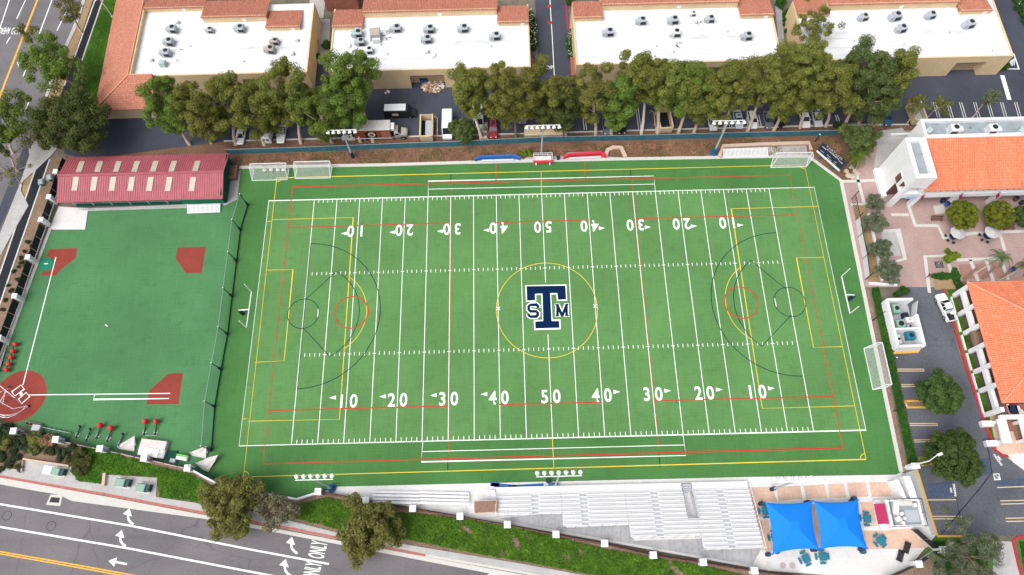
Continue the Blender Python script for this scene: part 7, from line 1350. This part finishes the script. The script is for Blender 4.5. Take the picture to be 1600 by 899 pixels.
# ------------------------------------------------------------------ equipment enclosure by the car park
en = root('equipment_enclosure', 'white walled open enclosure full of machinery beside the car park', 'enclosure', G(1408, 505)); q = [G2(1391, 478), G2(1424, 477), G2(1441, 547), G2(1400, 550)]
ex0, ex1, ey0, ey1 = 62.8, 67.6, -9.9, -.9
for a, b, nm in (((ex0, ey0), (ex1, ey0), 'wall'), ((ex0, ey1), (ex1, ey1), 'wall'), ((ex0, ey0), (ex0, ey1), 'wall'), ((ex1, ey0), (ex1, ey1 - 3.0), 'wall'), ((ex0 + .2, -6.6), (ex1 - .2, -6.6), 'dividing_wall')):
    MB().beam((*a, 1.1), (*b, 1.1), .45 if nm == 'wall' else .3, 2.2).build(nm, 'stucco_white', en)
MB().beam((ex1, ey1 - 2.9, 1.0), (ex1 + .9, ey1 - .3, 1.0), .1, 1.9).build('gate', 'ac_pale', en); MB().prism([(ex0, ey0), (ex1, ey0), (ex1, ey1), (ex0, ey1)], .02, .08).build('floor', 'concrete_grey', en); 
for (x, y, w_, d_, h_, m, lab) in ((64.6, -2.4, 1.3, 1.7, 1.5, 'box_green', 'pale green cabinet at the top of the enclosure'), (66.2, -3.6, .9, .9, 1.2, 'navy_dark', 'black barrel shaped tank in the enclosure'), (64.7, -5.4, 1.6, 1.6, 1.5, 'box_green', 'pale green cabinet in the middle of the enclosure'), (66.6, -4.6, 1.3, 1.0, 1.3, 'paper_white', 'white machine at the right wall of the enclosure'), (66.5, -5.8, 1.0, .7, 1.0, 'ac_grey', 'dark machine below the white one in the enclosure'), (66.2, -7.6, 1.5, 1.4, 1.2, 'teal_plastic', 'teal bin in the lower bay of the enclosure'), (63.9, -8.2, .8, 1.8, 1.0, 'tarp_cream', 'cream rack with pipes in the lower bay of the enclosure')):
    rt = root('machinery', lab, 'machine', (x, y, .08)); MB().bev((x, y, .08), (w_, d_, h_), .05, .1).build('casing', m, rt); MB().lathe((x, y, .08 + h_), [(min(w_, d_) * .3, 0), (min(w_, d_) * .3, .12), (.05, .14)], 14).build('cover', 'iron_black' if m != 'paper_white' else 'ac_grey', rt); MB().tube([(x + w_ / 2, y, .3), (x + w_ / 2 + .3, y, .3), (x + w_ / 2 + .3, y - .5, .6)], .06, 6).build('pipe', 'galv', rt)
kerb('island_kerb', [(1396, 552), (1434, 550), (1437, 544)], .4, -.02, .14, 'kerb_yellow'); slab('island', [(1397, 546), (1434, 544), (1434, 549), (1398, 551)], -.02, .12, 'concrete')
for pts, pl_ in (([(1414, 627), (1440, 627), (1447, 637), (1417, 637)], 1), ([(1436, 716), (1462, 714), (1466, 724), (1440, 727)], 1)):
    kerb('island_kerb', pts + [pts[0]], .35, -.02, .14, 'kerb_yellow'); sheet('island_soil', pts, .06, 'soil')
MB().ribbon([G2(*q) for q in ((1541, 690), (1546, 715), (1550, 738), (1532, 762), (1500, 800), (1470, 836))], .16, .016).build('dark_line', 'asphalt_path', park); MB().ribbon([G2(*q) for q in ((1494, 776), (1500, 810), (1507, 836))], .1, .016).build('dark_line', 'asphalt_path', park)  # thin black lines running across the car park asphalt
# white portal by the classroom block
pt = root('entrance_portal', 'white slab roofed entrance portal with two low side piers', 'portal', G(1556, 672)); P_ = [G(1558, 655, 2.6), G(1572, 655, 2.6), G(1582, 692, 2.6), G(1567, 693, 2.6)]
quadpart('roof_slab', [tuple(p) for p in P_][::-1], 'stucco_white', pt, .35)
for t_ in (.08, .9): a = P_[0].lerp(P_[3], t_); MB().box((a.x + .5, a.y, .12), (.7, .5, 2.15)).build('pier', 'stucco_white', pt); MB().box((a.x - .7, a.y - .1, .12), (2.0, 1.0, .9)).build('side_pier', 'stucco_white', pt)
p2_ = root('entrance_portal', 'white portal cut by the right picture edge', 'portal', G(1590, 672)); P2 = [G(1592, 655, 2.6), G(1610, 655, 2.6), G(1620, 690, 2.6), G(1602, 691, 2.6)]; quadpart('roof_slab', [tuple(p) for p in P2][::-1], 'stucco_white', p2_, .35)
for t_ in (.1, .9): a = P2[0].lerp(P2[3], t_); MB().box((a.x + .5, a.y, .12), (.7, .5, 2.15)).build('pier', 'stucco_white', p2_)
for k in range(3):
    a = G(1578 + k * 5, 660); b = G(1588 + k * 5, 690); rt = root('rail_bench', ('left', 'middle', 'right')[k] + ' brown bench rail between the two white portals', 'bench', (a + b) / 2); MB().beam((a.x, a.y, .5), (b.x, b.y, .5), .35, .08).build('seat', 'wood_brown', rt); MB().box((a.x, a.y - .3, .12), (.1, .1, .35)).build('leg', 'iron_black', rt); MB().box((b.x, b.y + .3, .12), (.1, .1, .35)).build('leg', 'iron_black', rt)
# ------------------------------------------------------------------ plaza furniture
def umbrella_table(px, label):
    c = G(*px); rt = root('patio_umbrella', label, 'umbrella table', (c.x, c.y, .06), 'umbrella tables'); n = 8; vs = []; z = 2.3
    mb = MB(); t_ = (c.x, c.y, z + .55)
    for k in range(n): a, b = 2 * math.pi * k / n, 2 * math.pi * (k + 1) / n; mb.poly([(c.x + 1.45 * math.cos(a), c.y + 1.45 * math.sin(a), z), (c.x + 1.45 * math.cos(b), c.y + 1.45 * math.sin(b), z), t_])
    mb.build('canopy', 'canvas_grey', rt); MB().tube([(c.x, c.y, .06), (c.x, c.y, z + .6)], .04, 8).build('pole', 'iron_black', rt); MB().lathe((c.x, c.y, .72), [(.75, 0), (.75, .06), (.7, .07)], 20).build('tabletop', 'navy_dark', rt)
    for k in range(3): a = R(165 + k * 50); MB().bev((c.x + 1.25 * math.cos(a), c.y + 1.25 * math.sin(a), .45), (.5, .5, .07), a, .02).build('seat', 'navy_dark', rt); MB().box((c.x + 1.25 * math.cos(a), c.y + 1.25 * math.sin(a), .06), (.1, .1, .4), a).build('seat_leg', 'iron_black', rt); MB().beam((c.x + 1.5 * math.cos(a), c.y + 1.5 * math.sin(a), .7), (c.x + 1.52 * math.cos(a) + .01, c.y + 1.52 * math.sin(a), .95), .45, .06).build('seat_back', 'navy_dark', rt)
umbrella_table((1486, 372), 'cream patio umbrella over dark seats, left of the two'); umbrella_table((1539, 371), 'cream patio umbrella over dark seats, right of the two')
def bench(px, label, rz0=0):
    c = G(*px); rt = root('park_bench', label, 'bench', (c.x, c.y, .06)); T = xf(c, rz0)
    for j in range(4): MB().box(T(0, -.3 + j * .17, .5), (2.3, .13, .05), rz0).build('slat', 'brown_wall', rt)
    MB().box(T(0, .42, .55), (2.3, .06, .5), rz0).build('backrest', 'brown_wall', rt)
    for s in (-.9, .9): MB().box(T(s, 0, .06), (.09, .7, .44), rz0).build('leg', 'iron_black', rt)
bench((1462, 344), 'reddish wooden bench left of the left clipped tree', R(-3)); bench((1574, 358), 'reddish wooden bench right of the right umbrella', R(2)); bench((1597, 341), 'reddish wooden bench at the right picture edge under the green tree', R(2))
c = G(1467, 414); g_ = root('tree_grate', 'black square tree grate on the pink pavers', 'tree grate', (c.x, c.y, .064)); MB().box((c.x, c.y, .064), (1.5, 1.3, .03)).build('grate', 'iron_black', g_)
for k in range(5): MB().box((c.x - .5 + k * .25, c.y, .095), (.06, 1.1, .012)).build('bar', 'galv', g_)
for u, v, m, lab in ((1471, 316, 'navy_dark', 'black bin by the arcade column'), (1478, 321, 'banner_blue', 'blue recycling bin by the arcade column'), (1585, 313, 'brown_wall', 'brown bin by the right arcade column'), (1594, 319, 'navy_dark', 'dark blue bin at the right picture edge by the arcade'), (1579, 423, 'banner_blue', 'bright blue bin beside the palm near the orange roof')):
    c = G(u, v); rt = root('rubbish_bin', lab, 'bin', (c.x, c.y, .06)); MB().lathe((c.x, c.y, .06), [(.4, 0), (.47, .9), (.42, .95)], 16).build('body', m, rt); MB().lathe((c.x, c.y, 1.0), [(.44, 0), (.34, .15), (.15, .18)], 16).build('lid', 'navy_dark', rt)
for i, (x, y) in enumerate(((1512, 430), (1541, 428), (1570, 428))):
    a = G(x - 8, y + 9); b = G(x + 12, y - 9); rt = root('roof_beam_bench', ('left', 'middle', 'right')[i] + ' dark slanting bench by the orange roof', 'bench', (a.x, a.y, .06)); MB().beam((a.x, a.y, .5), (b.x, b.y, .5), .45, .07).build('seat', 'wood_brown', rt)
    for t_ in (.15, .85): p = a.lerp(b, t_); MB().box((p.x, p.y, .06), (.3, .3, .4)).build('leg', 'iron_black', rt)
# one person walking across the plaza
def person(px, label, rz0, shirt, trousers):
    c = G(*px); c.z = .06; T = xf(c, rz0); rt = root('person', label, 'person', c)
    V = {'pelvis': (0, 0, .95), 'waist': (0, 0, 1.12), 'chest': (.02, 0, 1.35), 'neck': (.03, 0, 1.5), 'chin': (.05, 0, 1.58), 'head': (.06, 0, 1.68), 'crown': (.05, 0, 1.77), 'shL': (.02, .19, 1.43), 'elL': (-.1, .25, 1.17), 'haL': (-.04, .25, .92), 'shR': (.02, -.19, 1.43), 'elR': (.08, -.25, 1.17), 'haR': (.24, -.22, .98), 'hipL': (0, .1, .9), 'knL': (.2, .1, .52), 'anL': (.22, .1, .09), 'toL': (.38, .1, .04), 'hipR': (0, -.1, .9), 'knR': (-.06, -.1, .5), 'anR': (-.34, -.1, .14), 'toR': (-.24, -.1, .04)}
    E = [('pelvis', 'waist'), ('waist', 'chest'), ('chest', 'neck'), ('neck', 'chin'), ('chin', 'head'), ('head', 'crown'), ('chest', 'shL'), ('shL', 'elL'), ('elL', 'haL'), ('chest', 'shR'), ('shR', 'elR'), ('elR', 'haR'), ('pelvis', 'hipL'), ('hipL', 'knL'), ('knL', 'anL'), ('anL', 'toL'), ('pelvis', 'hipR'), ('hipR', 'knR'), ('knR', 'anR'), ('anR', 'toR')]
    rad = {'pelvis': .15, 'waist': .14, 'chest': .17, 'neck': .06, 'chin': .08, 'head': .105, 'crown': .07, 'sh': .075, 'el': .05, 'ha': .035, 'hip': .095, 'kn': .065, 'an': .045, 'to': .035}
    ks_ = list(V); me = bpy.data.meshes.new('body'); ca, sa = math.cos(rz0), math.sin(rz0); me.from_pydata([(x * ca - y * sa, x * sa + y * ca, z) for x, y, z in V.values()], [(ks_.index(a), ks_.index(b)) for a, b in E], []); o = bpy.data.objects.new('body', me); COL.objects.link(o); o.parent = rt
    md = o.modifiers.new('skin', 'SKIN'); o.modifiers.new('sub', 'SUBSURF').levels = 1
    bm = bmesh.new(); bm.from_mesh(me); ly = bm.verts.layers.skin.verify(); bm.verts.ensure_lookup_table()
    for i, k in enumerate(ks_): r_ = rad.get(k, rad.get(k[:-1], .06)); bm.verts[i][ly].radius = (r_, r_ * .85); bm.verts[i][ly].use_root = (i == 0)
    bm.to_mesh(me); bm.free(); m = bpy.data.materials.new('person_cloth'); m.use_nodes = True; t, N, L = nodes(m); p = N['Principled BSDF']; tc = N.new('ShaderNodeTexCoord'); sx = N.new('ShaderNodeSeparateXYZ'); L.new(tc.outputs['Object'], sx.inputs[0]); cr = N.new('ShaderNodeValToRGB'); dv = N.new('ShaderNodeMath'); dv.operation = 'DIVIDE'; dv.inputs[1].default_value = 2; L.new(sx.outputs[2], dv.inputs[0]); L.new(dv.outputs[0], cr.inputs[0]); cr.color_ramp.interpolation = 'CONSTANT'; e = cr.color_ramp.elements; e[0].color = (.02, .02, .02, 1); e[1].position = .05; e[1].color = (*trousers, 1); q = e.new(.48); q.color = (*shirt, 1); q = e.new(.755); q.color = (.45, .28, .2, 1); q = e.new(.86); q.color = (.05, .03, .02, 1); L.new(cr.outputs[0], p.inputs['Base Color']); p.inputs['Roughness'].default_value = .8; me.materials.append(m)
person((1447, 434), 'person in dark reddish clothes walking on the pink plaza', R(10), (.18, .03, .05), (.02, .02, .03))
